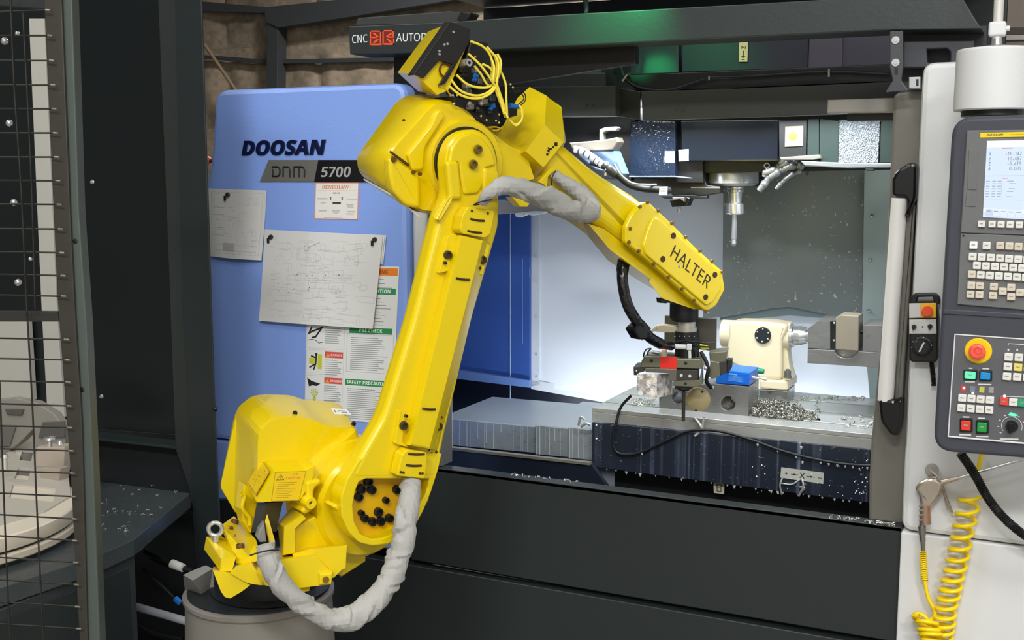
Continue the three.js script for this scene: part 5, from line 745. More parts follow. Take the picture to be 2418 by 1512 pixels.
{ // ---- forearm
  const f = RW;
  const h8 = (w, l) => k6(l).map(([x, y]) => f(w).p(x, y));
  const t = part('forearm_housing', loft([
    h8(-0.095, [[1410, 800], [1480, 868], [1545, 925], [1475, 1015], [1400, 1105], [1335, 1045], [1275, 990], [1345, 890]]),
    h8(-0.10, [[1410, 790], [1482, 860], [1552, 922], [1477, 1020], [1400, 1113], [1332, 1050], [1266, 990], [1340, 888]]),
    h8(-0.17, [[1422, 595], [1530, 690], [1562, 920], [1470, 1060], [1340, 1190], [1160, 1060], [1175, 960], [1270, 740]]),
    h8(-0.27, [[1302, 530], [1420, 590], [1440, 780], [1360, 950], [1230, 1090], [1080, 960], [1085, 860], [1215, 610]]),
    h8(-0.30, [[1302, 560], [1400, 620], [1420, 780], [1340, 930], [1230, 1050], [1110, 950], [1110, 860], [1220, 640]])], 0.45), Y, robot, { label: 'yellow rear housing of the forearm' });
  part('axis_mark', [[1490, 940, 0.006], [1470, 960, 0.003], [1455, 972, 0.003], [1440, 985, 0.003], [1428, 1012, 0.004]].map(([x, y, r]) => fbox(f(-0.0945), ...f(-0.0945).uv(...k6([[x, y]])[0]).toArray(), 0, r * 1.6, r * 1.6, 0.0008, 0)).concat(letters('J4', f(-0.0945), ...f(-0.0945).uv(...k6([[1436, 1000]])[0]).toArray(), 0.010, { turn: 0.9 })), M.black, t);
  part('top_step', plate(f(-0.2), k6([[1440, 608], [1460, 620], [1530, 668], [1540, 700], [1500, 690], [1430, 640]]), 0.05, { b: 0.004 }), Y, t);
  const A = f(-0.115), tube1 = part('forearm', [plate(A, [[1290, 330], [1331, 335], [1414, 406], [1517, 470], [1560, 520], [1560, 640], [1477, 576], [1425, 537], [1365, 497], [1285, 430]], 0.15, { b: 0.03, r: 0.02, seg: 5 })], Y, robot, { label: 'yellow forearm' });
  part('underside_cover', prism(f(-0.122), [[1388, 528], [1425, 540], [1477, 580], [1541, 628], [1600, 682], [1600, 694], [1540, 662], [1440, 590]], f(-0.262), [[1366, 532], [1400, 566], [1450, 604], [1530, 654], [1562, 676], [1556, 690], [1516, 668], [1436, 616]], 0.995, 0.4), mat([226, 198, 0], 0.35, 0, { clearcoat: 0.3, clearcoatRoughness: 0.3 }), tube1);
  // wrist and its bolted cover
  const B = f(-0.085);
  const w = part('wrist', [plate(f(-0.105), [[1533, 476], [1580, 521], [1652, 593], [1706, 640], [1712, 684], [1692, 722], [1668, 736], [1608, 684], [1541, 624], [1505, 595], [1480, 573]], 0.13, { b: 0.008, r: 0.01, seg: 3 }),
    prism(f(-0.12), [[1545, 640], [1660, 690], [1665, 728], [1640, 732], [1562, 705], [1530, 664]], f(-0.24), [[1560, 640], [1640, 680], [1640, 706], [1620, 712], [1562, 704], [1540, 672]], 0.97, 0.4)], Y, robot, { label: 'yellow wrist' });
  const cv = part('wrist_cover', [plate(B, [[1530, 476], [1580, 521], [1652, 593], [1706, 640], [1713, 684], [1692, 723], [1668, 737], [1608, 684], [1541, 624], [1505, 595], [1477, 573], [1478, 535], [1495, 503], [1512, 485]], 0.02, { b: 0.006, r: 0.004, seg: 3 }), plate(B, [[1545, 512], [1556, 516], [1640, 590], [1699, 640], [1704, 682], [1684, 714], [1668, 722], [1600, 664], [1524, 600], [1520, 580], [1530, 545]], 0.012, { b: 0.004, r: 0.006, dz: 0.007, seg: 3 })], Y, w, { label: 'bolted yellow wrist cover' });
  for (const [x, y] of [[1510, 488], [1487, 540], [1484, 572], [1507, 593], [1542, 624], [1577, 655], [1609, 683], [1638, 710], [1666, 735], [1528, 478], [1554, 498], [1586, 527], [1618, 560], [1652, 592], [1680, 617], [1704, 642]]) part('edge_bolt', disc(B, x, y, 0.0052, 0.005, -0.001), mat([110, 76, 16], 0.45), cv);
  for (const [x, y] of [[1590, 557], [1565, 612], [1688, 649], [1666, 702]]) part('cover_bolt', lathe(B.p(x, y, 0.007), N_, [[0, 0.001], [0.006, 0.002], [0.0085, 0.002], [0.009, 0]], 14), mat([60, 24, 8], 0.5), cv);
  // printed maker name along the cover
  const L = B.off(0.0072), a = L.uv(1582, 605), b = L.uv(1670, 683), up = L.uv(1594, 578), g = letters('HALTER', L, 0, 0, 0.05, { f: fontR });
  const g0 = new TextGeometry('HALTER', { font: fontR, size: 0.05, depth: 0.0005, curveSegments: 5, bevelEnabled: false }); g0.computeBoundingBox(); const bb = g0.boundingBox, X = b.clone().sub(a).divideScalar(bb.max.x - bb.min.x), Yv = up.clone().sub(a).divideScalar(bb.max.y);
  g0.translate(-bb.min.x, 0, 0); g0.applyMatrix4(new THREE.Matrix4().set(X.x, Yv.x, 0, a.x, X.y, Yv.y, 0, a.y, 0, 0, 1, 0, 0, 0, 0, 1)); g0.applyMatrix4(L.m());
  part('lettering', g0, mat([40, 30, 12], 0.5), cv); part('lettering_dot', disc(L, 1604, 630, 0.004, 0.0006), mat([60, 150, 190], 0.4), cv);
  // black flange
  const P6 = f(-0.18), c6 = P6.p(1613, 735), s6 = fwdOf(c6) / FOCAL;
  part('flange_housing', [lathe(P6.p(1616, 703), V(0, -1, 0), [[0, 0], [33 * s6, 0], [34 * s6, 10 * s6], [34 * s6, 48 * s6], [31 * s6, 55 * s6], [0, 55 * s6]], 32), plate(f(-0.13), [[1560, 704], [1600, 708], [1650, 716], [1650, 730], [1584, 716], [1580, 714], [1574, 717], [1562, 716]], 0.02, { b: 0.002 })], M.black, robot, { label: 'black wrist flange' });
}
{ // ---- grey fabric sleeves and the black dress hose
  const f = RW, fold = (s, amp, ct = 20, ca = 8) => { reseed(s); const G = Array.from({ length: ct + 3 }, () => Array.from({ length: ca }, () => rnd() - 0.5)); return (t, a) => { const x = t * ct, y = ((a / 6.28319 + t * 1.3) % 1 + 1) % 1 * ca, i = Math.floor(x), j = Math.floor(y), u = x - i, v = y - j, q = (m, n) => G[m][n % ca]; const z = u + v < 1 ? q(i, j) + u * (q(i + 1, j) - q(i, j)) + v * (q(i, j + 1) - q(i, j)) : q(i + 1, j + 1) + (1 - u) * (q(i, j + 1) - q(i + 1, j + 1)) + (1 - v) * (q(i + 1, j) - q(i + 1, j + 1)); return 1 + amp * z; }; };
  const creased = (s, n, L, r0) => { reseed(s); const C = Array.from({ length: n }, () => { const th = (rnd() < 0.5 ? 1 : -1) * (0.35 + rnd() * 0.9); return [rnd(), rnd() * 6.283, Math.cos(th), Math.sin(th), 0.07 + rnd() * 0.11, 0.14 + rnd() * 0.2, 0.6 + rnd() * 1.1]; }); const base = fold(s + 3, 0.16, 9, 7); return (t, a) => { let v = 0; for (const [t0, a0, c, d, amp, sg, len] of C) { let da = a - a0; da -= 6.283 * Math.round(da / 6.283); const x = (t - t0) * L / r0, q = x * d + da * c, e = x * c - da * d; const w = Math.exp(-(q / sg) * (q / sg)) * Math.exp(-Math.pow(e / len, 4)); v -= amp * w; const q2 = q - 2 * sg; v += amp * 0.7 * Math.exp(-(q2 / sg) * (q2 / sg)) * Math.exp(-Math.pow(e / len, 4)); } return base(t, a) + v; }; };
  const wr = creased(41, 70, 0.75, 0.026), wd = [[0, 50], [0.06, 50], [0.12, 53], [0.25, 55], [0.36, 56], [0.45, 60], [0.55, 59], [0.62, 48], [0.7, 42], [0.78, 48], [0.86, 50], [0.93, 50], [1, 42]];
  const lin = (tb, t) => { for (let i = 0; i + 1 < tb.length; i++) if (t <= tb[i + 1][0]) return tb[i][1] + (tb[i + 1][1] - tb[i][1]) * (t - tb[i][0]) / (tb[i + 1][0] - tb[i][0]); return tb[tb.length - 1][1]; };
  const path = k5([[1262, 578], [1255, 640], [1248, 720], [1228, 830], [1212, 950], [1175, 1070], [1112, 1200], [1020, 1310], [920, 1375], [810, 1395], [710, 1355], [590, 1275], [500, 1180], [450, 1080], [425, 1010], [412, 955]]);
  const ws = [0.012, 0.02, 0.03, 0.035, 0.04, 0.04, 0.04, 0.04, 0.035, 0.03, 0.025, 0.02, 0.015, 0.01, 0.005, 0.0];
  const s1 = part('fabric_sleeve', hose(path.map(([x, y], i) => f(ws[i]).p(x, y)), (t, a) => lin(wd, t) / 2 / FOCAL * 2.55 * wr(t, a), 260, 56), M.fabric, robot, { label: 'grey fabric cable sleeve hanging below the arm', keepUV: false });
  for (const [x0, y0, x1, y1] of [[322, 1018, 490, 985], [530, 1235, 585, 1222]]) { const [[a, b], [c, d]] = k5([[x0, y0], [x1, y1]]); part('sleeve_tie', tube([f(0.02).p(a, b), f(0.034).p((a + c) / 2, (b + d) / 2 - 3), f(0.025).p(c, d)], 0.0018, 14, 6), M.black, s1); }
  const ku = crop(1080, 380, 6.717), wr2 = creased(87, 46, 0.5, 0.026);
  const wd2 = [[0, 22], [0.05, 38], [0.12, 42], [0.2, 46], [0.3, 54], [0.42, 60], [0.5, 56], [0.56, 48], [0.62, 40], [0.68, 40], [0.8, 44], [0.9, 40], [1, 26]];
  const p2 = ku([[385, 680], [440, 570], [560, 470], [730, 410], [930, 420], [1180, 500], [1480, 620], [1780, 770], [2020, 850], [2150, 800], [2080, 640], [1930, 490], [1740, 360], [1600, 270], [1540, 200]]);
  const w2 = [0.045, 0.055, 0.065, 0.07, 0.07, 0.06, 0.045, 0.03, 0.01, -0.03, -0.06, -0.075, -0.085, -0.09, -0.092];
  const s2 = part('fabric_sleeve', hose(p2.map(([x, y], i) => f(w2[i]).p(x, y)), (t, a) => lin(wd2, t) / 2 / FOCAL * 2.62 * wr2(t, a), 220, 52), M.fabric, robot, { label: 'grey fabric cable sleeve looping beside the forearm' });
  part('sleeve_tie', tube(ku([[1560, 160], [1520, 220], [1490, 330], [1500, 390]]).map(([x, y]) => f(-0.062).p(x, y)), 0.002, 14, 6), M.black, s2);
  part('sleeve_tie', ring(f(0.05).p(...ku([[400, 660]])[0]), V(-0.3, 1, 0), 0.021, 0.0016, 24), M.black, s2);
  part('sleeve_bracket', plate(f(-0.1), ku([[1300, 340], [1500, 100], [1560, 130], [1440, 250], [1420, 420], [1380, 380]]), 0.01, { b: 0.001 }), Y, robot);
  part('sleeve_bracket', [plate(f(-0.13), ku([[860, 570], [980, 600], [1080, 600], [1165, 665], [1120, 730], [1000, 730]]), 0.03, { b: 0.003 })], Y, robot);
  const kh = crop(1160, 180, 2.52), hp = kh([[790, 1090], [780, 1180], [790, 1280], [815, 1370], [860, 1450], [905, 1510]]).concat([[1532, 795], [1560, 812], [1585, 818]]);
  part('dress_hose', hose(hp.map(([x, y], i) => f([-0.16, -0.15, -0.14, -0.13, -0.12, -0.12, -0.12, -0.13, -0.16][i]).p(x, y)), (t, a) => 0.0155 + (t < 0.1 ? 0.002 : 0) - (t > 0.8 ? 0.003 : 0), 70, 16), M.blackGloss, robot, { label: 'black dress hose down to the gripper' });
  const kc = crop(1480, 680, 4.581);
  part('hose_clamp', [plate(f(-0.105), kc([[190, 350], [270, 440], [240, 500], [210, 560], [140, 560], [80, 460], [100, 430]]), 0.04, { b: 0.004 })], M.blackGloss, robot);
}
{ // grey pedestal under the robot
  const c = FY(0.545).p(612, 1385), t = thing('pedestal', 'grey flared steel pedestal carrying the yellow robot', 'pedestal', V(c.x, 0, c.z));
  const pm = mat([138, 133, 125], 0.36, 0.2), rd = fwdOf(c) * 170 / FOCAL;
  part('column', lathe(V(c.x, 0, c.z), V(0, 1, 0), [[rd * 1.12, 0], [rd * 1.12, 0.02], [rd * 1.08, 0.03], [rd, 0.518], [rd * 1.03, 0.525], [rd * 1.03, 0.535], [rd * 0.96, 0.54], [0, 0.54]], 56), pm, t);
  part('top_plate', lathe(V(c.x, 0.54, c.z), V(0, 1, 0), [[rd * 0.97, 0], [rd * 0.97, 0.004], [0, 0.004]], 56), M.darker, t);
  const G = FY(0.56), q = crop(160, 940, 2.642), side = (l, y) => q(l).map(([x, z]) => FY(y).p(x, z));
  part('side_duct', loft([side([[720, 1105], [780, 1140], [905, 1065], [860, 1045], [800, 1068]], 0.6), side([[735, 1240], [870, 1290], [920, 1290], [880, 1150], [820, 1180]], 0.5)], 0.3), mat([140, 138, 132], 0.45), t);
}
{ // green signal lamp above the beam, just over the picture, and a small one added to tint the inner covers
  const gc = new THREE.Color(0.04, 1.0, 0.3), gm = new THREE.MeshStandardMaterial({ color: rgb(60, 220, 120), emissive: gc, emissiveIntensity: 2 });
  for (const [p, q, I, a, label] of [[V(-1.06, 2.2, 0.24), FZ(0.03).p(1450, 66), 1.0, 0.7, 'green signal lamp on an arm over the door operator beam'], [V(-1.25, 2.03, -0.12), FZ(-0.5).p(1575, 192), 0.3, 0.22, 'added small green lamp behind the door operator beam']]) {
    const t = thing('signal_lamp', label, 'lamp', p);
    part('lens', ball(p, 0.022, 14), gm, t); part('arm', tube([p.clone().add(V(0, 0.018, 0)), p.clone().add(V(0, 0.06, -0.04)), V(p.x, 2.26, -0.05)], 0.008, 16, 8), M.darker, t);
    const l = new THREE.SpotLight(gc, I, 0, a, 1, 2); l.position.copy(p); l.target.position.copy(q); l.shadow.radius = 1; scene.add(l, l.target);
  }
}
// ---------------------------------------------------------------- gripper with a raw part
{
  const e = 11.3 * Math.PI / 180, o = RW(-0.18).p(1613, 790), G = (d) => new Frame(o.clone().add(V(Math.sin(e) * d, 0, Math.cos(e) * d)), V(Math.cos(e), 0, -Math.sin(e)), V(0, 1, 0));
  const k = crop(1480, 680, 4.581), s = fwdOf(o) / FOCAL, C = G(0), at = (x, y, d = 0) => G(d).p(...k([[x, y]])[0]);
  const P = (d, l, t, o2) => plate(G(d), k(l), t, { b: 0.0015, ...o2 });
  const t = thing('gripper', 'olive grey robot gripper with two jaw sides, a red label and white air fittings', 'gripper', o.clone());
  const ol = M.olive, dk = mat([66, 64, 58], 0.45, 0.3);
  const ax = (y) => C.p(1622, 680 + y / 4.581);
  const band = (y0, y1, r0, r1 = r0) => cyl(ax(y0), ax(y1), r0 * s, r1 * s, 28);
  part('mount_plate', P(-0.09, [[410, 300], [560, 300], [560, 590], [405, 590]], 0.02), ol, t);
  part('mount_plate', P(-0.06, [[725, 325], [972, 335], [965, 690], [725, 660]], 0.02), mat([82, 78, 72], 0.45, 0.3), t);
  part('tool_flange', [band(345, 430, 21), band(425, 470, 24)], mat([186, 182, 172], 0.35, 0.5), t);
  part('rotary_joint', [band(468, 520, 28), band(520, 575, 29)], M.black, t);
  part('cable_wrap', [band(570, 780, 27, 30)], M.blackGloss, t);
  for (let i = 0; i < 5; i++) part('joint_screw', ball(at(520 + i * 52, 528 - (i % 2) * 4, 0.034), 0.0022, 6), M.chrome, t);
  part('hose_bracket', [P(0.0, [[320, 410], [400, 402], [570, 420], [572, 486], [410, 484], [290, 470]], 0.03), P(0.005, [[320, 410], [250, 470], [150, 566], [165, 575], [330, 440]], 0.012)], mat([196, 186, 160], 0.4, 0.3), t);
  part('cable_loop', tube([at(500, 600, 0.035), at(600, 570, 0.04), at(720, 580, 0.04), at(850, 600, 0.03), at(940, 600, 0.02)], 0.0028, 30, 6), M.rubber, t);
  part('cable_loop', tube([at(520, 580, 0.036), at(640, 590, 0.042), at(760, 630, 0.035), at(900, 640, 0.02)], 0.0025, 30, 6), M.rubber, t);
  part('cable_loop', tube([at(800, 690, 0.03), at(860, 800, 0.035), at(880, 900, 0.035), at(860, 1000, 0.03), at(910, 1080, 0.0)], 0.006, 30, 8), M.rubber, t);
  part('cable_loop', tube([at(180, 750, 0.02), at(190, 700, 0.02), at(215, 665, 0.02), at(265, 655, 0.02)], 0.0022, 20, 6), M.rubber, t);
  part('cable_loop', tube([at(225, 740, 0.02), at(232, 690, 0.02), at(265, 660, 0.02)], 0.0022, 20, 6), M.rubber, t);
  part('air_valve', [cyl(at(480, 632, 0.05), at(640, 640, 0.05), 0.0075, 0.0075, 14), fbox(G(0.05), ...G(0.05).uv(...k([[675, 640]])[0]).toArray(), 0, 0.015, 0.018, 0.014, 0.003), cyl(at(678, 660, 0.05), at(682, 760, 0.05), 0.0045, 0.0045, 10)], M.white, t, { label: 'white air valve' });
  part('air_fitting', [cyl(at(405, 668, 0.04), at(405, 740, 0.04), 0.0078, 0.0088, 12)], mat([226, 218, 190], 0.4), t);
  part('air_fitting', [cyl(at(270, 690, 0.03), at(350, 705, 0.03), 0.006, 0.0055, 10)], M.steel, t);
  part('warning_tag', P(0.0, [[790, 610], [880, 630], [890, 660], [830, 680], [790, 650]], 0.006), mat([222, 214, 60], 0.5), t);
  // left jaw side
  const body = part('gripper_body', [P(0.05, [[188, 745], [430, 748], [560, 765], [800, 772], [818, 880], [560, 872], [150, 862], [160, 790]], 0.10, { b: 0.003 })], ol, t);
  part('red_label', P(0.05, [[360, 745], [545, 748], [540, 885], [358, 880]], 0.0015, { dz: 0.0012, b: 0 }), M.redPaint, body, { label: 'bright red label' });
  for (const [x, y] of [[266, 790], [636, 816]]) part('socket_screw', disc(G(0.05), ...k([[x, y]])[0], 0.005, 0.001), M.black, body);
  part('jaw', [P(0.045, [[72, 858], [190, 845], [190, 905], [120, 925], [110, 948], [75, 945]], 0.08)], dk, t);
  part('jaw', [P(0.055, [[200, 868], [540, 880], [536, 1010], [452, 1010], [450, 925], [200, 915]], 0.03)], mat([112, 108, 98], 0.4, 0.4), t);
  part('jaw_knob', ball(at(104, 905, 0.05), 0.0045, 8), M.steel, t);
  const sb = part('sensor_block', [P(0.052, [[520, 885], [770, 890], [768, 1005], [510, 1000]], 0.06)], dk, t);
  for (const [x, y] of [[590, 948], [682, 955]]) part('white_screw', disc(G(0.052), ...k([[x, y]])[0], 0.0045, 0.002), M.white, sb);
  part('end_bracket', [P(0.052, [[505, 1005], [780, 1000], [812, 870], [818, 1040], [760, 1075], [500, 1062]], 0.05)], ol, t);
  part('socket_screw', disc(G(0.052), ...k([[634, 1038]])[0], 0.0045, 0.001), M.black, t);
  part('pin_head', lathe(at(616, 1064, 0.02), V(0, -1, 0), [[0, 0], [0.026, 0], [0.026, 0.006], [0.015, 0.012], [0, 0.012]], 24), M.black, t);
  part('locating_pin', [cyl(at(616, 1075, 0.02), at(612, 1442, 0.02), 0.0058, 0.0052, 14)], mat([60, 58, 44], 0.4, 0.4), t);
  part('support_disc', lathe(at(775, 1205, -0.045), V(Math.sin(e), 0, Math.cos(e)), [[0, 0.012], [0.032, 0.012], [0.036, 0.01], [0.037, 0.0], [0, 0]], 36), mat([172, 158, 118], 0.45, 0.2), t, { label: 'tan support disc' });
  for (const [x, y] of [[817, 1125], [748, 1328]]) part('disc_screw', disc(G(-0.033), ...k([[x, y]])[0], 0.0035, 0.002), M.darker, t);
  // right jaw side turned away
  part('right_body', [P(-0.01, [[890, 700], [1085, 685], [1068, 800], [940, 820], [900, 800]], 0.08, { b: 0.003 }), P(0.0, [[905, 790], [1000, 810], [1010, 960], [920, 985], [885, 960]], 0.05)], ol, t);
  part('right_jaw', [P(-0.01, [[1000, 800], [1080, 790], [1080, 920], [1010, 950]], 0.05)], dk, t);
  part('right_jaw', [P(-0.02, [[1084, 778], [1140, 780], [1138, 860], [1100, 925], [1080, 925]], 0.04)], M.darker, t);
  part('right_screw', ball(at(852, 870, 0.045), 0.006, 8), M.chrome, t);
  // raw part held by the left side
  const rawT = dataTex(256, 256, (u, v) => { const a = n8(u, v), b = n32(u, v), c = n16(v, u), q = 0.84 + 0.5 * (a - 0.5) + 0.22 * (b - 0.5), warm = c > 0.55 ? 0.06 : 0; return [q + warm * 1.2, q + warm * 0.3, q - warm * 0.5]; }, { srgb: true, metres: [0.09, 0.09] });
  const R0 = G(0.058), p1 = k([[106, 928], [322, 940], [326, 1195], [106, 1150]]);
  solo('raw_part', prism(R0, k([[108, 930], [325, 930], [325, 1192], [106, 1150]]), G(-0.02), k([[330, 925], [498, 925], [492, 1150], [330, 1125]]), 0.995, 0.3), mat(0xffffff, 0.42, 0.25, { map: rawT, bumpMap: rawT, bumpScale: 0.002 }), 'rough saw cut aluminium block held in the left gripper jaw', 'block');
}
// ---------------------------------------------------------------- operator panel at the right
const rp = 5.6 * Math.PI / 180, PAN = new Frame(FZ(0.34).p(2330, 660), V(Math.cos(rp), 0, Math.sin(rp)), V(0, 1, 0));
{
  const t = thing('operator_panel', 'dark grey operator panel with a bright screen, many keys and a red stop button', 'panel', PAN.p(2400, 640).add(V(0, -0.3, -0.05)));
  const Q = (l, th, dz, o2 = {}) => plate(PAN, l, th, { b: 0.002, dz, ...o2 });
  const fr = mat([63, 66, 75], 0.42, 0, { bumpMap: peel, bumpScale: 0.0002 }), gy = mat([106, 107, 108], 0.45, 0, { bumpMap: peel, bumpScale: 0.0002 });
  part('frame', [Q([[2248, 276, 1], [2600, 266], [2620, 1100], [2202, 1066]], 0.11, 0, { r: 0.045, b: 0.01, seg: 4 })], fr, t);
  const up = part('screen_bezel', Q([[2283, 308], [2600, 304], [2600, 562], [2268, 550]], 0.012, 0.008), gy, t, { label: 'grey screen bezel' });
  const kp = part('keyboard_plate', Q([[2268, 551], [2600, 563], [2600, 748], [2260, 719]], 0.012, 0.006), gy, t, { label: 'grey keyboard plate' });
  part('lower_edge', Q([[2228, 730], [2600, 752], [2600, 764], [2226, 742]], 0.01, 0.003), fr, t);
  part('bezel_panel', [Q([[2288, 352], [2311, 354], [2306, 449], [2284, 448]], 0.003, 0.0095, { b: 0.001 }), Q([[2282, 455], [2305, 456], [2303, 489], [2279, 487]], 0.003, 0.0095, { b: 0.001 })], mat([104, 105, 106], 0.5), up);
  const yt = canvasTex(512, 48, (x, w, h) => { x.fillStyle = '#f2d012'; x.fillRect(0, 0, w, h); x.fillStyle = '#24302c'; x.font = 'italic bold 30px sans-serif'; x.fillText('DOOSAN', 44, 34); x.fillStyle = '#c8a01c'; x.fillRect(222, 20, 190, 9); x.fillStyle = '#7a6c18'; x.fillRect(430, 18, 60, 12); });
  part('brand_strip', quadSheet([[2315, 314], [2480, 310], [2480, 322], [2315, 325]].map(([x, y]) => PAN.p(x, y, 0.0085)), 0.001), mat(0xffffff, 0.4, 0, { map: yt }), up, { keepUV: true, label: 'yellow brand strip' });
  const st = canvasTex(1024, 900, (x, w, h) => {
    x.fillStyle = '#d3e2f8'; x.fillRect(0, 0, w, h); x.fillStyle = '#f4f7fb'; x.fillRect(0, 0, w, 76); x.fillRect(0, 800, w, 40); x.fillStyle = '#d8746c'; x.fillRect(230, 84, 150, 10);
    x.fillStyle = '#555c6c'; x.font = '58px monospace'; x.textAlign = 'left'; for (const [i, s] of ['X', 'Y', 'Z', 'A'].entries()) x.fillText(s, 40, 174 + i * 58); x.textAlign = 'right'; for (const [i, s] of ['-16.142', '11.487', '-6.419', '0.000'].entries()) x.fillText(s, 520, 174 + i * 58);
    x.fillStyle = '#8a94a6'; x.fillRect(0, 410, w, 4); x.font = '22px monospace'; x.textAlign = 'left'; x.fillStyle = '#d87a72'; x.fillRect(260, 436, 80, 8); x.fillStyle = '#8d97ab'; for (let i = 0; i < 7; i++) { for (const a of [20, 110, 190]) x.fillRect(a, 470 + i * 30, 56, 7); if (i % 3 !== 2) x.fillRect(330 + (i % 2) * 30, 470 + i * 30, 90, 7); } x.fillRect(250, 464, 3, 170); x.fillStyle = '#e6c4cc'; x.fillRect(0, 690, w, 4);
    for (let i = 0; i < 5; i++) { x.fillStyle = i ? '#dce8f8' : '#c4d4ea'; x.fillRect(40 + i * 104, 806, 96, 78); x.strokeStyle = '#8894a8'; x.strokeRect(40 + i * 104, 806, 96, 78); x.fillStyle = '#7a8698'; x.fillRect(52 + i * 104, 822, 60, 7); }
  });
  const scr = [[2331, 333], [2500, 329], [2496, 522], [2321, 513]];
  part('screen', quadSheet(scr.map(([x, y]) => PAN.p(x, y, 0.0085)), 0.002), new THREE.MeshStandardMaterial({ color: 0x101214, roughness: 0.3, emissive: 0xffffff, emissiveMap: st, emissiveIntensity: 1.15 }), up, { keepUV: true, label: 'bright pale blue screen' });
  { const l = new THREE.RectAreaLight(rgb(215, 228, 250), 0.8, 0.16, 0.19), c = PAN.p(2410, 424, 0.02); l.position.copy(c); l.lookAt(c.clone().add(PAN.ez)); scene.add(l); }
  // keys
  const key = new RoundedBoxGeometry(1, 1, 1, 1, 0.12), keyM = [mat([222, 220, 214], 0.45), mat([208, 198, 180], 0.45), mat([236, 236, 236], 0.4)];
  const q0 = new THREE.Quaternion().setFromRotationMatrix(new THREE.Matrix4().makeBasis(PAN.ex, PAN.ey, PAN.ez));
  const keyMark = mat([150, 148, 146], 0.5);
  const addKey = (x, y, w, h, m, par, dz = 0.007, name = 'key') => { const g = key.clone(), ww = w / FOCAL * fwdOf(PAN.p(x, y)), hh = h / FOCAL * fwdOf(PAN.p(x, y)); g.scale(ww, hh, 0.008); const o = new THREE.Mesh(metreUV(g), m); o.name = name; o.position.copy(PAN.p(x, y, dz + 0.003).sub(baseOf(par))); o.quaternion.copy(q0); o.castShadow = o.receiveShadow = true; par.add(o); const mk = new THREE.Mesh(metreUV(rbox(ww * 0.45, hh * 0.12, 0.0006, 0.0001)), keyMark); mk.name = 'key_mark'; mk.position.set(0, hh * 0.05, 0.0042); o.add(mk); return o; };
  for (let i = 0; i < 7; i++) addKey(2318 + [0, 25, 46, 67.5, 89, 110, 131][i], 529 + i * 0.6, 15.5, 15.5, keyM[0], up, 0.008);
  const row = (x, y, n, d, m, sk = []) => { for (let i = 0; i < n; i++) if (!sk.includes(i)) addKey(x + i * d, y + i * d * 0.06, 17.5, 17.5, typeof m === 'function' ? m(i) : keyM[m], kp); };
  addKey(2299, 579, 17.5, 17.5, keyM[2], kp); addKey(2330, 580, 17.5, 17.5, keyM[0], kp); row(2362, 580, 5, 21.7, 1); row(2297, 606, 8, 21.5, 0); row(2307, 627, 8, 21.4, 0); row(2295, 648, 8, 21.3, (i) => keyM[i ? 0 : 1]);
  for (const [x, y] of [[2294, 674], [2314, 675], [2347, 677], [2388, 679], [2292, 695], [2313, 696], [2345, 698], [2388, 701], [2368, 688], [2409, 691], [2430, 692]]) addKey(x, y, 17.5, 17, keyM[1], kp);
  part('plate_screw', disc(PAN, 2275, 557, 0.0022, 0.001, 0.006), M.darker, kp);
  // lower field with its white outline
  const lo = part('lower_plate', Q([[2253, 788], [2600, 812], [2600, 1068], [2237, 1033]], 0.006, 0.003), mat([92, 93, 97], 0.45), t, { label: 'grey plate with the stop button' });
  const bar = (a, b, w = 0.0012) => cyl(PAN.p(...a, 0.0034), PAN.p(...b, 0.0034), w, w, 6), wm = mat([214, 214, 214], 0.5);
  part('outline', [bar([2255, 790], [2600, 814], 0.0016), bar([2255, 790], [2239, 1031], 0.0016), bar([2239, 1031], [2600, 1064], 0.0022)], wm, lo);
  const stp = part('stop_button', lathe(PAN.p(2310, 829, 0.003), PAN.ez, [[0, 0.003], [0.026, 0.003], [0.028, 0.001], [0.028, 0]], 36), mat([246, 200, 12], 0.4), lo, { label: 'red stop button on a yellow disc' });
  part('stop_knob', lathe(PAN.p(2310, 829, 0.006), PAN.ez, [[0, 0.021], [0.012, 0.0215], [0.0165, 0.019], [0.0175, 0.014], [0.015, 0.009], [0.012, 0.006], [0.012, 0]], 30), mat([236, 88, 70], 0.38), stp);
  part('stop_mark', ring(PAN.p(2310, 829, 0.0275), PAN.ez, 0.007, 0.0005, 24), mat([200, 60, 50], 0.4), stp);
  const btn = (x, y, w, h, m, name, label, par = lo) => { const o = addKey(x, y, w, h, m, par, 0.004, name); if (label) o.userData.label = label; return o; };
  const gl = new THREE.MeshStandardMaterial({ color: rgb(40, 190, 120), roughness: 0.35, emissive: rgb(120, 255, 190), emissiveIntensity: 0.7 });
  const hs = (x, y, w, h) => part('button_frame', Q([[x - w, y - h], [x + w, y - h], [x + w, y + h], [x - w, y + h]], 0.006, 0.008, { r: 0.002, b: 0.0015 }), M.black, lo);
  hs(2291, 886, 16, 12); hs(2327, 888, 15, 12); btn(2291, 886, 24, 17, gl, 'lit_button', 'lit green button'); btn(2327, 888, 22, 17, mat([0, 140, 210], 0.4), 'blue_button', 'blue button');
  for (const [x, y, w] of [[2292, 870, 8], [2328, 871, 16], [2290, 902, 24], [2325, 908, 32], [2281, 985, 16], [2318, 988, 16], [2279, 1027, 28], [2319, 1031, 30], [2383, 1037, 44]]) part('print', Q([[x - w / 2, y - 1.6], [x + w / 2, y - 1.0], [x + w / 2, y + 2], [x - w / 2, y + 1.4]], 0.0006, 0.0036, { b: 0 }), wm, lo);
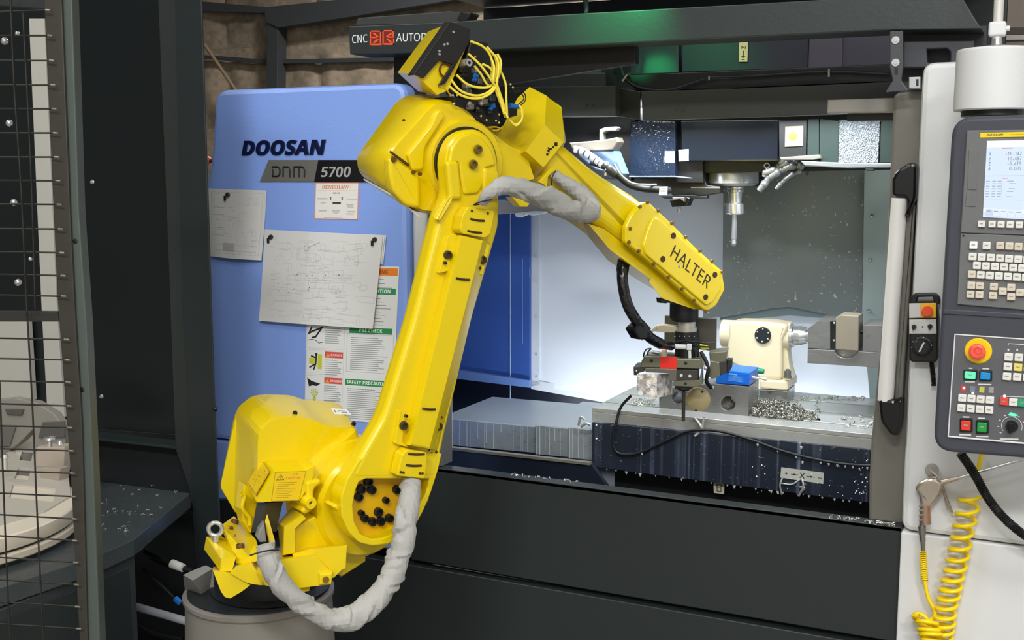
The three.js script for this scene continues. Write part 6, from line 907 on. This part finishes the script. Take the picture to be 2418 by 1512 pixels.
  for (const [i, m] of [[0, mat([196, 70, 70], 0.4)], [1, mat([120, 124, 140], 0.4)], [2, mat([196, 186, 90], 0.4)], [3, mat([150, 150, 152], 0.4)]]) part('indicator', Q([[2266 + i * 22, 911 + i], [2284 + i * 22, 912 + i], [2283 + i * 22, 926 + i], [2265 + i * 22, 925 + i]].map(([x, y], j) => [x + (j === 0 || j === 3 ? 3 : -3), y]), 0.0012, 0.004, { b: 0 }), m, lo);
  for (const [x, y] of [[2276, 917], [2297, 929]]) part('lit_indicator', ball(PAN.p(x, y, 0.005), 0.0028, 8), new THREE.MeshStandardMaterial({ color: 0xffffff, emissive: rgb(255, 225, 230), emissiveIntensity: 0.9 }), lo);
  for (let r = 0; r < 2; r++) for (let i = 0; i < 4; i++) addKey(2272.5 + i * 21.7 - r * 2, 940 + i * 1.6 + r * 23.5, 18, 17.5, keyM[0], lo, 0.003);
  for (let r = 0; r < 3; r++) for (let i = 0; i < 5; i++) addKey(2382 + i * 24 - r * 2, 843 + r * 23 + i * 1.4, 18.5, 18, r === 1 && i === 1 ? mat([226, 212, 110], 0.4) : keyM[0], lo, 0.003);
  part('print', [bar([2381, 812], [2480, 818], 0.0009), bar([2381, 812], [2381, 816], 0.0009)], wm, lo);
  for (const x of [2381, 2402]) part('print', Q([[x - 2, 824], [x + 2, 824], [x + 2, 829], [x - 2, 829]], 0.0006, 0.0036, { b: 0 }), wm, lo);
  addKey(2371, 948, 19, 18, mat([216, 70, 60], 0.4), lo, 0.003); addKey(2393, 950, 19, 18, keyM[0], lo, 0.003); addKey(2414, 952, 19, 18, mat([40, 160, 110], 0.4), lo, 0.003);
  part('print', bar([2362, 936], [2480, 941], 0.0008), wm, lo); part('lit_indicator', ball(PAN.p(2372, 936, 0.005), 0.0032, 8), new THREE.MeshStandardMaterial({ color: 0xffffff, emissive: rgb(255, 230, 235), emissiveIntensity: 0.9 }), lo);
  hs(2281, 1005, 15, 16); hs(2319, 1009, 15, 16); btn(2281, 1005, 21, 23, mat([224, 58, 40], 0.4), 'red_button', 'red square button'); btn(2319, 1009, 21, 23, mat([20, 150, 60], 0.4), 'green_button', 'green square button');
  const dial = part('dial', [lathe(PAN.p(2389, 1007, 0.004), PAN.ez, [[0, 0.014], [0.009, 0.014], [0.0125, 0.003], [0.013, 0]], 24), fbox(PAN, ...PAN.uv(2389, 1007).toArray(), 0.02, 0.006, 0.022, 0.012, 0.002)], M.blackGloss, lo);
  part('dial_scale', [new THREE.TorusGeometry(0.0205, 0.0007, 6, 30, 4.2)].map((g) => { g.rotateZ(-0.4); g.applyMatrix4(new THREE.Matrix4().makeBasis(PAN.ex, PAN.ey, PAN.ez).setPosition(PAN.p(2389, 1007, 0.004))); return g; }), wm, lo);
  for (let i = 0; i < 7; i++) { const a = 2.9 + i * -0.55 + 0.9; part('print', fbox(PAN, PAN.uv(2389, 1007).x + 0.0265 * Math.cos(a), PAN.uv(2389, 1007).y + 0.0265 * Math.sin(a), 0.0036, 0.004, 0.0018, 0.0005, 0), wm, lo); }
  part('lit_indicator', Q([[2380, 981], [2386, 974], [2405, 981], [2396, 984]], 0.0015, 0.005, { b: 0 }), new THREE.MeshStandardMaterial({ color: rgb(90, 220, 160), emissive: rgb(110, 255, 190), emissiveIntensity: 0.6 }), lo);
  // swivel housing and pole on top of the panel
  const u = thing('panel_swivel', 'white round swivel housing with a thin pole on top of the operator panel', 'housing', PAN.p(2345, 262, -0.05));
  const cy = FZ(0.22), c = cy.p(2345, 262), r = 0.083;
  part('drum', lathe(c, V(0, 1, 0), [[0, 0], [r * 0.97, 0], [r, 0.003], [r * 0.985, 0.128], [r * 0.95, 0.133], [0, 0.134]], 48), M.white, u);
  part('bearing', lathe(c.clone().add(V(0, -0.012, 0)), V(0, 1, 0), [[0, 0], [r * 0.8, 0], [r * 0.8, 0.014], [0, 0.014]], 40), M.darker, u);
  const tp = c.clone().add(V(0, 0.134, 0));
  part('pole_foot', lathe(tp, V(0, 1, 0), [[0.033, 0], [0.033, 0.003], [0.03, 0.006], [0.012, 0.008], [0.011, 0.022], [0, 0.022]], 28), M.chrome, u);
  part('clamp', [fbox(new Frame(tp.clone().add(V(0, 0.042, 0)), V(1, 0, 0), V(0, 1, 0)), 0, 0, 0, 0.036, 0.032, 0.03, 0.006), cyl(tp.clone().add(V(0.014, 0.042, 0.005)), tp.clone().add(V(0.025, 0.042, 0.005)), 0.006, 0.006, 12)], M.white, u);
  part('pole', cyl(tp.clone().add(V(0, 0.02, 0)), tp.clone().add(V(0, 0.8, 0)), 0.0105, 0.0105, 20), mat([214, 212, 206], 0.3, 0.2), u);
}
{ // hand pendant
  const F = FZ(0.06), t = thing('hand_pendant', 'black hand pendant with an orange stop button and round dial on the white panel', 'pendant', F.p(2182, 775));
  const Q = (l, th, dz, o = {}) => plate(F, l, th, { b: 0.002, dz, ...o }), pk = crop(2120, 680, 3.779);
  part('body', Q(pk([[104, 130], [345, 128], [365, 280], [358, 640], [335, 668], [118, 664], [98, 630]]), 0.038, 0, { r: 0.006, b: 0.005 }), M.black, t);
  part('handle', Q(pk([[108, 150], [110, 90], [145, 50], [330, 46], [375, 80], [380, 150]]), 0.02, -0.008, { r: 0.008, b: 0.003, holes: [pk([[165, 128], [180, 84], [310, 80], [322, 128]])] }), M.black, t);
  const a = part('face_plate', Q(pk([[100, 140], [206, 138], [206, 268], [100, 272]]), 0.004, 0.004), mat([206, 206, 202], 0.5), t);
  const b = part('face_plate', Q(pk([[206, 138], [342, 136], [342, 268], [206, 268]]), 0.004, 0.004), mat([246, 190, 30], 0.45), t);
  part('stop_knob', lathe(F.p(...pk([[266, 208]])[0], 0.004), V(0, 0, 1), [[0, 0.014], [0.011, 0.014], [0.0135, 0.011], [0.013, 0.006], [0.010, 0.004], [0.010, 0]], 26), mat([236, 84, 40], 0.4), b);
  const c = part('face_plate', Q(pk([[100, 284], [342, 280], [345, 412], [102, 412]]), 0.004, 0.004), mat([206, 206, 202], 0.5), t);
  for (const [x, y] of [[145, 348], [288, 344]]) part('selector', [cyl(F.p(...pk([[x, y]])[0], 0.004), F.p(...pk([[x, y]])[0], 0.012), 0.006, 0.005, 14), fbox(F, ...F.uv(...pk([[x, y]])[0]).toArray(), 0.014, 0.004, 0.011, 0.008, 0.001)], M.black, c);
  part('marker', disc(F, ...pk([[222, 348]])[0], 0.002, 0.0006, 0.004), M.black, c);
  const w = part('dial', lathe(F.p(...pk([[215, 522]])[0], 0), V(0, 0, 1), [[0, 0.014], [0.017, 0.014], [0.02, 0.011], [0.02, 0.004], [0.0245, 0.003], [0.0255, 0]], 36), mat([26, 26, 28], 0.4), t);
  part('dial_mark', fbox(new Frame(F.p(...pk([[212, 530]])[0], 0.0145), V(0.38, 0.92, 0), V(-0.92, 0.38, 0)), 0, 0, 0, 0.026, 0.004, 0.001, 0.0003), M.white, w);
  part('dial_dot', disc(F, ...pk([[258, 552]])[0], 0.0022, 0.0008, 0.014), M.black, w);
  for (let i = 0; i < 6; i++) { const an = 0.2 + i * 0.62; part('dial_tick', fbox(F, F.uv(...pk([[215, 522]])[0]).x + 0.0232 * Math.cos(an), F.uv(...pk([[215, 522]])[0]).y + 0.0232 * Math.sin(an), 0.0034, 0.0022, 0.0022, 0.0006, 0.0002), M.white, w); }
  part('cord', hose([[300, 665], [310, 740], [318, 810], [322, 875]].map((p) => F.p(...pk([p])[0], -0.02)), (s) => 0.0055 + 0.0012 * Math.sin(s * 110), 90, 10), M.rubber, t);
}
{ // air gun, coiled hose and corrugated cable
  const F = FZ(0.05), k = crop(2040, 1040, 3.204), at = (x, y, d = 0) => F.p(...k([[x, y]])[0], d);
  const hk = thing('hook_magnet', 'round steel hook disc on the white panel holding the air gun', 'hook', at(515, 225, -0.03));
  part('disc', lathe(FZ(0.02).p(...k([[517, 222]])[0]), V(0, 0, 1), [[0, 0.012], [0.0145, 0.012], [0.016, 0.009], [0.016, 0]], 28), mat([176, 172, 164], 0.3, 0.7), hk);
  part('hook', tube([at(505, 225, -0.02), at(505, 230, 0.0), at(540, 260, 0.004), at(575, 290, 0.0)], 0.0024, 20, 8), M.chrome, hk);
  const t = thing('air_gun', 'shiny metal air blow gun with a long thin pipe hanging on the white panel', 'blow gun', at(470, 400));
  const gm = mat([204, 192, 178], 0.24, 0.85);
  part('body', [plate(F, k([[378, 372], [420, 320], [510, 282], [580, 300], [600, 340], [575, 420], [520, 490], [515, 510], [430, 515], [414, 410]]), 0.03, { r: 0.006, b: 0.009, seg: 4, dz: 0.012 })], gm, t);
  part('grip', [cyl(at(462, 480), at(464, 630), 0.0125, 0.0145, 18)], mat([186, 150, 130], 0.3, 0.8), t);
  for (let i = 0; i < 4; i++) part('grip_rib', cyl(at(420, 497 + i * 36, 0.006), at(452, 494 + i * 36, 0.013), 0.003, 0.003, 8), M.chrome, t);
  part('trigger', plate(F, k([[585, 360], [600, 350], [630, 440], [676, 555], [660, 550], [620, 490]]), 0.012, { b: 0.002 }), mat([150, 142, 128], 0.4, 0.6), t);
  part('nozzle_base', cyl(at(570, 320, 0.0), at(720, 285, 0.0), 0.0085, 0.0045, 14), gm, t);
  part('pipe', cyl(at(700, 290, 0.0), F.p(2440, 1078, 0.0), 0.0034, 0.003, 10), M.chrome, t);
  part('coupling', [cyl(at(440, 632), at(440, 650), 0.007, 0.007, 12), cyl(at(440, 650), at(442, 715), 0.0095, 0.0085, 14), cyl(at(442, 715), at(446, 765), 0.0075, 0.0075, 6), cyl(at(446, 765), at(448, 840), 0.0062, 0.005, 12)], mat([150, 148, 142], 0.3, 0.85), t);
  const h = thing('coiled_air_hose', 'bright yellow coiled air hose hanging below the air gun on the white panel', 'hose', at(600, 1200));
  const ym = mat([250, 216, 0], 0.35);
  part('tail', tube([at(448, 830), at(452, 1000), at(462, 1080), at(490, 1200), at(535, 1290), at(530, 1345), at(440, 1370), at(372, 1340), at(400, 1310), at(470, 1340), at(480, 1365)], 0.0048, 90, 10), ym, h);
  part('spring_guard', (() => { const a = at(446, 838), b = at(460, 1060), n = 16, pts = []; for (let i = 0; i <= n * 10; i++) { const s = i / (n * 10), an = s * n * Math.PI * 2; pts.push(a.clone().lerp(b, s).add(V(Math.cos(an) * 0.0072, 0, Math.sin(an) * 0.0072))); } return new THREE.TubeGeometry(new THREE.CatmullRomCurve3(pts), n * 14, 0.0017, 5); })(), ym, h);
  part('spring_guard', tube([at(446, 838), at(460, 1060)], 0.0058, 4, 8), mat([130, 120, 30], 0.5), h);
  const coil = (cs, n, R, r) => { const c = smoothCurve(cs), pts = []; const N = n * 14; for (let i = 0; i <= N; i++) { const s = i / N, a = s * n * Math.PI * 2, p = c.getPointAt(s); pts.push(p.add(V(Math.cos(a) * R, Math.sin(a) * 0.004, Math.sin(a) * R))); } return new THREE.TubeGeometry(new THREE.CatmullRomCurve3(pts), N * 2, r, 8); };
  // turns open at the top and close up towards the bottom
  const dz = 0.0, mid = (x, y) => at(x, y, dz);
  const centre = [[810, 415], [785, 520], [765, 615], [745, 705], [730, 795], [712, 880], [695, 960], [675, 1035], [660, 1110], [645, 1180], [625, 1245], [615, 1320], [610, 1385], [600, 1440], [590, 1495], [578, 1550]];
  const pts = []; for (let i = 0; i < (centre.length - 1) * 16; i++) { const a = Math.floor(i / 16), s = (i % 16) / 16, c0 = centre[a], c1 = centre[a + 1], an = s * Math.PI * 2 + 0.4; pts.push(mid(c0[0] + (c1[0] - c0[0]) * s, c0[1] + (c1[1] - c0[1]) * s).add(V(Math.cos(an) * 0.0235, 0, Math.sin(an) * 0.0235))); }
  part('coil', new THREE.TubeGeometry(new THREE.CatmullRomCurve3(pts), pts.length * 2, 0.0051, 8), ym, h);
  const p2 = []; for (let i = 0; i < 5 * 16; i++) { const s = i / 16, an = s * Math.PI * 2 + 2; p2.push(at(462 + s * 14, 1345 + s * 44 + 8 * Math.sin(s * 4), 0.03).add(V(Math.cos(an) * 0.026, Math.sin(an) * (0.012 - 0.001 * s), Math.sin(an) * 0.022))); }
  part('coil', new THREE.TubeGeometry(new THREE.CatmullRomCurve3(p2), p2.length * 2, 0.0051, 8), ym, h);
  part('feed', tube([F.p(2318, 1072, -0.01), F.p(2312, 1100, -0.01), F.p(2306, 1128, -0.012), F.p(2316, 1170, -0.01)].slice(0, 3), 0.0048, 20, 8), ym, h);
  const c = thing('corrugated_cable', 'black corrugated cable curving down to the right below the operator panel', 'cable', F.p(2340, 1180));
  part('cable', hose([[2268, 1070], [2300, 1118], [2335, 1180], [2375, 1228], [2430, 1272], [2500, 1310]].map(([x, y], i) => F.p(x, y, 0.06 - 0.006 * i)), (s) => 0.0105 + 0.0013 * Math.sin(s * 420), 260, 12), M.rubber, c);
}
// ---------------------------------------------------------------- loading cell at the left: cabinet, turntable, fence
{
  const t = thing('cell_cabinet', 'dark grey robot cell cabinet with a recessed back panel, a tall pillar and a table', 'cabinet', V(-2.6, 0, 0.6));
  const P = (z, l, th, o) => plate(FZ(z), l, th, { b: 0.003, ...o });
  const dm = mat([33, 40, 41], 0.38, 0, { bumpMap: peel, bumpScale: 0.0002 });
  part('pillar', P(0.36, [[412, -20], [475, -20], [490, 446], [506, 940], [518, 1224], [524, 1420], [470, 1420], [452, 1170], [428, 700]], 0.006), dm, t);
  part('pillar_return', P(0.345, [[372, -20], [415, -20], [432, 700], [456, 1180], [414, 1060], [394, 520]], 0.03), mat([40, 44, 43], 0.45), t);
  part('back_panel', P(0.27, [[150, -20], [420, -20], [440, 1030], [180, 1010]], 0.03), mat([20, 25, 26], 0.3), t);
  part('ledge', P(0.35, [[180, 1030], [414, 1056], [414, 1062], [180, 1036]], 0.08), dm, t);
  part('lower_panel', P(0.30, [[150, 1030], [430, 1058], [456, 1190], [150, 1150]], 0.03), mat([30, 34, 36], 0.45), t);
  for (const [x, y] of [[218, 430], [240, 937]]) part('rivet', lathe(FZ(0.27).p(x, y), V(0, 0, 1), [[0, 0.006], [0.005, 0.005], [0.008, 0]], 12), M.chrome, t);  // shiny beads stand for two reflections in the dark panel
  part('hinge_knob', ball(FZ(0.36).p(508, 966), 0.008, 8), M.black, t);
  const TT = FY(0.66), top = [[-120, 1098], [215, 1135], [450, 1165], [315, 1275], [222, 1316], [25, 1382], [-120, 1430]].map(([x, y]) => TT.uv(x, y));
  part('table_top', extrude(roundShape(ccw(top), 0), 0.045, 0.002, TT), mat([58, 64, 66], 0.4, 0, { roughnessMap: wear }), t, { label: 'dark table top with chips' });
  const sx = TT.p(315, 1275), fx = FX(sx.x - 0.03);
  part('base', [box(sx.x - 0.615, 0.307, 1.235, 1.2, 0.61, 0.92, 0.004)], mat([44, 50, 52], 0.42), t);
  part('base_panel', slab(FX(sx.x - 0.012), [[-0.80, 0.02], [-1.5, 0.02], [-1.5, 0.585], [-0.80, 0.585]].map(([a, b]) => [a, b]), 0.012, { b: 0.002 }), dm, t);
  const g = []; reseed(12); for (let i = 0; i < 40; i++) { const py = 1148 + rnd() * 110, p = TT.p(235 + rnd() * (450 - (py - 1165) * 1.227 - 260), py); const b = new THREE.TorusGeometry(0.003 + rnd() * 0.003, 0.0008, 4, 6, 3); b.rotateX(rnd() * 6); b.rotateY(rnd() * 6); b.translate(p.x, p.y + 0.002, p.z); g.push(b); }
  solo('table_chips', g, mat([196, 196, 190], 0.3, 0.6), 'fine bright chips on the dark cell table', 'chips', { stuff: true });
}
{ // cables and pipe behind the pedestal
  const F = FZ(0.5), k = crop(160, 940, 2.642), at = (x, y, d = 0) => F.p(...k([[x, y]])[0], d);
  const a = thing('base_cable', 'dark cable with a white plug sleeve behind the pedestal', 'cable', at(640, 1050)); part('cable', tube([at(480, 960), at(570, 1000), at(660, 1040), at(780, 1085)], 0.008, 30, 8), M.rubber, a); part('plug', cyl(at(650, 1035, 0.004), at(720, 1062, 0.004), 0.0135, 0.0125, 14), mat([222, 222, 216], 0.5), a); part('cable', tube([at(520, 1000, -0.02), at(620, 1040, -0.02), at(760, 1090, -0.02)], 0.008, 20, 8), M.rubber, a);
  const b = thing('blue_plug_cable', 'thin dark cable with a bright blue plug behind the pedestal', 'cable', at(600, 1190)); part('cable', tube([at(470, 1070), at(560, 1150), at(660, 1245)], 0.005, 20, 8), M.rubber, b); part('plug', fbox(new Frame(at(686, 1265), V(0.85, -0.5, 0), V(0.5, 0.85, 0)), 0, 0, 0, 0.024, 0.013, 0.013, 0.002), mat([36, 120, 210], 0.4), b);
  const c = thing('grey_pipe', 'light grey pipe running low behind the pedestal', 'pipe', at(550, 1340)); part('pipe', cyl(at(380, 1290), at(760, 1400), 0.012, 0.012, 16), mat([176, 178, 184], 0.4), c);
  const d = thing('low_black_hose', 'black hose lying below the grey pipe', 'hose', at(540, 1440)); part('hose', tube([at(400, 1400), at(480, 1450), at(600, 1490), at(720, 1510)], 0.008, 20, 8), M.rubber, d);
  solo('dark_floor_box', plate(FZ(0.22), [[200, 1180], [560, 1180], [560, 1600], [200, 1600]], 0.02, { b: 0.002 }), M.darker, 'dark panel low behind the pedestal cables', 'panel');
}
{ // turntable with pallets
  const c = V(-2.62, 0, 1.02), r = 0.36;
  const t = thing('turntable', 'pale round turntable with slotted pallets behind the wire fence', 'turntable', V(c.x, 0.665, c.z));
  const pale = mat([186, 176, 158], 0.5);
  part('lower_disc', lathe(V(c.x, 0.672, c.z), V(0, 1, 0), [[0, 0], [r, 0], [r + 0.004, 0.004], [r + 0.004, 0.018], [r, 0.022], [0, 0.022]], 64), pale, t);
  part('groove', lathe(V(c.x, 0.661, c.z), V(0, 1, 0), [[0, 0], [r * 0.975, 0], [r * 0.975, 0.07], [0, 0.07]], 64), M.darker, t);
  part('upper_disc', lathe(V(c.x, 0.702, c.z), V(0, 1, 0), [[0, 0], [r - 0.002, 0], [r, 0.004], [r, 0.034], [r - 0.004, 0.038], [0, 0.038]], 64), mat([206, 196, 178], 0.5), t);
  const U = FY(0.745), k = crop(0, 720, 1.908), Q = (l, th, m, dz = 0, o = {}) => part('pallet', plate(U, k(l), th, { b: 0.001, dz, ...o }), m, t);
  Q([[-40, 720], [90, 620], [140, 560], [290, 560], [318, 860], [200, 930], [-40, 1000]], 0.012, mat([178, 172, 160], 0.5), 0, { holes: [[[58, 810], [250, 828], [240, 888], [42, 868]], [[82, 735], [140, 740], [125, 790], [66, 782]], [[100, 655], [150, 655], [140, 705], [88, 700]]].map(k) });
  part('pallet_floor', plate(U, k([[-40, 760], [100, 620], [290, 600], [300, 880], [-40, 960]]), 0.003, { b: 0.0005, dz: -0.009 }), mat([110, 106, 98], 0.5), t);
  const W = FZ(0.75), post = (l, th, m, z, nm, label) => part(nm, plate(FZ(z), k(l), th, { b: 0.003 }), m, t, { label });
  post([[165, 640], [290, 640], [285, 735], [160, 730]], 0.05, mat([176, 164, 150], 0.5), 0.62, 'workpiece');
  post([[170, 735], [270, 740], [262, 800], [185, 790]], 0.04, mat([160, 148, 134], 0.5), 0.68, 'workpiece');
  part('clamp', [cyl(W.p(...k([[225, 640]])[0]), W.p(...k([[225, 606]])[0]), 0.006, 0.006, 12), lathe(W.p(...k([[225, 606]])[0]), V(0, 1, 0), [[0, 0.008], [0.016, 0.006], [0.018, 0], [0, 0]], 18), cyl(W.p(...k([[270, 628]])[0]), W.p(...k([[270, 612]])[0]), 0.01, 0.006, 10)], M.chrome, t);
  part('clamp', [cyl(W.p(...k([[22, 740]])[0]), W.p(...k([[22, 690]])[0]), 0.007, 0.007, 12), lathe(W.p(...k([[22, 690]])[0]), V(0, 1, 0), [[0, 0.012], [0.009, 0.01], [0.011, 0], [0, 0]], 14)], M.chrome, t);
  post([[-40, 430], [60, 420], [160, 440], [240, 490], [292, 560], [290, 640], [160, 640], [150, 560], [90, 620], [-40, 720]], 0.03, mat([136, 132, 124], 0.5), 0.5, 'guard_hood', 'grey hood over the turntable');
  post([[20, 470], [105, 470], [95, 500], [30, 496]], 0.006, mat([84, 82, 78], 0.5), 0.507, 'hood_window');
  post([[190, 530], [290, 525], [288, 600], [170, 600]], 0.006, mat([88, 86, 82], 0.5), 0.507, 'hood_window');
  post([[-40, 545], [70, 545], [40, 640], [-40, 640]], 0.006, mat([104, 102, 96], 0.5), 0.507, 'hood_window');
  post([[-40, 1290], [38, 1270], [46, 1320], [36, 1440], [-40, 1460]], 0.05, pale, 1.05, 'drum_foot');
}
{ // light panels seen through the fence
  const t = thing('light_partition', 'pale grey partition strips seen through the wire fence at the far left', 'partition', V(-3.6, 0, -0.3)), m = mat([196, 194, 184], 0.55);
  const P = (l) => part('strip', plate(FZ(-0.3), l, 0.03, { b: 0.002 }), m, t);
  P([[68, 44], [104, 44], [134, 736], [152, 985], [112, 985], [98, 736]]); P([[-60, 756], [62, 758], [74, 945], [-60, 945]]);
  part('dark_sheet', plate(FZ(-0.34), [[-200, -40], [420, -40], [420, 1100], [-200, 1100]], 0.02, { b: 0.002 }), mat([24, 30, 31], 0.4), t);
}
{ // wire fence, its plane turned to the machine front
  const e = 18.6 * Math.PI / 180, F = new Frame(EYE.clone().addScaledVector(ray(120, 760), 2.32), V(Math.cos(e), 0, -Math.sin(e)), V(0, 1, 0));
  const t = thing('wire_fence', 'dark wire mesh fence panel with a flat post at the left edge of the picture', 'fence', F.p(150, 1500)), wm = mat([46, 44, 38], 0.45, 0.4);
  part('post', plate(F, [[102, -30], [144, -30], [165, 500], [178, 760], [193, 1000], [208, 1560], [190, 1560], [165, 1100], [135, 700]], 0.006, { b: 0.002, dz: -0.012 }), mat([52, 48, 42], 0.4), t);
  part('post', plate(F, [[144, -30], [169, -30], [186, 500], [204, 760], [220, 1100], [237, 1560], [208, 1560], [193, 1000], [178, 760], [165, 500]], 0.03, { b: 0.003, dz: -0.02 }), mat([72, 80, 76], 0.4), t);
  for (const [x, y] of [[178, 570], [194, 921]]) part('hole', disc(F, x, y, 0.0055, 0.0006, -0.02), M.black, t);
  part('cross_bar', plate(F, [[-60, 734], [136, 736], [138, 760], [-60, 760]], 0.012, { b: 0.002, dz: -0.014 }), mat([40, 40, 36], 0.45), t);
  part('top_bar', plate(F, [[-60, -40], [105, -40], [106, 22], [-60, 10]], 0.012, { b: 0.002, dz: -0.03 }), mat([30, 34, 36], 0.45), t);
  const H = [[24, 112, 28], [84, 117, 84], [143, 121, 143], [201, 124, 201], [257, 127, 257], [314, 130, 314], [371, 133, 371], [427, 136, 426], [483, 139, 482], [541, 142, 540], [597, 145, 595], [651, 148, 648], [700, 150, 697], [802, 156, 799], [850, 158, 847], [903, 160, 900], [959, 163, 954], [1010, 164, 1006], [1065, 167, 1060], [1118, 170, 1112], [1173, 172, 1165], [1226, 175, 1216], [1277, 176, 1266], [1329, 178, 1317], [1381, 180, 1370], [1433, 182, 1422], [1485, 185, 1474]];
  for (const [y, x, yl] of H) { part('wire', cyl(F.p(-40, yl - (y - yl) * 0.25), F.p(x, y), 0.0019, 0.0019, 6), wm, t); part('wire_end', cyl(F.p(x - 4, y, 0.001), F.p(x + 7, y + 1, 0.002), 0.0024, 0.0024, 8), mat([170, 165, 155], 0.3, 0.9), t); }
  for (const l of [[[24, -20], [33, 200], [50, 450], [64, 755]], [[64, 740], [77, 970], [87, 1200], [103, 1530]], [[-1, 900], [10, 1200], [24, 1530]], [[54, 30], [74, 430], [83, 735]]]) part('wire', tube(l.map(([x, y]) => F.p(x, y, 0.003)), 0.0019, 10, 6), wm, t);
  for (const [x, y, r] of [[11, 97, 0.008], [41, 79, 0.005], [22, 291, 0.0075], [33, 478, 0.0075], [72, 612, 0.0045], [43, 667, 0.008]]) part('rivet', ball(F.p(x, y, -0.1), r, 8), M.chrome, t);
}
{ // small things seen past the machine
  const F = FZ(-0.16), t = thing('hose_bundle', 'short blue, white and black hoses between the beam and the slotted rail', 'hoses', F.p(2220, 90));
  for (const [x, r, c] of [[2190, 0.012, [22, 22, 24]], [2212, 0.006, [190, 190, 192]], [2222, 0.009, [24, 24, 28]], [2246, 0.007, [40, 90, 190]], [2257, 0.004, [220, 220, 224]], [2266, 0.006, [60, 30, 40]]]) part('hose', cyl(F.p(x, 64), F.p(x, 100), r, r, 12), mat(c, 0.4), t);
  const G = FZ(-0.4), o = thing('orange_knob', 'small orange knob between the pillar and the blue panel', 'knob', G.p(490, 380));
  part('knob', ball(G.p(490, 379), 0.016, 14), mat([226, 86, 48], 0.45), o); part('stem', cyl(G.p(490, 380), V(-2.5, G.p(490, 380).y, -0.4), 0.008, 0.008, 10), M.black, o);
}
scene.traverse((o) => { if (o.isLight) o.castShadow = true; });
renderer.render(scene, camera);
